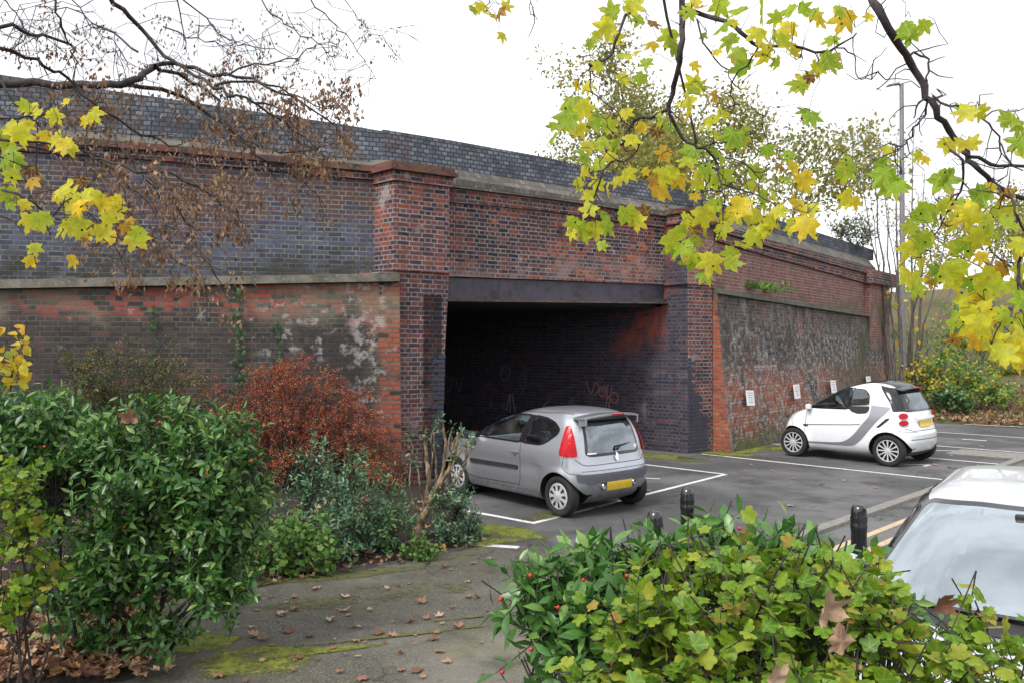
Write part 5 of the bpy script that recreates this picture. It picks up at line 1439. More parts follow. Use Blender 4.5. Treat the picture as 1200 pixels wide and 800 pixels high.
M['grass'] = leaf_mat('GrassBlade', [(0, (.05, .10, .02)), (.6, (.11, .18, .035)), (1, (.24, .24, .08))], .35, .6)
M['bark_dark'] = bark('BarkDark', (.020, .016, .016), (.060, .050, .045))
M['bark_grey'] = bark('BarkGrey', (.075, .064, .062), (.17, .15, .14))
M['bark_maple'] = bark('BarkMaple', (.024, .016, .020), (.065, .050, .052), 30)
M['bark_tan'] = bark('BarkTan', (.10, .068, .040), (.33, .245, .15), 22)
M['bark_tree'] = bark('BarkTree', (.045, .045, .045), (.11, .115, .115), 4)
M['berry'] = plain('Berry', (.52, .012, .012), .25, spec=.6, var=.2)

def unitv(v):
    v = np.asarray(v, float); return v / (np.linalg.norm(v) + 1e-9)
def shrub(name, label, cat, base, blobs, twigs, per, templates, m, size, stem_m, seed=1, tl=(.14, .30), up=.45, group=None, stems=2, stem_r=.018, link_p=.3, shell=(.45, 1.0), tw_r=.0028, droop=0.0, face=.7, smooth=False, rnd_bias=None, ztop=None):
    t = thing(name, label, cat, base, group=group); rng = np.random.default_rng(seed); tb = MB(); lv = Leaves(); base = np.array(base, float)
    w = np.array([b[6] if len(b) > 6 else b[3] * b[4] + b[3] * b[5] + b[4] * b[5] for b in blobs]); w /= w.sum()
    nodes = []
    for b in blobs:
        c = np.array(b[:3]); r = np.array(b[3:6])
        for k in range(stems):
            s = base + np.array([*(rng.normal(size=2) * .10), 0]); s[:2] += (c[:2] - base[:2]) * .35
            s[2] = base[2] - .02
            e = c + rng.uniform(-.45, .45, 3) * r - np.array([0, 0, .25 * r[2]])
            mid = s * .5 + e * .5 + np.array([*(rng.normal(size=2) * .06), 0])
            tb.tube([s - base, (s + mid) / 2 + rng.normal(size=3) * .02 - base, mid - base, (mid + e) / 2 + rng.normal(size=3) * .025 - base, e - base], [stem_r, stem_r * .9, stem_r * .75, stem_r * .5, stem_r * .25], 6, cap=False)
            nodes.append((mid, e))
    ends = np.array([n[1] for n in nodes])
    for i in range(twigs):
        b = blobs[rng.choice(len(blobs), p=w)]; c = np.array(b[:3]); r = np.array(b[3:6])
        d = unitv(rng.normal(size=3)); lump = 1 + .16 * math.sin(4.1 * d[0] + seed) * math.cos(3.7 * d[1] + 5 * d[2]) + rng.normal() * .06
        rad = (shell[0] + (shell[1] - shell[0]) * rng.random() ** .6) * lump
        tip = c + d * r * rad
        if tip[2] < base[2] + .04: tip[2] = base[2] + .04 + rng.random() * .1
        if ztop is not None:
            zt = ztop(tip) + rng.normal() * .035
            if tip[2] > zt: tip[2] = zt
        out = unitv(d / r)
        td = unitv(out * .8 + np.array([0, 0, up]) + rng.normal(size=3) * .4)
        L = rng.uniform(*tl); st = tip - td * L
        bend = np.array([0, 0, -droop * L]); md = (st + tip) / 2 - bend * .5
        tb.tube([st - base, md - base, tip - base + bend], [tw_r * 1.3, tw_r, tw_r * .5], 3, cap=False)
        if rng.random() < link_p:
            k = np.argmin(((ends - st) ** 2).sum(1)); a, e = nodes[k]; f = rng.random() * .6 + .3; j = a * (1 - f) + e * f
            tb.tube([j - base, (j + st) / 2 + np.array([0, 0, .03]) - base, st - base], [tw_r * 1.7, tw_r * 1.4, tw_r * 1.1], 4, cap=False)
        n = max(2, int(round(per * rng.uniform(.7, 1.3)))); ph = rng.random() * 6.28
        e1 = unitv(np.cross(td, [0.3, .2, 1])); e2 = np.cross(td, e1)
        for k in range(n):
            f = .18 + .82 * k / (n - 1); a = ph + k * 2.4
            p = st + (tip + bend - st) * f
            side = e1 * math.cos(a) + e2 * math.sin(a)
            ld_ = unitv(td * (.55 + .6 * (f > .95)) + side * .85 + rng.normal(size=3) * .2 + np.array([0, 0, -droop]))
            nn = unitv(np.array([0, 0, face]) + out * .5 + rng.normal(size=3) * .45)
            rv = rng.random() if rnd_bias is None else min(.999, max(0, rnd_bias(p, rng)))
            lv.add(p, ld_, nn, size * rng.uniform(.65, 1.2), rv)
    tb.build('stems', stem_m, t)
    lv.build('foliage', templates, m, t, base, seed, smooth)
    return t
def berries(parent, base, blobs, n, r, seed=3):
    """each cluster of berries is one small part"""
    rng = np.random.default_rng(seed)
    me = None
    for i in range(n):
        b = blobs[i % len(blobs)]; d = unitv(rng.normal(size=3) + np.array([0, -1.1, .3])); c = np.array(b[:3]) + d * np.array(b[3:6]) * rng.uniform(.8, 1.03)
        if me is None:
            bm = bmesh.new(); bmesh.ops.create_icosphere(bm, subdivisions=1, radius=r)
            me = bpy.data.meshes.new('berry'); bm.to_mesh(me); bm.free(); smooth_faces(me)
        o = link('berry', me, M['berry'], parent); o.location = tuple(c - np.array(base))

# ------------------------------------------------------------------ dark hedge, left
def px3(px, py, Y): return tuple(A(px, py, Y))
hb = [(*px3(-120, 540, 5.8), .7, .5, .60), (*px3(40, 530, 5.7), .70, .5, .60), (*px3(185, 545, 5.6), .66, .48, .58), (*px3(262, 570, 5.5), .36, .42, .66), (*px3(165, 640, 5.6), .60, .45, .45, .34), (*px3(258, 680, 5.4), .28, .32, .32, .14), (*px3(95, 685, 5.4), .38, .35, .36, .10), (*px3(195, 735, 5.35), .30, .25, .20, .07), (*px3(120, 745, 5.3), .26, .2, .16, .03)]
hb = [b if len(b) > 6 else (*b, b[3] * b[5] * 1.6) for b in hb]
base = (-2.75, 5.7, .0)
hedge = shrub('hedge', 'tall dark green evergreen hedge with glossy leaves and a few red berries beside the path', 'hedge', base, hb, 2000, 10, T_OV, M['leaf_dark'], .080, M['bark_dark'], seed=11, tl=(.14, .30), stems=2, stem_r=.022, up=.35, shell=(.35, 1.0), link_p=.35, ztop=lambda p: 1.86 - max(0, p[0] + 2.9) * .13, rnd_bias=lambda p, r: r.random() * (.999 if r.random() < .1 else .93))
berries(hedge, base, hb[1:4], 16, .011)
# ------------------------------------------------------------------ lime-leaved currant, left edge
cb = [(*px3(25, 590, 4.6), .20, .25, .34), (*px3(45, 660, 4.6), .18, .25, .25), (*px3(-60, 600, 4.6), .3, .3, .5), (*px3(10, 700, 4.5), .16, .2, .12)]
shrub('currant_bush', 'lime green lobed-leaf bush at the dim end of the dark hedge', 'bush', (-2.95, 4.65, 0), cb, 130, 7, T_CUR, M['leaf_lime'], .066, M['bark_dark'], seed=5, tl=(.12, .25), stems=3, stem_r=.008, face=.8)
# yellow ovate leaves hanging in at the left edge
yb = [(*px3(12, 395, 3.5), .10, .12, .06), (*px3(25, 425, 3.5), .10, .1, .045), (*px3(0, 440, 3.5), .08, .1, .05), (*px3(-40, 420, 3.5), .16, .16, .16)]
shrub('yellow_bush', 'slender bush with small oval lemon yellow leaves against the sooty wall', 'bush', (-3.9, 3.55, 0), yb, 26, 6, T_WIDE, M['leaf_yellow'], .052, M['bark_dark'], seed=8, tl=(.08, .16), stems=1, stem_r=.008, face=.1, up=-.3)

# ------------------------------------------------------------------ hedge in front of the viewer, right
db_ = [(*px3(650, 690, 3.0), .26, .25, .17), (*px3(745, 660, 3.1), .34, .25, .14), (*px3(635, 755, 2.9), .20, .2, .13, .03), (*px3(850, 640, 3.1), .34, .25, .14), (*px3(720, 740, 2.8), .26, .25, .20), (*px3(690, 790, 2.7), .2, .2, .15, .02), (*px3(960, 690, 3.0), .34, .25, .16), (*px3(880, 760, 2.8), .34, .25, .2), (*px3(1060, 740, 2.9), .3, .25, .14, .05)]
base = (.55, 2.95, 0)
hedge2 = shrub('evergreen_bush', 'glossy dark green bush with red berries growing through the lime-leaved one', 'bush', base, db_, 400, 9, T_OV, M['leaf_dark'], .088, M['bark_dark'], seed=21, tl=(.14, .28), stems=3, stem_r=.012, up=.35, link_p=.5, tw_r=.0026, smooth=True, rnd_bias=lambda p, r: r.random() * (.999 if r.random() < .08 else .95) * .8 + .2 * (r.random() < .9) * .7)
berries(hedge2, base, db_, 30, .0085, 7)
lb = [(*px3(850, 665, 2.7), .34, .3, .15), (*px3(755, 705, 2.65), .20, .25, .14), (*px3(820, 745, 2.45), .28, .25, .16), (*px3(960, 690, 2.6), .36, .3, .14), (*px3(1060, 735, 2.55), .34, .3, .13), (*px3(1170, 785, 2.5), .30, .3, .11), (*px3(960, 775, 2.35), .36, .3, .16), (*px3(1100, 830, 2.3), .4, .3, .14), (*px3(1010, 660, 2.75), .14, .1, .06, .008), (*px3(720, 785, 2.4), .16, .2, .1, .02)]
base = (.95, 2.5, 0)
shrub('currant_bush', 'spreading bush of lobed lime green leaves in front of the pale car bonnet', 'bush', base, lb, 250, 7, T_CUR, M['leaf_lime'], .064, M['bark_maple'], seed=31, tl=(.14, .30), stems=2, stem_r=.0045, up=.30, link_p=.5, face=1.7, tw_r=.0024, smooth=True)
# dead leaves caught in it
for i, (px, py, Y, sz, rv, lab) in enumerate(((970, 712, 2.25, .115, .80, 'pale curled dead maple leaf hanging in the lime bush'), (990, 745, 2.2, .10, .72, 'folded grey brown dead leaf below the pale curled one in the lime bush'), (1098, 700, 2.3, .085, .32, 'dark rust brown dead leaf caught in the lime bush beside the windscreen'), (912, 785, 2.2, .085, .85, 'pale dead leaf low in the lime bush'), (154, 478, 5.1, .13, .5, 'brown dead maple leaf lying on top of the dark hedge'))):
    lv = Leaves(); lv.add((0, 0, 0), (random.uniform(-.5, .5), -.2, 1), (.2, -1, .5), sz, rv)
    o = lv.build('dead_leaf', [T_DRY[i % 4]], M['leaf_dry'], None, seed=i, smooth=True); o.location = px3(px, py + 20, Y - .12)
    tag(o, lab, 'leaf', 'dead leaves caught in the bushes')

# ------------------------------------------------------------------ cotoneasters trained on the wing wall
def wallpt(px, py, out=.35):
    p = W(px, py, P0, dl); k = max(0, .06 + .34 * (1 - p.z / 3.2)) + out
    return np.array([p.x + nl[0] * k, p.y + nl[1] * k, p.z])
def cotoneaster(label, groups, m, seed, rndf, size=.033, arch=1.0):
    rng = np.random.default_rng(seed); tb = MB(); lv = Leaves()
    b0 = None
    for (cx, cy, rx, ry, bx, by, n) in groups:
        for i in range(n):
            a = rng.random() * 6.283; r = math.sqrt(rng.random())
            o1 = rng.uniform(.10, .85)
            tip = wallpt(cx + rx * r * math.cos(a), cy + ry * r * math.sin(a), o1)
            bs = wallpt(bx + rng.normal() * rx * .3, by, .15 + .4 * rng.random()); bs[2] = max(.02, bs[2])
            if b0 is None: b0 = bs.copy(); b0[2] = 0; t = thing('cotoneaster', label, 'shrub', b0)
            md = bs * .40 + tip * .60 + np.array([nl[0] * -.15 - .25, nl[1] * -.15, .95 * arch]) + rng.normal(size=3) * .14
            pts = []
            K = 12
            for k in range(K + 1):
                f = k / K; p = bs * (1 - f) ** 2 + md * 2 * f * (1 - f) + tip * f * f; pts.append(p + rng.normal(size=3) * .012)
            tb.tube([p - b0 for p in pts], list(np.linspace(.008, .0025, K + 1)), 4, cap=False)
            Lt = sum(np.linalg.norm(q - p) for p, q in zip(pts[:-1], pts[1:]))
            ns = int(Lt / .075)
            wn = np.array([nl[0], nl[1], .35])
            for k in range(int(ns * .25), ns):
                f = k / ns * K; j = min(K - 1, int(f)); p = pts[j] + (pts[j + 1] - pts[j]) * (f - j); d = unitv(pts[j + 1] - pts[j])
                sd = unitv(np.cross(d, wn)) * (1 if k % 2 else -1)
                tw = unitv(d * .95 + sd * .6 + rng.normal(size=3) * .18 + np.array([0, 0, -.08])); L = rng.uniform(.10, .30) * (1.15 - .6 * k / ns)
                e = p + tw * L
                tb.tube([p - b0, e - b0], [.003, .0015], 3, cap=False)
                m_ = int(L / .018)
                rv0 = rndf(p, rng)
                for q_ in range(m_):
                    pp = p + tw * L * (q_ + .5) / m_; sdd = unitv(np.cross(tw, wn)) * (1 if q_ % 2 else -1)
                    lv.add(pp, tw * .5 + sdd * .8 + rng.normal(size=3) * .35, wn + rng.normal(size=3) * .6, size * rng.uniform(.7, 1.3), min(.999, max(0, rv0 + rng.normal() * .13)))
    tb.build('stems', M['bark_dark'], t, ); lv.build('foliage', T_RH, m, t, b0, seed)
    return t
cotoneaster('sprawling cotoneaster with crimson and orange sprays heaped against the wing wall', [(350, 475, 100, 48, 330, 600, 30), (415, 515, 62, 50, 370, 600, 24), (300, 485, 65, 35, 290, 590, 14), (460, 550, 42, 42, 400, 615, 17), (360, 440, 60, 26, 350, 590, 12), (360, 545, 90, 30, 340, 625, 18)], M['leaf_red'], 41,
            lambda p, r: r.random() ** 1.1 * .74 + (.22 if p[2] < .7 else 0))
cotoneaster('olive green cotoneaster with rusty sprays on the sooty wing wall behind the dark hedge', [(160, 430, 78, 42, 160, 560, 26), (215, 455, 40, 32, 190, 560, 10), (120, 450, 40, 30, 130, 560, 8)], M['leaf_olive'], 43, lambda p, r: r.random() * .75 + max(0, min(.3, (p[0] + 4.9) * .3)))
# ivy runners climbing the wing wall
for i, (px, y0, y1, n, wd_, lab) in enumerate(((181, 358, 420, 34, 3.5, 'thin ivy runner climbing above the olive cotoneaster'), (281, 336, 500, 150, 8, 'long dark ivy runner climbing the wall up to the stone ledge'), (326, 376, 430, 34, 3.5, 'short ivy runner on the wall beside the rusty dry shoot'))):
    rng = np.random.default_rng(60 + i); b = wallpt(px, y1 + 60, .02); t = thing('ivy', lab, 'ivy', b, group='ivy runners on the wing wall'); tb = MB(); lv = Leaves(); pts = []
    for k in range(14):
        f = k / 13; pts.append(wallpt(px + rng.normal() * 1.2, y1 + 60 + (y0 - y1 - 60) * f, .02) - b)
    tb.tube(pts, .005, 4); tb.build('stem', M['bark_dark'], t)
    for k in range(n):
        f = rng.random() ** (1.5 if i == 1 else 1.0); py = y1 + (y0 - y1) * f
        spread = wd_ * (1.6 - 1.2 * f) if i == 1 else wd_
        p = wallpt(px + rng.normal() * spread * .5, py, .035 + rng.random() * .03)
        lv.add(p, (rng.normal() * .6, 0, -1), (nl[0] + rng.normal() * .3, nl[1] + rng.normal() * .3, .4), .075 * rng.uniform(.7, 1.3), rng.random())
    lv.build('foliage', [lobed([(0, .5), (25, .3), (55, .45), (85, .3), (120, .3), (180, .1)], curl=.2, seed=2)], M['leaf_ivy'], t, b, i)
# dry rusty shoot on the wall
# ------------------------------------------------------------------ low evergreens along the bed edge
def low(label, px, py, Y, r, n, m, seed, size=.062, name='low_shrub', templates=None, group='low evergreen shrubs in the bed', per=9, up=.6):
    c = G(px, py); b = (c.x, c.y, 0.02)
    bl = [(c.x, c.y, r[2] * .55, r[0], r[1], r[2])]
    return shrub(name, label, 'shrub', b, bl, int(n * .8), per, templates or T_OV, m, size, M['bark_dark'], seed=seed, tl=(.12, .26), stems=3, stem_r=.008, up=up, group=group, shell=(.25, 1))
low('blue green low shrub between the dark hedge and the tan pruned stump', 408, 652, 0, (.42, .38, .72), 190, M['leaf_blue'], 71, .07)
low('taller blue green shrub at the foot of the crimson cotoneaster', 372, 640, 0, (.40, .4, .85), 170, M['leaf_blue'], 72, .07)
low('fresh green spreading plant overhanging the path edge by the dark hedge', 345, 672, 0, (.52, .34, .42), 210, M['leaf_fresh'], 73, .065, 'ground_plant', T_CUR, None, 6)
low('mid green low shrub left of the tan pruned stump', 452, 648, 0, (.38, .33, .50), 150, M['leaf_mid'], 74, .062)
low('dense grey green shrub right of the tan pruned stump beside the mossy kerb', 533, 636, 0, (.32, .34, .52), 190, M['leaf_blue'], 75, .055)
low('small bright green plant on the bed edge below the tan pruned stump', 492, 655, 0, (.24, .14, .20), 60, M['leaf_fresh'], 76, .05, 'ground_plant', T_CUR, None, 6)
low('shadowy green shrub behind the dark hedge next to the leaf litter', 300, 664, 0, (.5, .4, .6), 160, M['leaf_mid'], 77, .06)
low('small grey green tuft at the corner where path and bed meet', 556, 632, 0, (.15, .16, .26), 50, M['leaf_blue'], 78, .05)
low('wispy dark shrub under the lower red sprays of the cotoneaster', 440, 625, 0, (.5, .35, .62), 120, M['leaf_mid'], 79, .055)

# ------------------------------------------------------------------ hard-pruned shrub with tan stems
sb = G(490, 634); Ys = sb.y
stp = thing('pruned_shrub', 'hard-pruned shrub with thick tan stems and tufts of grey green shoots', 'shrub', (sb.x, sb.y, 0))
tb = MB(); rng = np.random.default_rng(5); tips = []
for pts, r0, r1 in (([(488, 640), (494, 612), (503, 590), (509, 575)], .10, .065), ([(497, 605), (503, 575), (501, 545), (499, 520), (497, 509)], .05, .036), ([(504, 588), (516, 560), (522, 525), (519, 500), (515, 492)], .045, .024),
                    ([(507, 580), (525, 552), (533, 530), (537, 506)], .045, .030), ([(508, 584), (530, 566), (545, 546), (549, 520)], .036, .024), ([(500, 596), (515, 566), (527, 548), (531, 520), (541, 505)], .034, .016),
                    ([(498, 600), (493, 570), (489, 548), (483, 541)], .026, .012), ([(509, 578), (512, 548), (508, 515), (513, 503)], .030, .016), ([(520, 556), (540, 530), (546, 517)], .018, .010), ([(530, 560), (534, 550), (531, 540), (536, 528)], .014, .008), ([(496, 600), (500, 570), (507, 540), (505, 515), (510, 500)], .024, .012), ([(515, 575), (530, 545), (526, 520), (530, 500)], .022, .010), ([(490, 610), (484, 585), (480, 560), (484, 530), (480, 512)], .016, .006), ([(540, 548), (551, 530), (553, 512)], .012, .005)):
    P = [np.array(px3(x, y, Ys + random.uniform(-.06, .06))) - np.array((sb.x, sb.y, 0)) for x, y in smooth_line(pts, 4)]
    P = [p + rng.normal(size=3) * .005 for p in P]
    tb.tube(P, [(r0 + (r1 - r0) * i / (len(P) - 1)) * .5 * (1 + .22 * max(0, rng.normal())) + rng.normal() * .001 for i in range(len(P))], 9); tips.append((P[-1], P[-4])); 
    for k in range(2): tips.append((P[int(len(P) * rng.uniform(.6, .95))], P[-3]))
tb.build('stems', M['bark_tan'], stp, smooth=True)
lv = Leaves()
for p, _ in tips:
    for k in range(7):
        d = unitv(rng.normal(size=3) + [0.3, -.3, .3]); lv.add(p + d * .05 * rng.random() + np.array([0, 0, .02]), d, rng.normal(size=3), .055 * rng.uniform(.6, 1.2), rng.random())
lv.build('foliage', T_OV, M['leaf_blue'], stp)
# ------------------------------------------------------------------ overhanging boughs
def jit_line(P, rng, amp, k=4):
    S_ = smooth_line([tuple(p) for p in P], k); n = len(S_)
    return [np.array(p) + (rng.normal(size=3) * amp if 0 < i < n - 1 else 0) for i, p in enumerate(S_)]
# --- bare tree with hanging keys, left
rng = np.random.default_rng(77)
kt_base = np.array([-8.2, 4.6, 0.0])
keytree = thing('bare_tree', 'nearly bare tree reaching in over the blue brick wall with clusters of dry brown keys', 'tree', kt_base)
tb = MB(); LB = []
limbs = [  # (row points, depth, radius start, radius end)
    ([(-160, 60), (-60, 88), (0, 95), (80, 99), (140, 97), (165, 88), (180, 76), (215, 77), (262, 88), (330, 106), (390, 145)], 6.0, .040, .006),
    ([(95, -60), (135, 0), (165, 35), (200, 70), (250, 100), (290, 118), (335, 145), (372, 175)], 5.8, .020, .004),
    ([(-80, 10), (0, 25), (40, 40), (82, 52)], 5.4, .016, .009),
    ([(-60, 30), (0, 55), (50, 76), (85, 98), (110, 125), (150, 180), (190, 232), (225, 265)], 5.5, .016, .003),
    ([(140, 97), (200, 108), (250, 135), (285, 165), (330, 178), (385, 170)], 6.0, .018, .004),
    ([(180, 76), (215, 92), (248, 110), (262, 140), (290, 172), (330, 200), (360, 215)], 6.1, .016, .003),
    ([(-50, 150), (0, 165), (60, 178), (110, 186), (150, 215), (195, 262), (240, 300), (262, 340)], 5.2, .014, .003),
    ([(55, -40), (62, 0), (72, 38), (84, 60), (85, 98)], 5.3, .008, .004),
    ([(160, 60), (120, 30), (85, 14), (40, 6)], 5.8, .008, .003), ([(200, -20), (212, 25), (216, 53)], 5.8, .006, .003),
    ([(200, -10), (240, 20), (262, 42), (285, 52), (330, 62)], 6.2, .008, .003), ([(285, -40), (310, 10), (345, 32), (375, 55), (388, 66)], 6.4, .008, .003), ([(345, -40), (372, 8), (400, 33), (425, 68), (440, 92)], 6.4, .007, .0025), ([(400, -10), (420, 20), (440, 40), (470, 30)], 6.5, .005, .002),
    ([(75, -20), (95, 20), (128, 46), (138, 58)], 5.6, .005, .002), ([(0, -5), (20, 18), (28, 40), (14, 62)], 5.5, .006, .002), ([(190, 30), (230, 45), (270, 52), (290, 40)], 6.0, .006, .002),
    ([(250, 100), (300, 96), (350, 112), (380, 130), (392, 120)], 5.9, .010, .003), ([(262, 88), (300, 75), (345, 66), (370, 52)], 6.0, .008, .003), ([(290, 118), (330, 130), (350, 165), (385, 185)], 5.9, .009, .003),
    ([(85, 98), (120, 130), (165, 158), (205, 172), (240, 205), (275, 220)], 5.6, .010, .003), ([(110, 186), (160, 200), (215, 210), (255, 240), (290, 262)], 5.3, .009, .003), ([(60, 178), (95, 215), (140, 262), (175, 285), (215, 312)], 5.2, .008, .003), ([(0, 210), (50, 215), (90, 240), (130, 275)], 5.1, .008, .003), ([(-20, 60), (15, 120), (60, 165), (100, 190)], 5.4, .010, .004)]
for pts, Y, r0, r1 in limbs:
    P = [np.array(px3(x, y, Y + .25 * math.sin(i * 1.3 + Y * 3))) for i, (x, y) in enumerate(pts)]
    L = jit_line(P, rng, .012)
    tb.tube([p - kt_base for p in L], list(np.linspace(r0, r1, len(L))), 6 if r0 > .01 else 4, cap=False); LB.append((L, r0))
# trunk and the arms that carry the boughs, out of the picture
for pts, r0, r1 in (([(-8.2, 4.6, -.1), (-8.1, 4.7, 2.0), (-7.9, 4.9, 4.2), (-7.7, 5.0, 6.5)], .22, .13), ([(-8.0, 4.8, 3.2), (-6.8, 5.4, 4.3), tuple(LB[0][0][0])], .10, .062), ([(-7.8, 4.95, 5.2), (-5.2, 5.4, 5.6), tuple(LB[1][0][0])], .08, .03), ([(-7.8, 4.95, 5.0), (-5.2, 5.3, 5.0), tuple(LB[2][0][0])], .06, .024), ([(-6.8, 5.4, 4.3), (-5.6, 5.4, 4.4), tuple(LB[3][0][0])], .05, .024), ([(-8.0, 4.8, 3.0), (-5.6, 5.1, 3.6), tuple(LB[6][0][0])], .05, .016)):
    tb.tube([np.array(p) - kt_base for p in smooth_line(pts, 4)], list(np.linspace(r0, r1, 4 * (len(pts) - 1) + 1)), 8, cap=False)
keys = Leaves(); twigpts = []
for L, r0 in LB:
    n = len(L)
    for i in range(n // 4, n):
        for _ in range(1 if rng.random() < .8 else 2):
            p = L[i]; d = unitv(L[min(i + 1, n - 1)] - L[max(i - 1, 0)])
            sd = unitv(d * .6 + np.array([rng.normal(), rng.normal() * .5, rng.normal() * .8 - .25]))
            ln = rng.uniform(.10, .34); mid = p + sd * ln * .5 + rng.normal(size=3) * .045; e = p + sd * ln + np.array([0, 0, -.25 * ln * rng.random()])
            tb.tube([p - kt_base, mid - kt_base, e - kt_base], [.0034, .0024, .0014], 3, cap=False)
            twigpts.append((mid, e))
            if rng.random() < .6:
                e2 = mid + unitv(sd + rng.normal(size=3) * .7) * ln * .6; tb.tube([mid - kt_base, e2 - kt_base], [.003, .0015], 3, cap=False); twigpts.append((mid, e2))
for a, e in twigpts:
    px = 600 + F * e[0] / e[1]; py = HOR - (e[2] - H) * F / e[1]
    pr = .95 if (110 < px < 420 and py > 80) else (.5 if px < 120 else .5)
    big = 1.0 if py > 95 else .6
    if rng.random() < pr:
        c = e + np.array([0, 0, -.03])
        for k in range(int(rng.integers(8, 20) * big)):
            p = c + rng.normal(size=3) * np.array([.035, .035, .05]) * (1 if big == 1 else .7); d = unitv(np.array([rng.normal() * .5, rng.normal() * .5, -1]))
            keys.add(p, d, rng.normal(size=3), .046 * rng.uniform(.7, 1.2) * (1 if big == 1 else .75), rng.random())
tb.build('branches', M['bark_dark'], keytree, smooth=True)
keys.build('keys', T_RH + [rhomb(.16, .2)], M['leaf_key'], keytree, kt_base, 3)

# --- maple boughs
def maple(label, base, limbs, carriers, leaves, seed, size, Yj=.3, twig_m=None):
    rng = np.random.default_rng(seed); base = np.array(base, float); t = thing('maple_tree', label, 'tree', base); tb = MB(); pts_all = []
    first = []
    for pts, Y, r0, r1 in limbs:
        P = [np.array(px3(x, y, Y + .10 * math.sin(i * 1.9 + x))) for i, (x, y) in enumerate(pts)]
        L = jit_line(P, rng, .004, 3)
        tb.tube([p - base for p in L], [max(.0015, r) * (1 + .12 * (k % 3 == 0)) for k, r in enumerate(np.linspace(r0, r1, len(L)))], 7, cap=True); pts_all += L; first.append(L[0])
    for pts, r0, r1 in carriers:
        pts = [first[p] if isinstance(p, int) else p for p in pts]
        S_ = smooth_line([tuple(p) for p in pts], 4); tb.tube([np.array(p) - base for p in S_], list(np.linspace(r0, r1, len(S_))), 9, cap=False)
    base_pts = list(pts_all)
    for k in range(len(base_pts) // 3):
        p = base_pts[rng.integers(0, len(base_pts))]
        if HOR - (p[2] - H) * F / p[1] < -20: continue
        d = unitv([rng.normal(), rng.normal() * .4, rng.normal() - .5]); q_ = p; L = [p]
        for _ in range(int(rng.integers(2, 6))):
            d = unitv(d + rng.normal(size=3) * .75 + np.array([0, 0, -.12])); q_ = q_ + d * rng.uniform(.02, .055); L.append(q_)
        tb.tube([p - base for p in L], list(np.linspace(.0026, .0012, len(L))), 4, cap=False); pts_all += L
    PA = np.array(pts_all); lv = Leaves()
    for (px, py, rv, *rest) in leaves:
        s = size * (rest[0] * rng.uniform(.85, 1.1) if rest else rng.uniform(.68, 1.15))
        guess = np.array(px3(px, py, 3.0)); ray = unitv(guess - np.array([0, 0, H]))
        # depth of the nearest bough as seen along the view, a little towards or behind it
        d2 = np.linalg.norm(np.cross(PA - np.array([0, 0, H]), ray), axis=1); k = np.argmin(d2); Y = PA[k][1] + rng.uniform(-Yj, Yj) * .6
        c = np.array(px3(px, py, Y))
        a = rng.normal() * .75; d = unitv([math.sin(a), rng.uniform(-.5, .5), -math.cos(a) * 1.0 + .1])
        n = unitv(np.array([rng.normal() * .6, -1.0 + rng.normal() * .3, .45 + rng.normal() * .75]) * (1 if rng.random() < .6 else -1))
        bp = c - d * s * .38
        lv.add(bp, d, n, s, min(.999, max(0, rv + rng.normal() * .05)))
        j = PA[k]; mid = (bp + j) / 2 + np.array([0, 0, .02])
        tb.tube([j - base, mid - base, bp - base], [.0016, .0012, .0012], 3, cap=False)
    tb.build('branches', M['bark_maple'], t, smooth=True)
    lv.build('foliage', T_MAPLE, M['leaf_maple'], t, base, seed, smooth=True)
    return t
g, l, y, o, b = .05, .25, .50, .76, .95
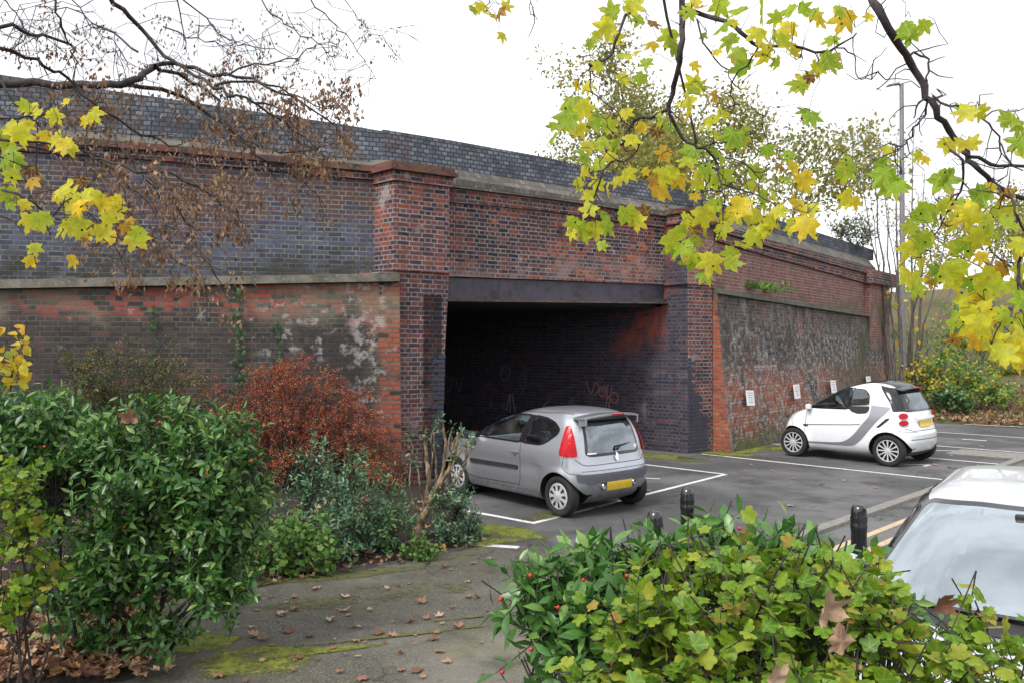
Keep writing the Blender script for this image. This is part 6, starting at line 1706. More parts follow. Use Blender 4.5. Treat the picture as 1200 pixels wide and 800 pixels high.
R_limbs = [([(1005, -90), (1018, -25), (1030, 10), (1050, 45), (1068, 72), (1085, 102), (1097, 128), (1113, 152), (1130, 175), (1142, 192), (1165, 215), (1200, 234), (1260, 255)], 2.75, .0155, .007),
    ([(1130, 178), (1160, 190), (1200, 197), (1250, 205)], 2.75, .007, .004), ([(792, -90), (798, -30), (801, 20), (798, 60), (791, 100), (784, 128)], 3.0, .0135, .009),
    ([(784, 128), (765, 137), (745, 142), (730, 165), (716, 190), (706, 205), (695, 232), (688, 250)], 3.0, .007, .0025), ([(784, 128), (800, 162), (818, 172), (838, 186), (845, 215), (850, 235)], 3.0, .007, .002),
    ([(800, 8), (840, 20), (868, 36), (890, 53), (930, 53), (965, 61), (985, 52), (1005, 38)], 3.0, .0095, .003), ([(965, 61), (990, 55), (1003, 70), (1006, 90), (1022, 92), (1032, 82)], 3.0, .003, .0015),
    ([(770, -40), (748, 0), (735, 18), (721, 45), (719, 62), (705, 72), (692, 76), (693, 95), (694, 108)], 3.05, .007, .0025), ([(694, 108), (712, 122), (730, 140), (744, 150)], 3.05, .003, .002), ([(890, 53), (878, 75), (862, 90), (858, 112), (868, 122)], 3.0, .004, .002),
    ([(818, 22), (832, 60), (852, 82), (862, 100)], 3.0, .004, .002), ([(1088, 112), (1075, 125), (1072, 138)], 2.75, .004, .002), ([(1087, 115), (1087, 132), (1076, 145), (1065, 165), (1052, 172), (1050, 190), (1062, 203)], 2.75, .004, .0018), ([(1068, 64), (1086, 64), (1092, 80), (1088, 95)], 2.7, .004, .003),
    ([(1095, 112), (1110, 122), (1127, 124), (1140, 128), (1160, 145), (1172, 165), (1173, 185)], 2.75, .004, .0025), ([(1115, 176), (1127, 190), (1128, 222), (1112, 235), (1100, 258), (1118, 240)], 2.7, .005, .002), ([(1172, 165), (1185, 190), (1200, 200)], 2.75, .003, .002),
    ([(1230, 285), (1200, 300), (1192, 330), (1200, 348), (1185, 362), (1170, 368), (1150, 372)], 2.6, .006, .002), ([(1185, 362), (1172, 375), (1166, 365), (1158, 358)], 2.6, .003, .0015), ([(1165, 215), (1185, 235), (1195, 255), (1210, 285)], 2.7, .005, .003), ([(1128, 222), (1105, 262), (1090, 285), (1080, 302)], 2.7, .003, .0015),
    ([(716, 190), (740, 185), (755, 160), (772, 150)], 3.0, .003, .002), ([(706, 205), (690, 225), (700, 240), (686, 262)], 3.0, .0025, .0015), ([(838, 186), (830, 210), (823, 235), (818, 262), (826, 280)], 3.0, .003, .0015), ([(850, 235), (848, 262), (838, 285), (828, 300)], 3.0, .0025, .0012), ([(838, 186), (870, 190), (890, 210), (880, 235)], 3.0, .003, .0015), ([(845, 215), (880, 225), (905, 240), (925, 255)], 3.0, .003, .0015), ([(818, 172), (850, 165), (885, 155), (900, 130)], 3.05, .0028, .0014)]
R_leaves = [(718, 14, l), (735, 12, g), (750, 22, l), (742, 6, y), (765, 26, b, .9), (712, 30, y), (722, 44, y, .7), (700, 40, l, .6), (692, 50, l, .5), (786, 40, l), (790, 54, g), (730, 62, l), (728, 92, y), (758, 72, g, .6), (750, 90, l), (765, 50, o, .8), (748, 60, o, .6), (702, 76, y, .6), (690, 100, y, .7), (676, 98, o, .6),
    (672, 118, l), (684, 125, y), (668, 135, g), (650, 148, g), (648, 160, g), (662, 145, l), (680, 150, y), (698, 140, g), (712, 146, l), (733, 131, y), (705, 165, l), (690, 170, y), (684, 182, g), (700, 190, l), (722, 168, l), (740, 162, y), (716, 182, y), (752, 148, o, .7), (770, 152, b, .7), (775, 136, l), (785, 148, g), (815, 98, y), (808, 118, y), (815, 102, l), (814, 76, o, .6),
    (683, 200, y), (678, 214, y), (700, 214, y), (690, 228, y), (712, 220, y), (725, 212, y), (735, 202, y, .9), (672, 260, l), (682, 268, l), (670, 272, y), (692, 245, y), (705, 252, l), (712, 262, g), (698, 268, y), (704, 288, l, .6), (740, 250, y), (732, 252, l), (746, 258, y), (757, 248, b, .8), (775, 205, y), (788, 200, y), (779, 220, y), (770, 225, o), (795, 208, o), (766, 210, b, .8), (780, 178, b, .9), (757, 200, o, .5), (814, 230, o, .6),
    (828, 198, g), (820, 205, y), (836, 212, l), (818, 215, y), (845, 185, l), (808, 188, l), (812, 175, g), (848, 205, l), (838, 240, l), (825, 250, y), (806, 258, y), (798, 270, l), (790, 290, g), (802, 288, g), (814, 280, l), (786, 280, l), (828, 272, g), (812, 305, g), (826, 322, g), (810, 298, l), (834, 306, y), (856, 308, l), (858, 296, l), (868, 285, y), (880, 280, y), (850, 255, y), (862, 250, y), (846, 268, y), (868, 240, o), (876, 258, y), (888, 250, y), (903, 258, y), (893, 232, l), (905, 228, y), (884, 275, l), (895, 268, y), (913, 246, y), (930, 262, y), (950, 245, y), (936, 242, o), (946, 262, o), (820, 262, b, .7), (812, 270, b, .6),
    (858, 45, l), (866, 60, l), (848, 30, g), (872, 78, g), (900, 62, y), (890, 36, y), (912, 20, l), (908, 40, l), (925, 30, o), (930, 12, l), (942, 8, g), (955, 14, l), (930, 60, o), (918, 48, y), (962, 20, o), (985, 10, l), (992, 18, o), (976, 45, l), (972, 72, g), (968, 68, l), (958, 75, y), (960, 78, l), (980, 70, b, .6), (943, 95, y), (938, 98, l), (952, 90, b, .8), (946, 130, g), (952, 136, g, .8), (912, 72, l, .7), (818, 102, y), (808, 118, y), (842, 60, o, .5), (840, 110, b, .6), (862, 165, l), (858, 158, g), (872, 158, l), (836, 178, g), (848, 130, y), (835, 140, y), (840, 155, y, .8), (900, 175, g, .8), (925, 180, g, .7), (915, 195, b, .7), (930, 195, o), (942, 210, o, .9), (920, 208, l, .7), (885, 200, l), (880, 220, y),
    (820, 8, b, .7), (808, 12, l, .8), (815, 2, y), (845, 4, l), (1068, 36, g, .9), (1062, 30, g, .9), (1085, 28, l, .8), (860, 24, y, .6), (895, 10, l), (870, 12, l), (1020, 18, y, .5), (825, 40, g, .5),
    (997, 192, g), (990, 200, l), (995, 230, y), (1002, 235, o, .7), (1030, 195, g, 1.1), (1038, 205, g, 1.1), (1050, 212, g, 1.1), (1040, 218, l), (1046, 190, l, .8), (1052, 218, g), (1042, 175, y, .6), (1078, 182, y, .7), (1086, 186, o, .5), (1105, 210, g, 1.1), (1112, 205, g, .9), (1115, 167, y), (1130, 168, y, .9), (1108, 168, y, .8), (1140, 168, y, .8), (1135, 130, y), (1150, 130, y, .8), (1128, 128, l, .6), (1186, 140, g, .9), (1195, 146, l), (1198, 165, g), (1180, 142, l, .7), (1196, 182, y), (1150, 228, g, 1.0), (1145, 238, g), (1160, 222, l, .8), (1085, 245, l), (1095, 250, l), (1075, 258, g), (1105, 240, l), (1115, 235, y, .6),
    (1068, 265, l), (1080, 280, l), (1068, 290, y), (1088, 275, y), (1062, 320, y, 1.1), (1068, 328, y), (1080, 310, y), (1075, 335, l), (1090, 330, o, .7), (1110, 320, l, 1.2), (1100, 318, g, 1.1), (1125, 310, l), (1120, 325, y, 1.1), (1150, 330, l, 1.1), (1160, 325, y, 1.1), (1140, 330, g), (1152, 345, y), (1165, 335, l), (1135, 350, y), (1145, 380, y, 1.1), (1150, 365, y), (1135, 365, y, .8), (1120, 375, g, 1.1), (1130, 380, l, .9), (1145, 395, o, .9), (1142, 352, o, .8), (1120, 395, b, .6), (1185, 405, y, 1.2), (1195, 400, y, 1.2), (1175, 412, y, 1.1), (1165, 400, y), (1190, 412, o, 1.1), (1200, 390, y, 1.2), (1180, 370, l, .9), (1195, 375, l), (1170, 380, l, .8), (1190, 335, l, .9), (1198, 350, g), (1180, 310, b, .6), (1175, 316, b, .8), (1190, 290, y, 1.0), (1198, 285, y), (1165, 250, l), (1180, 262, l), (1140, 250, y), (1160, 262, l, 1.1), (1135, 285, g, 1.0), (1170, 270, g), (1150, 275, y), (1120, 260, y), (1110, 290, l, .8), (1150, 300, o, .6), (1175, 230, b, .6), (1185, 225, b, .5), (1165, 218, o, .6), (1120, 290, y, .8), (1130, 240, l), (1185, 245, y, .7), (1196, 315, y, .9),
    (562, 5, y, .7), (555, 10, l, .6), (585, 12, b, .7), (592, 6, y, .6), (578, 18, o, .6), (588, 40, y, .5)]
car_m = (3.4, -1.2, 0.0)
# a spray above the frame carries the few leaves near the middle of the top edge
R_limbs.append(([(640, -60), (600, -25), (575, -5), (570, 12)], 3.0, .004, .0015)); R_limbs.append(([(632, -40), (622, 0), (630, 22)], 3.1, .0025, .0012))
maple('autumn maple whose yellow and lime leaves on dark boughs hang across the bridge', car_m, R_limbs,
      [([(3.4, -1.2, -.1), (3.4, -1.1, 1.6), (3.3, -.9, 3.2), (3.1, -.4, 4.6), (2.9, 0, 6)], .20, .12), ([(3.2, -.6, 4.0), (2.3, 1.2, 4.4), 0], .06, .016), ([(3.0, -.2, 5.0), (1.7, 1.6, 4.9), 2], .05, .014), ([(1.7, 1.6, 4.9), (1.0, 2.4, 4.2), 7], .02, .007), ([(2.3, 1.2, 4.4), (2.6, 2.2, 3.4), 17], .02, .007), ([(1.0, 2.4, 4.2), (.5, 2.8, 3.9), 27], .01, .004)],
      R_leaves, 91, .102)
L_leaves = [(36, 126, y), (44, 130, y), (28, 122, l, .7), (62, 134, y, .8), (108, 132, y, 1.0), (98, 140, o, .8), (76, 118, y, .5), (12, 150, y, 1.1), (4, 160, l), (22, 155, y), (30, 145, o, .8), (28, 160, y, .8), (64, 162, y, 1.0), (74, 168, o, .9), (82, 172, y, .8), (52, 158, o, .7), (8, 178, g, 1.0), (16, 186, g, .9), (12, 204, y, .8), (4, 190, l), (36, 198, .99, .9), (38, 212, .97, .9), (15, 196, l, .6), (8, 226, l, 1.0), (10, 238, g, .8), (26, 238, y, .7), (80, 232, y), (70, 222, y, .8), (84, 246, y, .9), (92, 240, o), (95, 232, y, .9), (108, 228, y, .8), (120, 236, o, .8), (130, 245, y), (125, 256, y, .9), (112, 232, o, .7), (138, 234, o, .7), (86, 262, y, 1.1), (75, 268, y, .9), (100, 268, y, 1.0), (120, 272, y, .9), (132, 278, o, .8), (156, 280, y, 1.1), (162, 272, l, .8), (146, 266, b, .7), (46, 256, l, .9), (32, 258, y, 1.0), (50, 254, g, .8), (40, 290, l, .7), (34, 305, o, .7), (84, 304, o, .8), (150, 258, b, .6), (80, 216, y, .8), (65, 232, y, .6), (92, 212, b, .7), (98, 276, .97, .7)]
maple('maple with yellow and orange leaves hanging in front of the blue brick wall', (-4.6, 1.2, 0), [([(-120, 150), (-40, 160), (20, 165), (80, 172), (120, 185)], 3.0, .008, .002), ([(-90, 190), (-20, 215), (20, 228), (60, 255), (100, 270), (150, 284)], 2.9, .006, .002), ([(-60, 240), (0, 252), (30, 280), (42, 310)], 2.8, .005, .0015), ([(60, 255), (85, 232), (108, 218), (125, 225)], 2.9, .003, .0015), ([(100, 270), (125, 255), (142, 245)], 2.9, .0025, .0015), ([(-40, 130), (20, 138), (60, 132), (105, 130)], 3.1, .005, .0015), ([(-50, 175), (0, 185), (36, 195)], 2.9, .004, .0015)],
      [([(-4.6, 1.2, -.1), (-4.5, 1.3, 1.5), (-4.3, 1.6, 3.2), (-4.1, 1.9, 4.5)], .13, .07), ([(-4.4, 1.45, 2.4), (-3.4, 2.4, 3.0), 0], .03, .009), ([(-3.4, 2.4, 3.0), (-2.7, 2.7, 2.85), 1], .012, .006), ([(-4.5, 1.35, 1.9), (-3.2, 2.4, 2.5), 2], .02, .006), ([(-4.4, 1.5, 2.7), (-3.2, 2.6, 3.2), 5], .02, .006), ([(-3.4, 2.4, 3.0), (-2.8, 2.7, 2.9), 6], .01, .005)],
      L_leaves, 95, .096)

# ------------------------------------------------------------------ trees beyond
def grow_tree(name, label, base, h, spread, seed, m_leaf, m_bark, lsize, nl_, trunk_r, levels=5, clear=.25, lean=(0, 0), tl=.7, ang=.62, per=12, cs=.25, group=None):
    rng = np.random.default_rng(seed); base = np.array(base, float); t = thing(name, label, 'tree', base, group=group); tb = MB(); tips = []
    def rec(p, d, L, r, lv_):
        n = 4; pts = [p]; dd = d.copy()
        for i in range(n):
            dd = unitv(dd + rng.normal(size=3) * .12 + np.array([0, 0, .05])); pts.append(pts[-1] + dd * L / n)
        r1 = r * .62
        tb.tube(pts, list(np.linspace(r, r1, n + 1)), 7 if lv_ < 2 else (5 if lv_ < 4 else 3), cap=False)
        if lv_ >= 2: tips.extend(pts[2:])
        if lv_ >= levels: return
        k = 3 if lv_ < 3 else 2
        for i in range(k):
            a = rng.random() * 6.283; e1 = unitv(np.cross(dd, [.31, .2, .9])); e2 = np.cross(dd, e1)
            th = ang * rng.uniform(.6, 1.35); nd = unitv(dd * math.cos(th) + (e1 * math.cos(a) + e2 * math.sin(a)) * math.sin(th) * spread)
            rec(pts[-1] if i < 2 else pts[-2], nd, L * tl * rng.uniform(.8, 1.2), r1 * (.85 if i < 2 else .6), lv_ + 1)
    rec(np.zeros(3), unitv([lean[0], lean[1], 1]), h * clear, trunk_r, 0)
    tips = np.array(tips)
    tb.build('trunk', m_bark, t, smooth=True)
    lv = Leaves(); sel = rng.integers(0, len(tips), nl_ // per)
    for s in sel:
        c = tips[s] + rng.normal(size=3) * cs; rv = rng.random()
        for k in range(per):
            lv.add(c + rng.normal(size=3) * lsize * 1.5, rng.normal(size=3) + [0, 0, -.6], rng.normal(size=3) + [0, -.3, .5], lsize * rng.uniform(.6, 1.2), min(.999, max(0, rv * .6 + rng.random() * .4)))
    lv.build('crown', T_RH, m_leaf, t, (0, 0, 0), seed)
    return t, tips
pb = A(835, 409, 42); plane, ptips = grow_tree('plane_tree', 'large thinning tree with olive and tan leaves rising behind the bridge parapet', (pb.x, pb.y, 0), 16, 1.2, 127, M['leaf_plane'], M['bark_tree'], .26, 30000, .42, levels=6, clear=.33, tl=.725, ang=.68, cs=.35, per=20)
iv = Leaves(); rng = np.random.default_rng(3)
for k in range(900):
    a = rng.random() * 6.283; z = rng.uniform(0, 9.0); r = .5 + .18 * rng.random(); iv.add((r * math.cos(a), r * math.sin(a), z), (rng.normal() * .5, rng.normal() * .5, -1), (math.cos(a), math.sin(a), .3), .26, rng.random())
iv.build('ivy', T_WIDE, M['leaf_ivy'], plane)
# thin multi-stemmed saplings by the end of the wing wall
def sapling(label, px, py, tops, Y, seed, leafn=30, m=None):
    rng = np.random.default_rng(seed); b = np.array(px3(px, py, Y)); b[2] = max(0, bank_h(V2(b))); t = thing('sapling', label, 'tree', b, group='bare multi-stemmed saplings at the wall end'); tb = MB(); lv = Leaves()
    for (tx, ty, r0) in tops:
        e = np.array(px3(tx, ty, Y + rng.uniform(-1, 1))); s = b + np.array([rng.normal() * .12, rng.normal() * .12, -.05]); mid = s * .55 + e * .45; mid[:2] = s[:2] * .68 + e[:2] * .32
        P = jit_line([s, mid, e], rng, .035, 6); n = len(P)
        tb.tube([p - b for p in P], list(np.linspace(r0, .008, n)), 5, cap=False)
        for k in range(9):
            i = rng.integers(n // 3, n); p = P[min(i, n - 1)]; d = unitv(P[min(i + 1, n - 1)] - P[i - 1]); td = unitv(d + rng.normal(size=3) * .38); L = rng.uniform(.5, 1.5); e2 = p + td * L
            tb.tube([p - b, (p + e2) / 2 + rng.normal(size=3) * .03 - b, e2 - b], [.012, .008, .005], 3, cap=False)
        for k in range(leafn // len(tops) + 1):
            p = P[rng.integers(1, max(2, n * 2 // 3))] + rng.normal(size=3) * .25; lv.add(p, rng.normal(size=3), rng.normal(size=3) + [0, -.6, .6], .16 * rng.uniform(.7, 1.2), rng.uniform(.3, .95))
    tb.build('stems', M['bark_grey'], t, smooth=True); lv.build('foliage', T_WIDE, M['leaf_yellow'], t, b, seed)
sapling('bare many-stemmed sapling with a few yellow leaves right against the wall end', 1050, 460, [(1000, 175, .05), (1018, 150, .06), (1035, 200, .055), (1040, 235, .05), (1052, 160, .07), (1022, 240, .045), (1012, 290, .05)], 25.0, 201, 40)
sapling('bare sapling cluster leaning away from the wall behind the lamp post', 1068, 455, [(1072, 160, .06), (1085, 200, .07), (1100, 235, .06), (1115, 260, .05), (1078, 250, .05), (1130, 300, .05)], 26.0, 202, 20)
# bank shrubs
def bankshrub(label, px, py, Y, r, n, m, seed, size=.13, name='bush', templates=T_WIDE, per=8, group='bushes on the bank'):
    c = A(px, py, Y); z0 = max(0, bank_h(V2(c)))
    bl = [(c.x, c.y, c.z, *r), (c.x + r[0] * .6, c.y - .2, c.z - r[2] * .45, r[0] * .7, r[1] * .7, r[2] * .6), (c.x - r[0] * .6, c.y + .2, c.z - r[2] * .3, r[0] * .6, r[1] * .7, r[2] * .6)]
    return shrub(name, label, 'bush', (c.x, c.y, z0), bl, n, per, templates, m, size, M['bark_dark'], seed=seed, tl=(.3, .6), stems=2, stem_r=.018, up=.4, shell=(.3, 1), tw_r=.005, group=group)
bankshrub('yellow speckled thin bush beside the end of the wall above the white car', 1078, 438, 25.5, (.85, .6, 1.0), 55, M['leaf_yellow'], 301, .12, per=5)
bankshrub('broad green bush with fresh leaves in the middle of the bank', 1105, 432, 25.8, (.9, .7, 1.2), 100, M['leaf_bank'], 302, .15)
bankshrub('green and gold bush low on the bank nearer the road', 1148, 450, 25.0, (1.0, .7, .75), 90, M['leaf_bank'], 303, .14)
bankshrub('small bluish green bush at the foot of the bank by the bays', 1116, 460, 24.8, (.5, .4, .5), 60, M['leaf_mid'], 304, .12)
bankshrub('loose yellowing bush higher on the bank towards the road', 1195, 432, 30.0, (1.3, .9, 1.0), 90, M['leaf_bank'], 305, .15)
bankshrub('tall thin yellowing bush behind the green bush', 1135, 385, 31.0, (1.3, .9, 1.7), 130, M['leaf_bank'], 306, .16, per=6)
for i, (px, Y, h_, sp, lab) in enumerate(((1165, 48, 9.5, 1.1, 'thin golden brown tree standing on its own on the far bank'), (1215, 42, 9.0, 1.2, 'taller thin yellowing tree at the edge of the far bank'), (1120, 75, 9, 1.1, 'hazy bare tree far off between the saplings'), (1250, 60, 12, 1.2, 'hazy yellow tree far off beyond the road'))):
    c = A(px, 409, Y); grow_tree('tree', lab, (c.x, c.y, max(0, bank_h(V2(c))) if Y < 60 else 0), h_, sp, 140 + i, M['leaf_plane'], M['bark_grey'], .24, 2600, .17, levels=5, clear=.30, tl=.72, ang=.6, group='thin trees on the far bank')
# dark evergreen mass is far off behind the parapet; buddleia rooted on the wall top
c = W(1010, 285, U2, dr); shrub('buddleia', 'straggly grey green bush rooted on top of the far parapet', 'bush', (c.x, c.y + .2, c.z - .1), [(c.x, c.y + .2, c.z + .45, .75, .4, .6), (c.x - .7, c.y, c.z + .5, .5, .3, .4)], 90, 7, T_OV, leaf_mat('LeafGreyGreen', [(0, (.09, .12, .06)), (1, (.20, .22, .11))], .3, .6), .14, M['bark_grey'], seed=401, tl=(.3, .6), stems=3, stem_r=.012, tw_r=.006)
for i, (px, py, n, lab) in enumerate(((879, 340, 130, 'bright green weed growing on the far wall ledge'), (899, 345, 50, 'small weed on the far wall ledge right of the bright green one'))):
    c = W(px, py, U2, dr); b = np.array([c.x + nr[0] * .1, c.y + nr[1] * .1, c.z]); t = thing('wall_weed', lab, 'weed', b); lv = Leaves(); rng = np.random.default_rng(i)
    for k in range(n): lv.add((rng.normal() * .3, rng.normal() * .05, .0), (rng.normal() * .5, rng.normal() * .5 - .2, 1), rng.normal(size=3), rng.uniform(.12, .30), rng.random())
    lv.build('foliage', [rhomb(.09, .05)], M['leaf_fresh'], t)

# ------------------------------------------------------------------ street furniture
def bollard(px, py, label):
    z = 1.0; Y = (H - z) * F / (py - HOR); x = (px - 600) / F * Y
    t = thing('bollard', label, 'bollard', (x, Y, 0), group='black dome-topped bollards by the path')
    mb = MB(); mb.lathe([(.062, -.05), (.062, .05), (.056, .06), (.056, .80), (.060, .815), (.060, .845), (.056, .86), (.056, .94), (.052, .965), (.042, .985), (.026, .997), (.001, 1.0)], 28)
    mb.build('post', M['bollard'], t, smooth=True)
    cl = MB(); cl.lathe([(.0605, .865), (.0605, .90)], 28); cl.build('band', M['bollard'], t)
M['bollard'] = plain('BollardPaint', (.010, .010, .014), .22, spec=.6, coat=.5)
bollard(767, 596.5, 'black bollard showing only its dome above the glossy dark bush'); bollard(805, 570, 'black bollard half hidden behind the hedge, right of the lone dome'); bollard(1005.5, 589.5, 'black bollard standing clear beside the pale car windscreen')
# lamp post
c = A(1058, 432, 28.0); lp = thing('lamp_post', 'tall grey lamp post with a flat lantern rising behind the wall end', 'lamp post', (c.x, c.y, 0))
top = A(1058, 98, 28.0).z; mb = MB(); mb.tube([(0, 0, 0), (0, 0, 1.6)], [.125, .125], 14); mb.tube([(0, 0, 1.6), (0, 0, 1.75), (0, 0, top)], [.125, .105, .07], 14)
mb.build('pole', plain('LampPole', (.20, .195, .20), .5, .4), lp, smooth=False)
mb = MB(); mb.tube([(0, 0, top - .1), (-.12, 0, top + .02), (-.22, 0, top)], .035, 8); mb.build('arm', bpy.data.materials['LampPole'], lp)
mb = MB(); mb.hexa([(-.52, -.12, top - .09), (-.10, -.09, top + .0), (-.10, .09, top + .0), (-.52, .12, top - .09)], [(-.50, -.10, top - .03), (-.10, -.08, top + .05), (-.10, .08, top + .05), (-.50, .10, top - .03)]); mb.build('lantern', plain('Lantern', (.13, .17, .19), .4), lp, bevel=.01)
# notices on the far wing wall
M['notice'] = plain('NoticeWhite', (.80, .80, .80), .5, var=.04); M['notice_text'] = plain('NoticeText', (.42, .43, .45), .7)
lobw = lobe_t = None
for i, (px, py, w_, h_, tilt, lab) in enumerate(((858, 465, .38, .33, -3, 'white notice on the wall closest to the bridge pilaster'), (914, 457.5, .36, .34, 0, 'white notice on the wall above the white car bonnet'), (958.5, 452, .38, .34, -2, 'white notice on the wall just above the white car windscreen'), (1001, 444, .38, .2, 0, 'white notice mostly hidden behind the white car roof'))):
    p = W(px, py, R0, dr); k = .08 + (.50 - .08) * max(0, 1 - p.z / 3.3); kk = k + .06; c = Vector((p.x + nr[0] * kk, p.y + nr[1] * kk, p.z))
    # slide along the view line so that it lies on the sloping face
    lean_ = math.atan2(.45, 3.6)
    t = thing('notice', lab, 'notice', c, math.atan2(dr.y, dr.x), group='white parking notices on the wall'); t.rotation_euler = (-lean_, math.radians(-tilt), math.atan2(dr.y, dr.x))
    mb = MB(); mb.box((0, 0, 0), (w_, .012, h_)); mb.build('board', M['notice'], t, bevel=.003)
    rr = random.Random(i)
    for k in range(5 if h_ > .25 else 3):
        zz = h_ * .34 - k * h_ * .15; ww = w_ * rr.uniform(.45, .75); mb = MB(); mb.box((0, -.0075, zz), (ww, .003, h_ * (.045 if k % 2 else .06))); mb.build('line_of_text', M['notice_text'], t)
# roofs seen over the parapet and beyond the bank
def house(name, label, c, w, d, h, roof_h, wall, roofm, rz=0.0, flat=False):
    t = thing(name, label, 'building', c, rz)
    mb = MB(); mb.box((0, 0, h / 2), (w, d, h)); mb.build('wall', wall, t)
    mb = MB()
    if flat: mb.box((0, 0, h + .2), (w + .6, d + .6, .4))
    else: mb.add([(-w / 2 - .4, -d / 2 - .4, h), (w / 2 + .4, -d / 2 - .4, h), (w / 2 + .4, d / 2 + .4, h), (-w / 2 - .4, d / 2 + .4, h), (-w / 2 - .4, 0, h + roof_h), (w / 2 + .4, 0, h + roof_h)], [(0, 1, 5, 4), (2, 3, 4, 5), (1, 2, 5), (3, 0, 4), (3, 2, 1, 0)])
    rf = mb.build('roof', roofm, t)
    n = max(2, int(w / 3.2))
    for i in range(n):
        for fl in range(max(1, int(h / 2.8))):
            mb = MB(); mb.box((-w / 2 + (i + .5) * w / n, -d / 2 - .01, 1.5 + fl * 2.7), (1.2, .06, 1.2)); wn = mb.build('window', M['pale_frame'], t)
            mb = MB(); mb.box((-w / 2 + (i + .5) * w / n, -d / 2 - .05, 1.5 + fl * 2.7), (1.0, .04, 1.0)); mb.build('pane', M['black_gloss'], wn)
    return t
M['pale_frame'] = plain('PaleFrame', (.7, .7, .7), .5); M['render'] = plain('PaleRender', (.50, .50, .50), .8); M['slate'] = plain('Slate', (.20, .21, .23), .7, var=.2); M['tan_brick'] = plain('TanBrick', (.30, .26, .23), .85)
c = A(1150, 409, 95); house('house', 'pale distant house under a grey slate roof beyond the bank', (c.x + 2, c.y, 0), 20, 9, 5.2, 4.0, M['render'], M['slate'], -.25)

# ------------------------------------------------------------------ fallen leaves
dm = []
for i, tp in enumerate(T_DRY + T_MAPLE[1:3]):
    tv, tf = tp
    for j, rv in enumerate((.25, .48, .66, .85)):
        me = mesh_np('fallen_leaf', tv - np.array([0, .38, float(min(tv[:, 2]))]), np.concatenate([np.array(f) for f in tf]), [len(f) for f in tf], np.full(len(tv), rv), True); me.materials.append(M['leaf_dry']); dm.append(me)
rr = random.Random(12)
spots = [(345, 700), (386, 727), (420, 770), (398, 788), (425, 795), (350, 772), (300, 745), (472, 742), (460, 745), (470, 765), (515, 722), (495, 706), (530, 712), (525, 775), (470, 785), (490, 786), (515, 764), (548, 682), (555, 660), (520, 665), (440, 668), (405, 700), (423, 735), (433, 715), (500, 725), (512, 742), (445, 742), (310, 750), (325, 770), (258, 792), (290, 798), (340, 740), (370, 690), (405, 716), (480, 728), (508, 748), (418, 752), (365, 745), (392, 760), (345, 715), (455, 690), (560, 700), (538, 735), (575, 655), (470, 660), (410, 665), (318, 700), (330, 720), (295, 735), (548, 700)]
spots += [(rr.uniform(300, 570), rr.uniform(665, 798)) for _ in range(38)]
n = 0
for px, py in spots:
    p = G(px, py)
    o = link('fallen_leaf', rr.choice(dm)); s = rr.uniform(.055, .12) * (.95 if n < 50 else .5); o.scale = (s, s * rr.uniform(.7, 1), s * rr.uniform(.5, 1.0)); o.location = (p.x, p.y, .016); o.rotation_euler = (rr.uniform(-.2, .2), rr.uniform(-.2, .2), rr.uniform(0, 6.28)); n += 1
    tag(o, 'dry brown fallen leaf lying on the tarmac of the path', 'leaf', 'fallen leaves on the path')
for px, py in [(857, 592), (930, 561), (925, 592), (1115, 548), (1074, 556), (990, 563), (700, 595), (880, 545), (1096, 545), (760, 575), (905, 552), (1150, 535)] + [(rr.uniform(840, 1150), rr.uniform(515, 590)) for _ in range(14)]:
    p = G(px, py); o = link('fallen_leaf', rr.choice(dm)); s = rr.uniform(.07, .12); o.scale = (s, s, s * .6); o.location = (p.x, p.y, .010); o.rotation_euler = (0, 0, rr.uniform(0, 6.28))
    tag(o, 'small pale fallen leaf lying on the asphalt of the car park', 'leaf', 'fallen leaves on the car park')
for px, t_ in ((60, .3), (105, .1), (150, 0), (205, .2), (290, 0), (330, .1)):
    p = W(px, 326, P0, dl); o = link('fallen_leaf', rr.choice(dm)); s = .10; o.scale = (s, s, s * .8); o.location = (p.x + nl[0] * -.02, p.y + nl[1] * -.02, W(px, 326 - 2, P0, dl).z + .04); o.rotation_euler = (0, 0, rr.uniform(0, 6.28))
    tag(o, 'brown fallen leaf resting on the stone ledge of the wing wall', 'leaf', 'fallen leaves on the wall ledge')
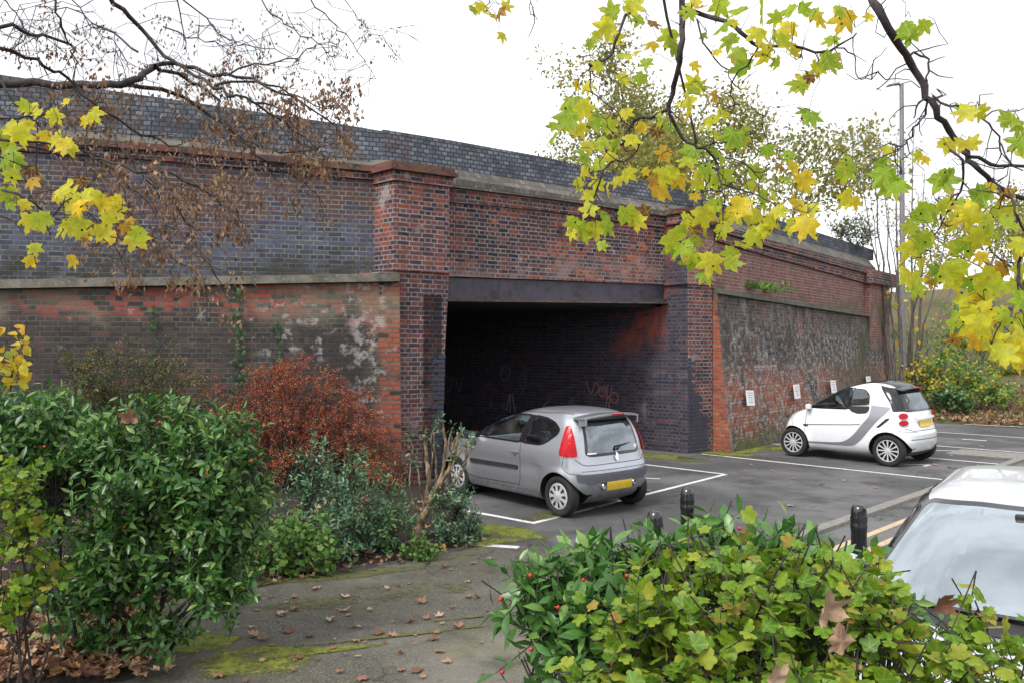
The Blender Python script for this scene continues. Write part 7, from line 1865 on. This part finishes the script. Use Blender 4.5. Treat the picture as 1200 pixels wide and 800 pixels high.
def litter(name, n, gen, size, m, templates, seed, z=.03):
    rng = np.random.default_rng(seed); lv = Leaves()
    for i in range(n):
        p = gen(rng); lv.add(p, [rng.normal(), rng.normal(), rng.normal() * .3], [rng.normal() * .5, rng.normal() * .5, 1], size * rng.uniform(.6, 1.2), rng.random())
    return tag(lv.build(name, templates, m, None, seed=seed, smooth=True), kind='stuff')
BP = [tuple(V2(p)) for p in bed_pts]
def bed_gen(rng):
    while True:
        x, y_ = (rng.uniform(-4.8, -1.7), rng.uniform(4.9, 6.6)) if rng.random() < .85 else (rng.uniform(-6, -.4), rng.uniform(6.5, 11))
        if in_poly(x, y_, BP): return (x, y_, .075 + rng.random() * .05)
litter('leaf_litter', 2400, bed_gen, .088, M['leaf_dry'], T_DRY, 501)
KP = [tuple(V2(p)) for p in bank_pts]
def bank_gen(rng):
    for _ in range(200):
        x, y_ = rng.uniform(8.5, 19), rng.uniform(18, 30)
        y_ = 19.0 + (y_ - 18) * rng.random() ** 1.5
        if in_poly(x, y_, KP): return (x, y_, bank_h(Vector((x, y_))) + .07 + rng.random() * .05)
    return (12, 23, .4)
litter('leaf_litter', 3200, bank_gen, .13, M['leaf_dry'], T_DRY[:2], 502)
def grass_field(n, seed):
    rng = np.random.default_rng(seed); lv = Leaves()
    for i in range(n):
        for _ in range(50):
            x, y_ = rng.uniform(11, 34), rng.uniform(19, 44)
            if in_poly(x, y_, KP) and (math.sin(x * 1.3) + math.sin(y_ * .9 + x * .5) + rng.normal() * .6 > -.3): break
        lv.add((x, y_, bank_h(Vector((x, y_))) + .04), [rng.normal() * .4, rng.normal() * .4, 1], [rng.normal(), rng.normal(), .2], rng.uniform(.12, .34), rng.random())
    tag(lv.build('grass', [rhomb(.07, .05)], M['grass'], None, seed=seed), kind='stuff')
grass_field(9000, 503)
def edge_gen(rng):
    t = rng.random(); a, b_ = V2(G(300, 688)), V2(G(570, 638)); p = a * (1 - t) + b_ * t; return (p.x + rng.normal() * .12, p.y + rng.normal() * .10 + .1, .03 + rng.random() * .02)
litter('leaf_litter', 110, edge_gen, .055, M['leaf_dry'], T_DRY, 504)
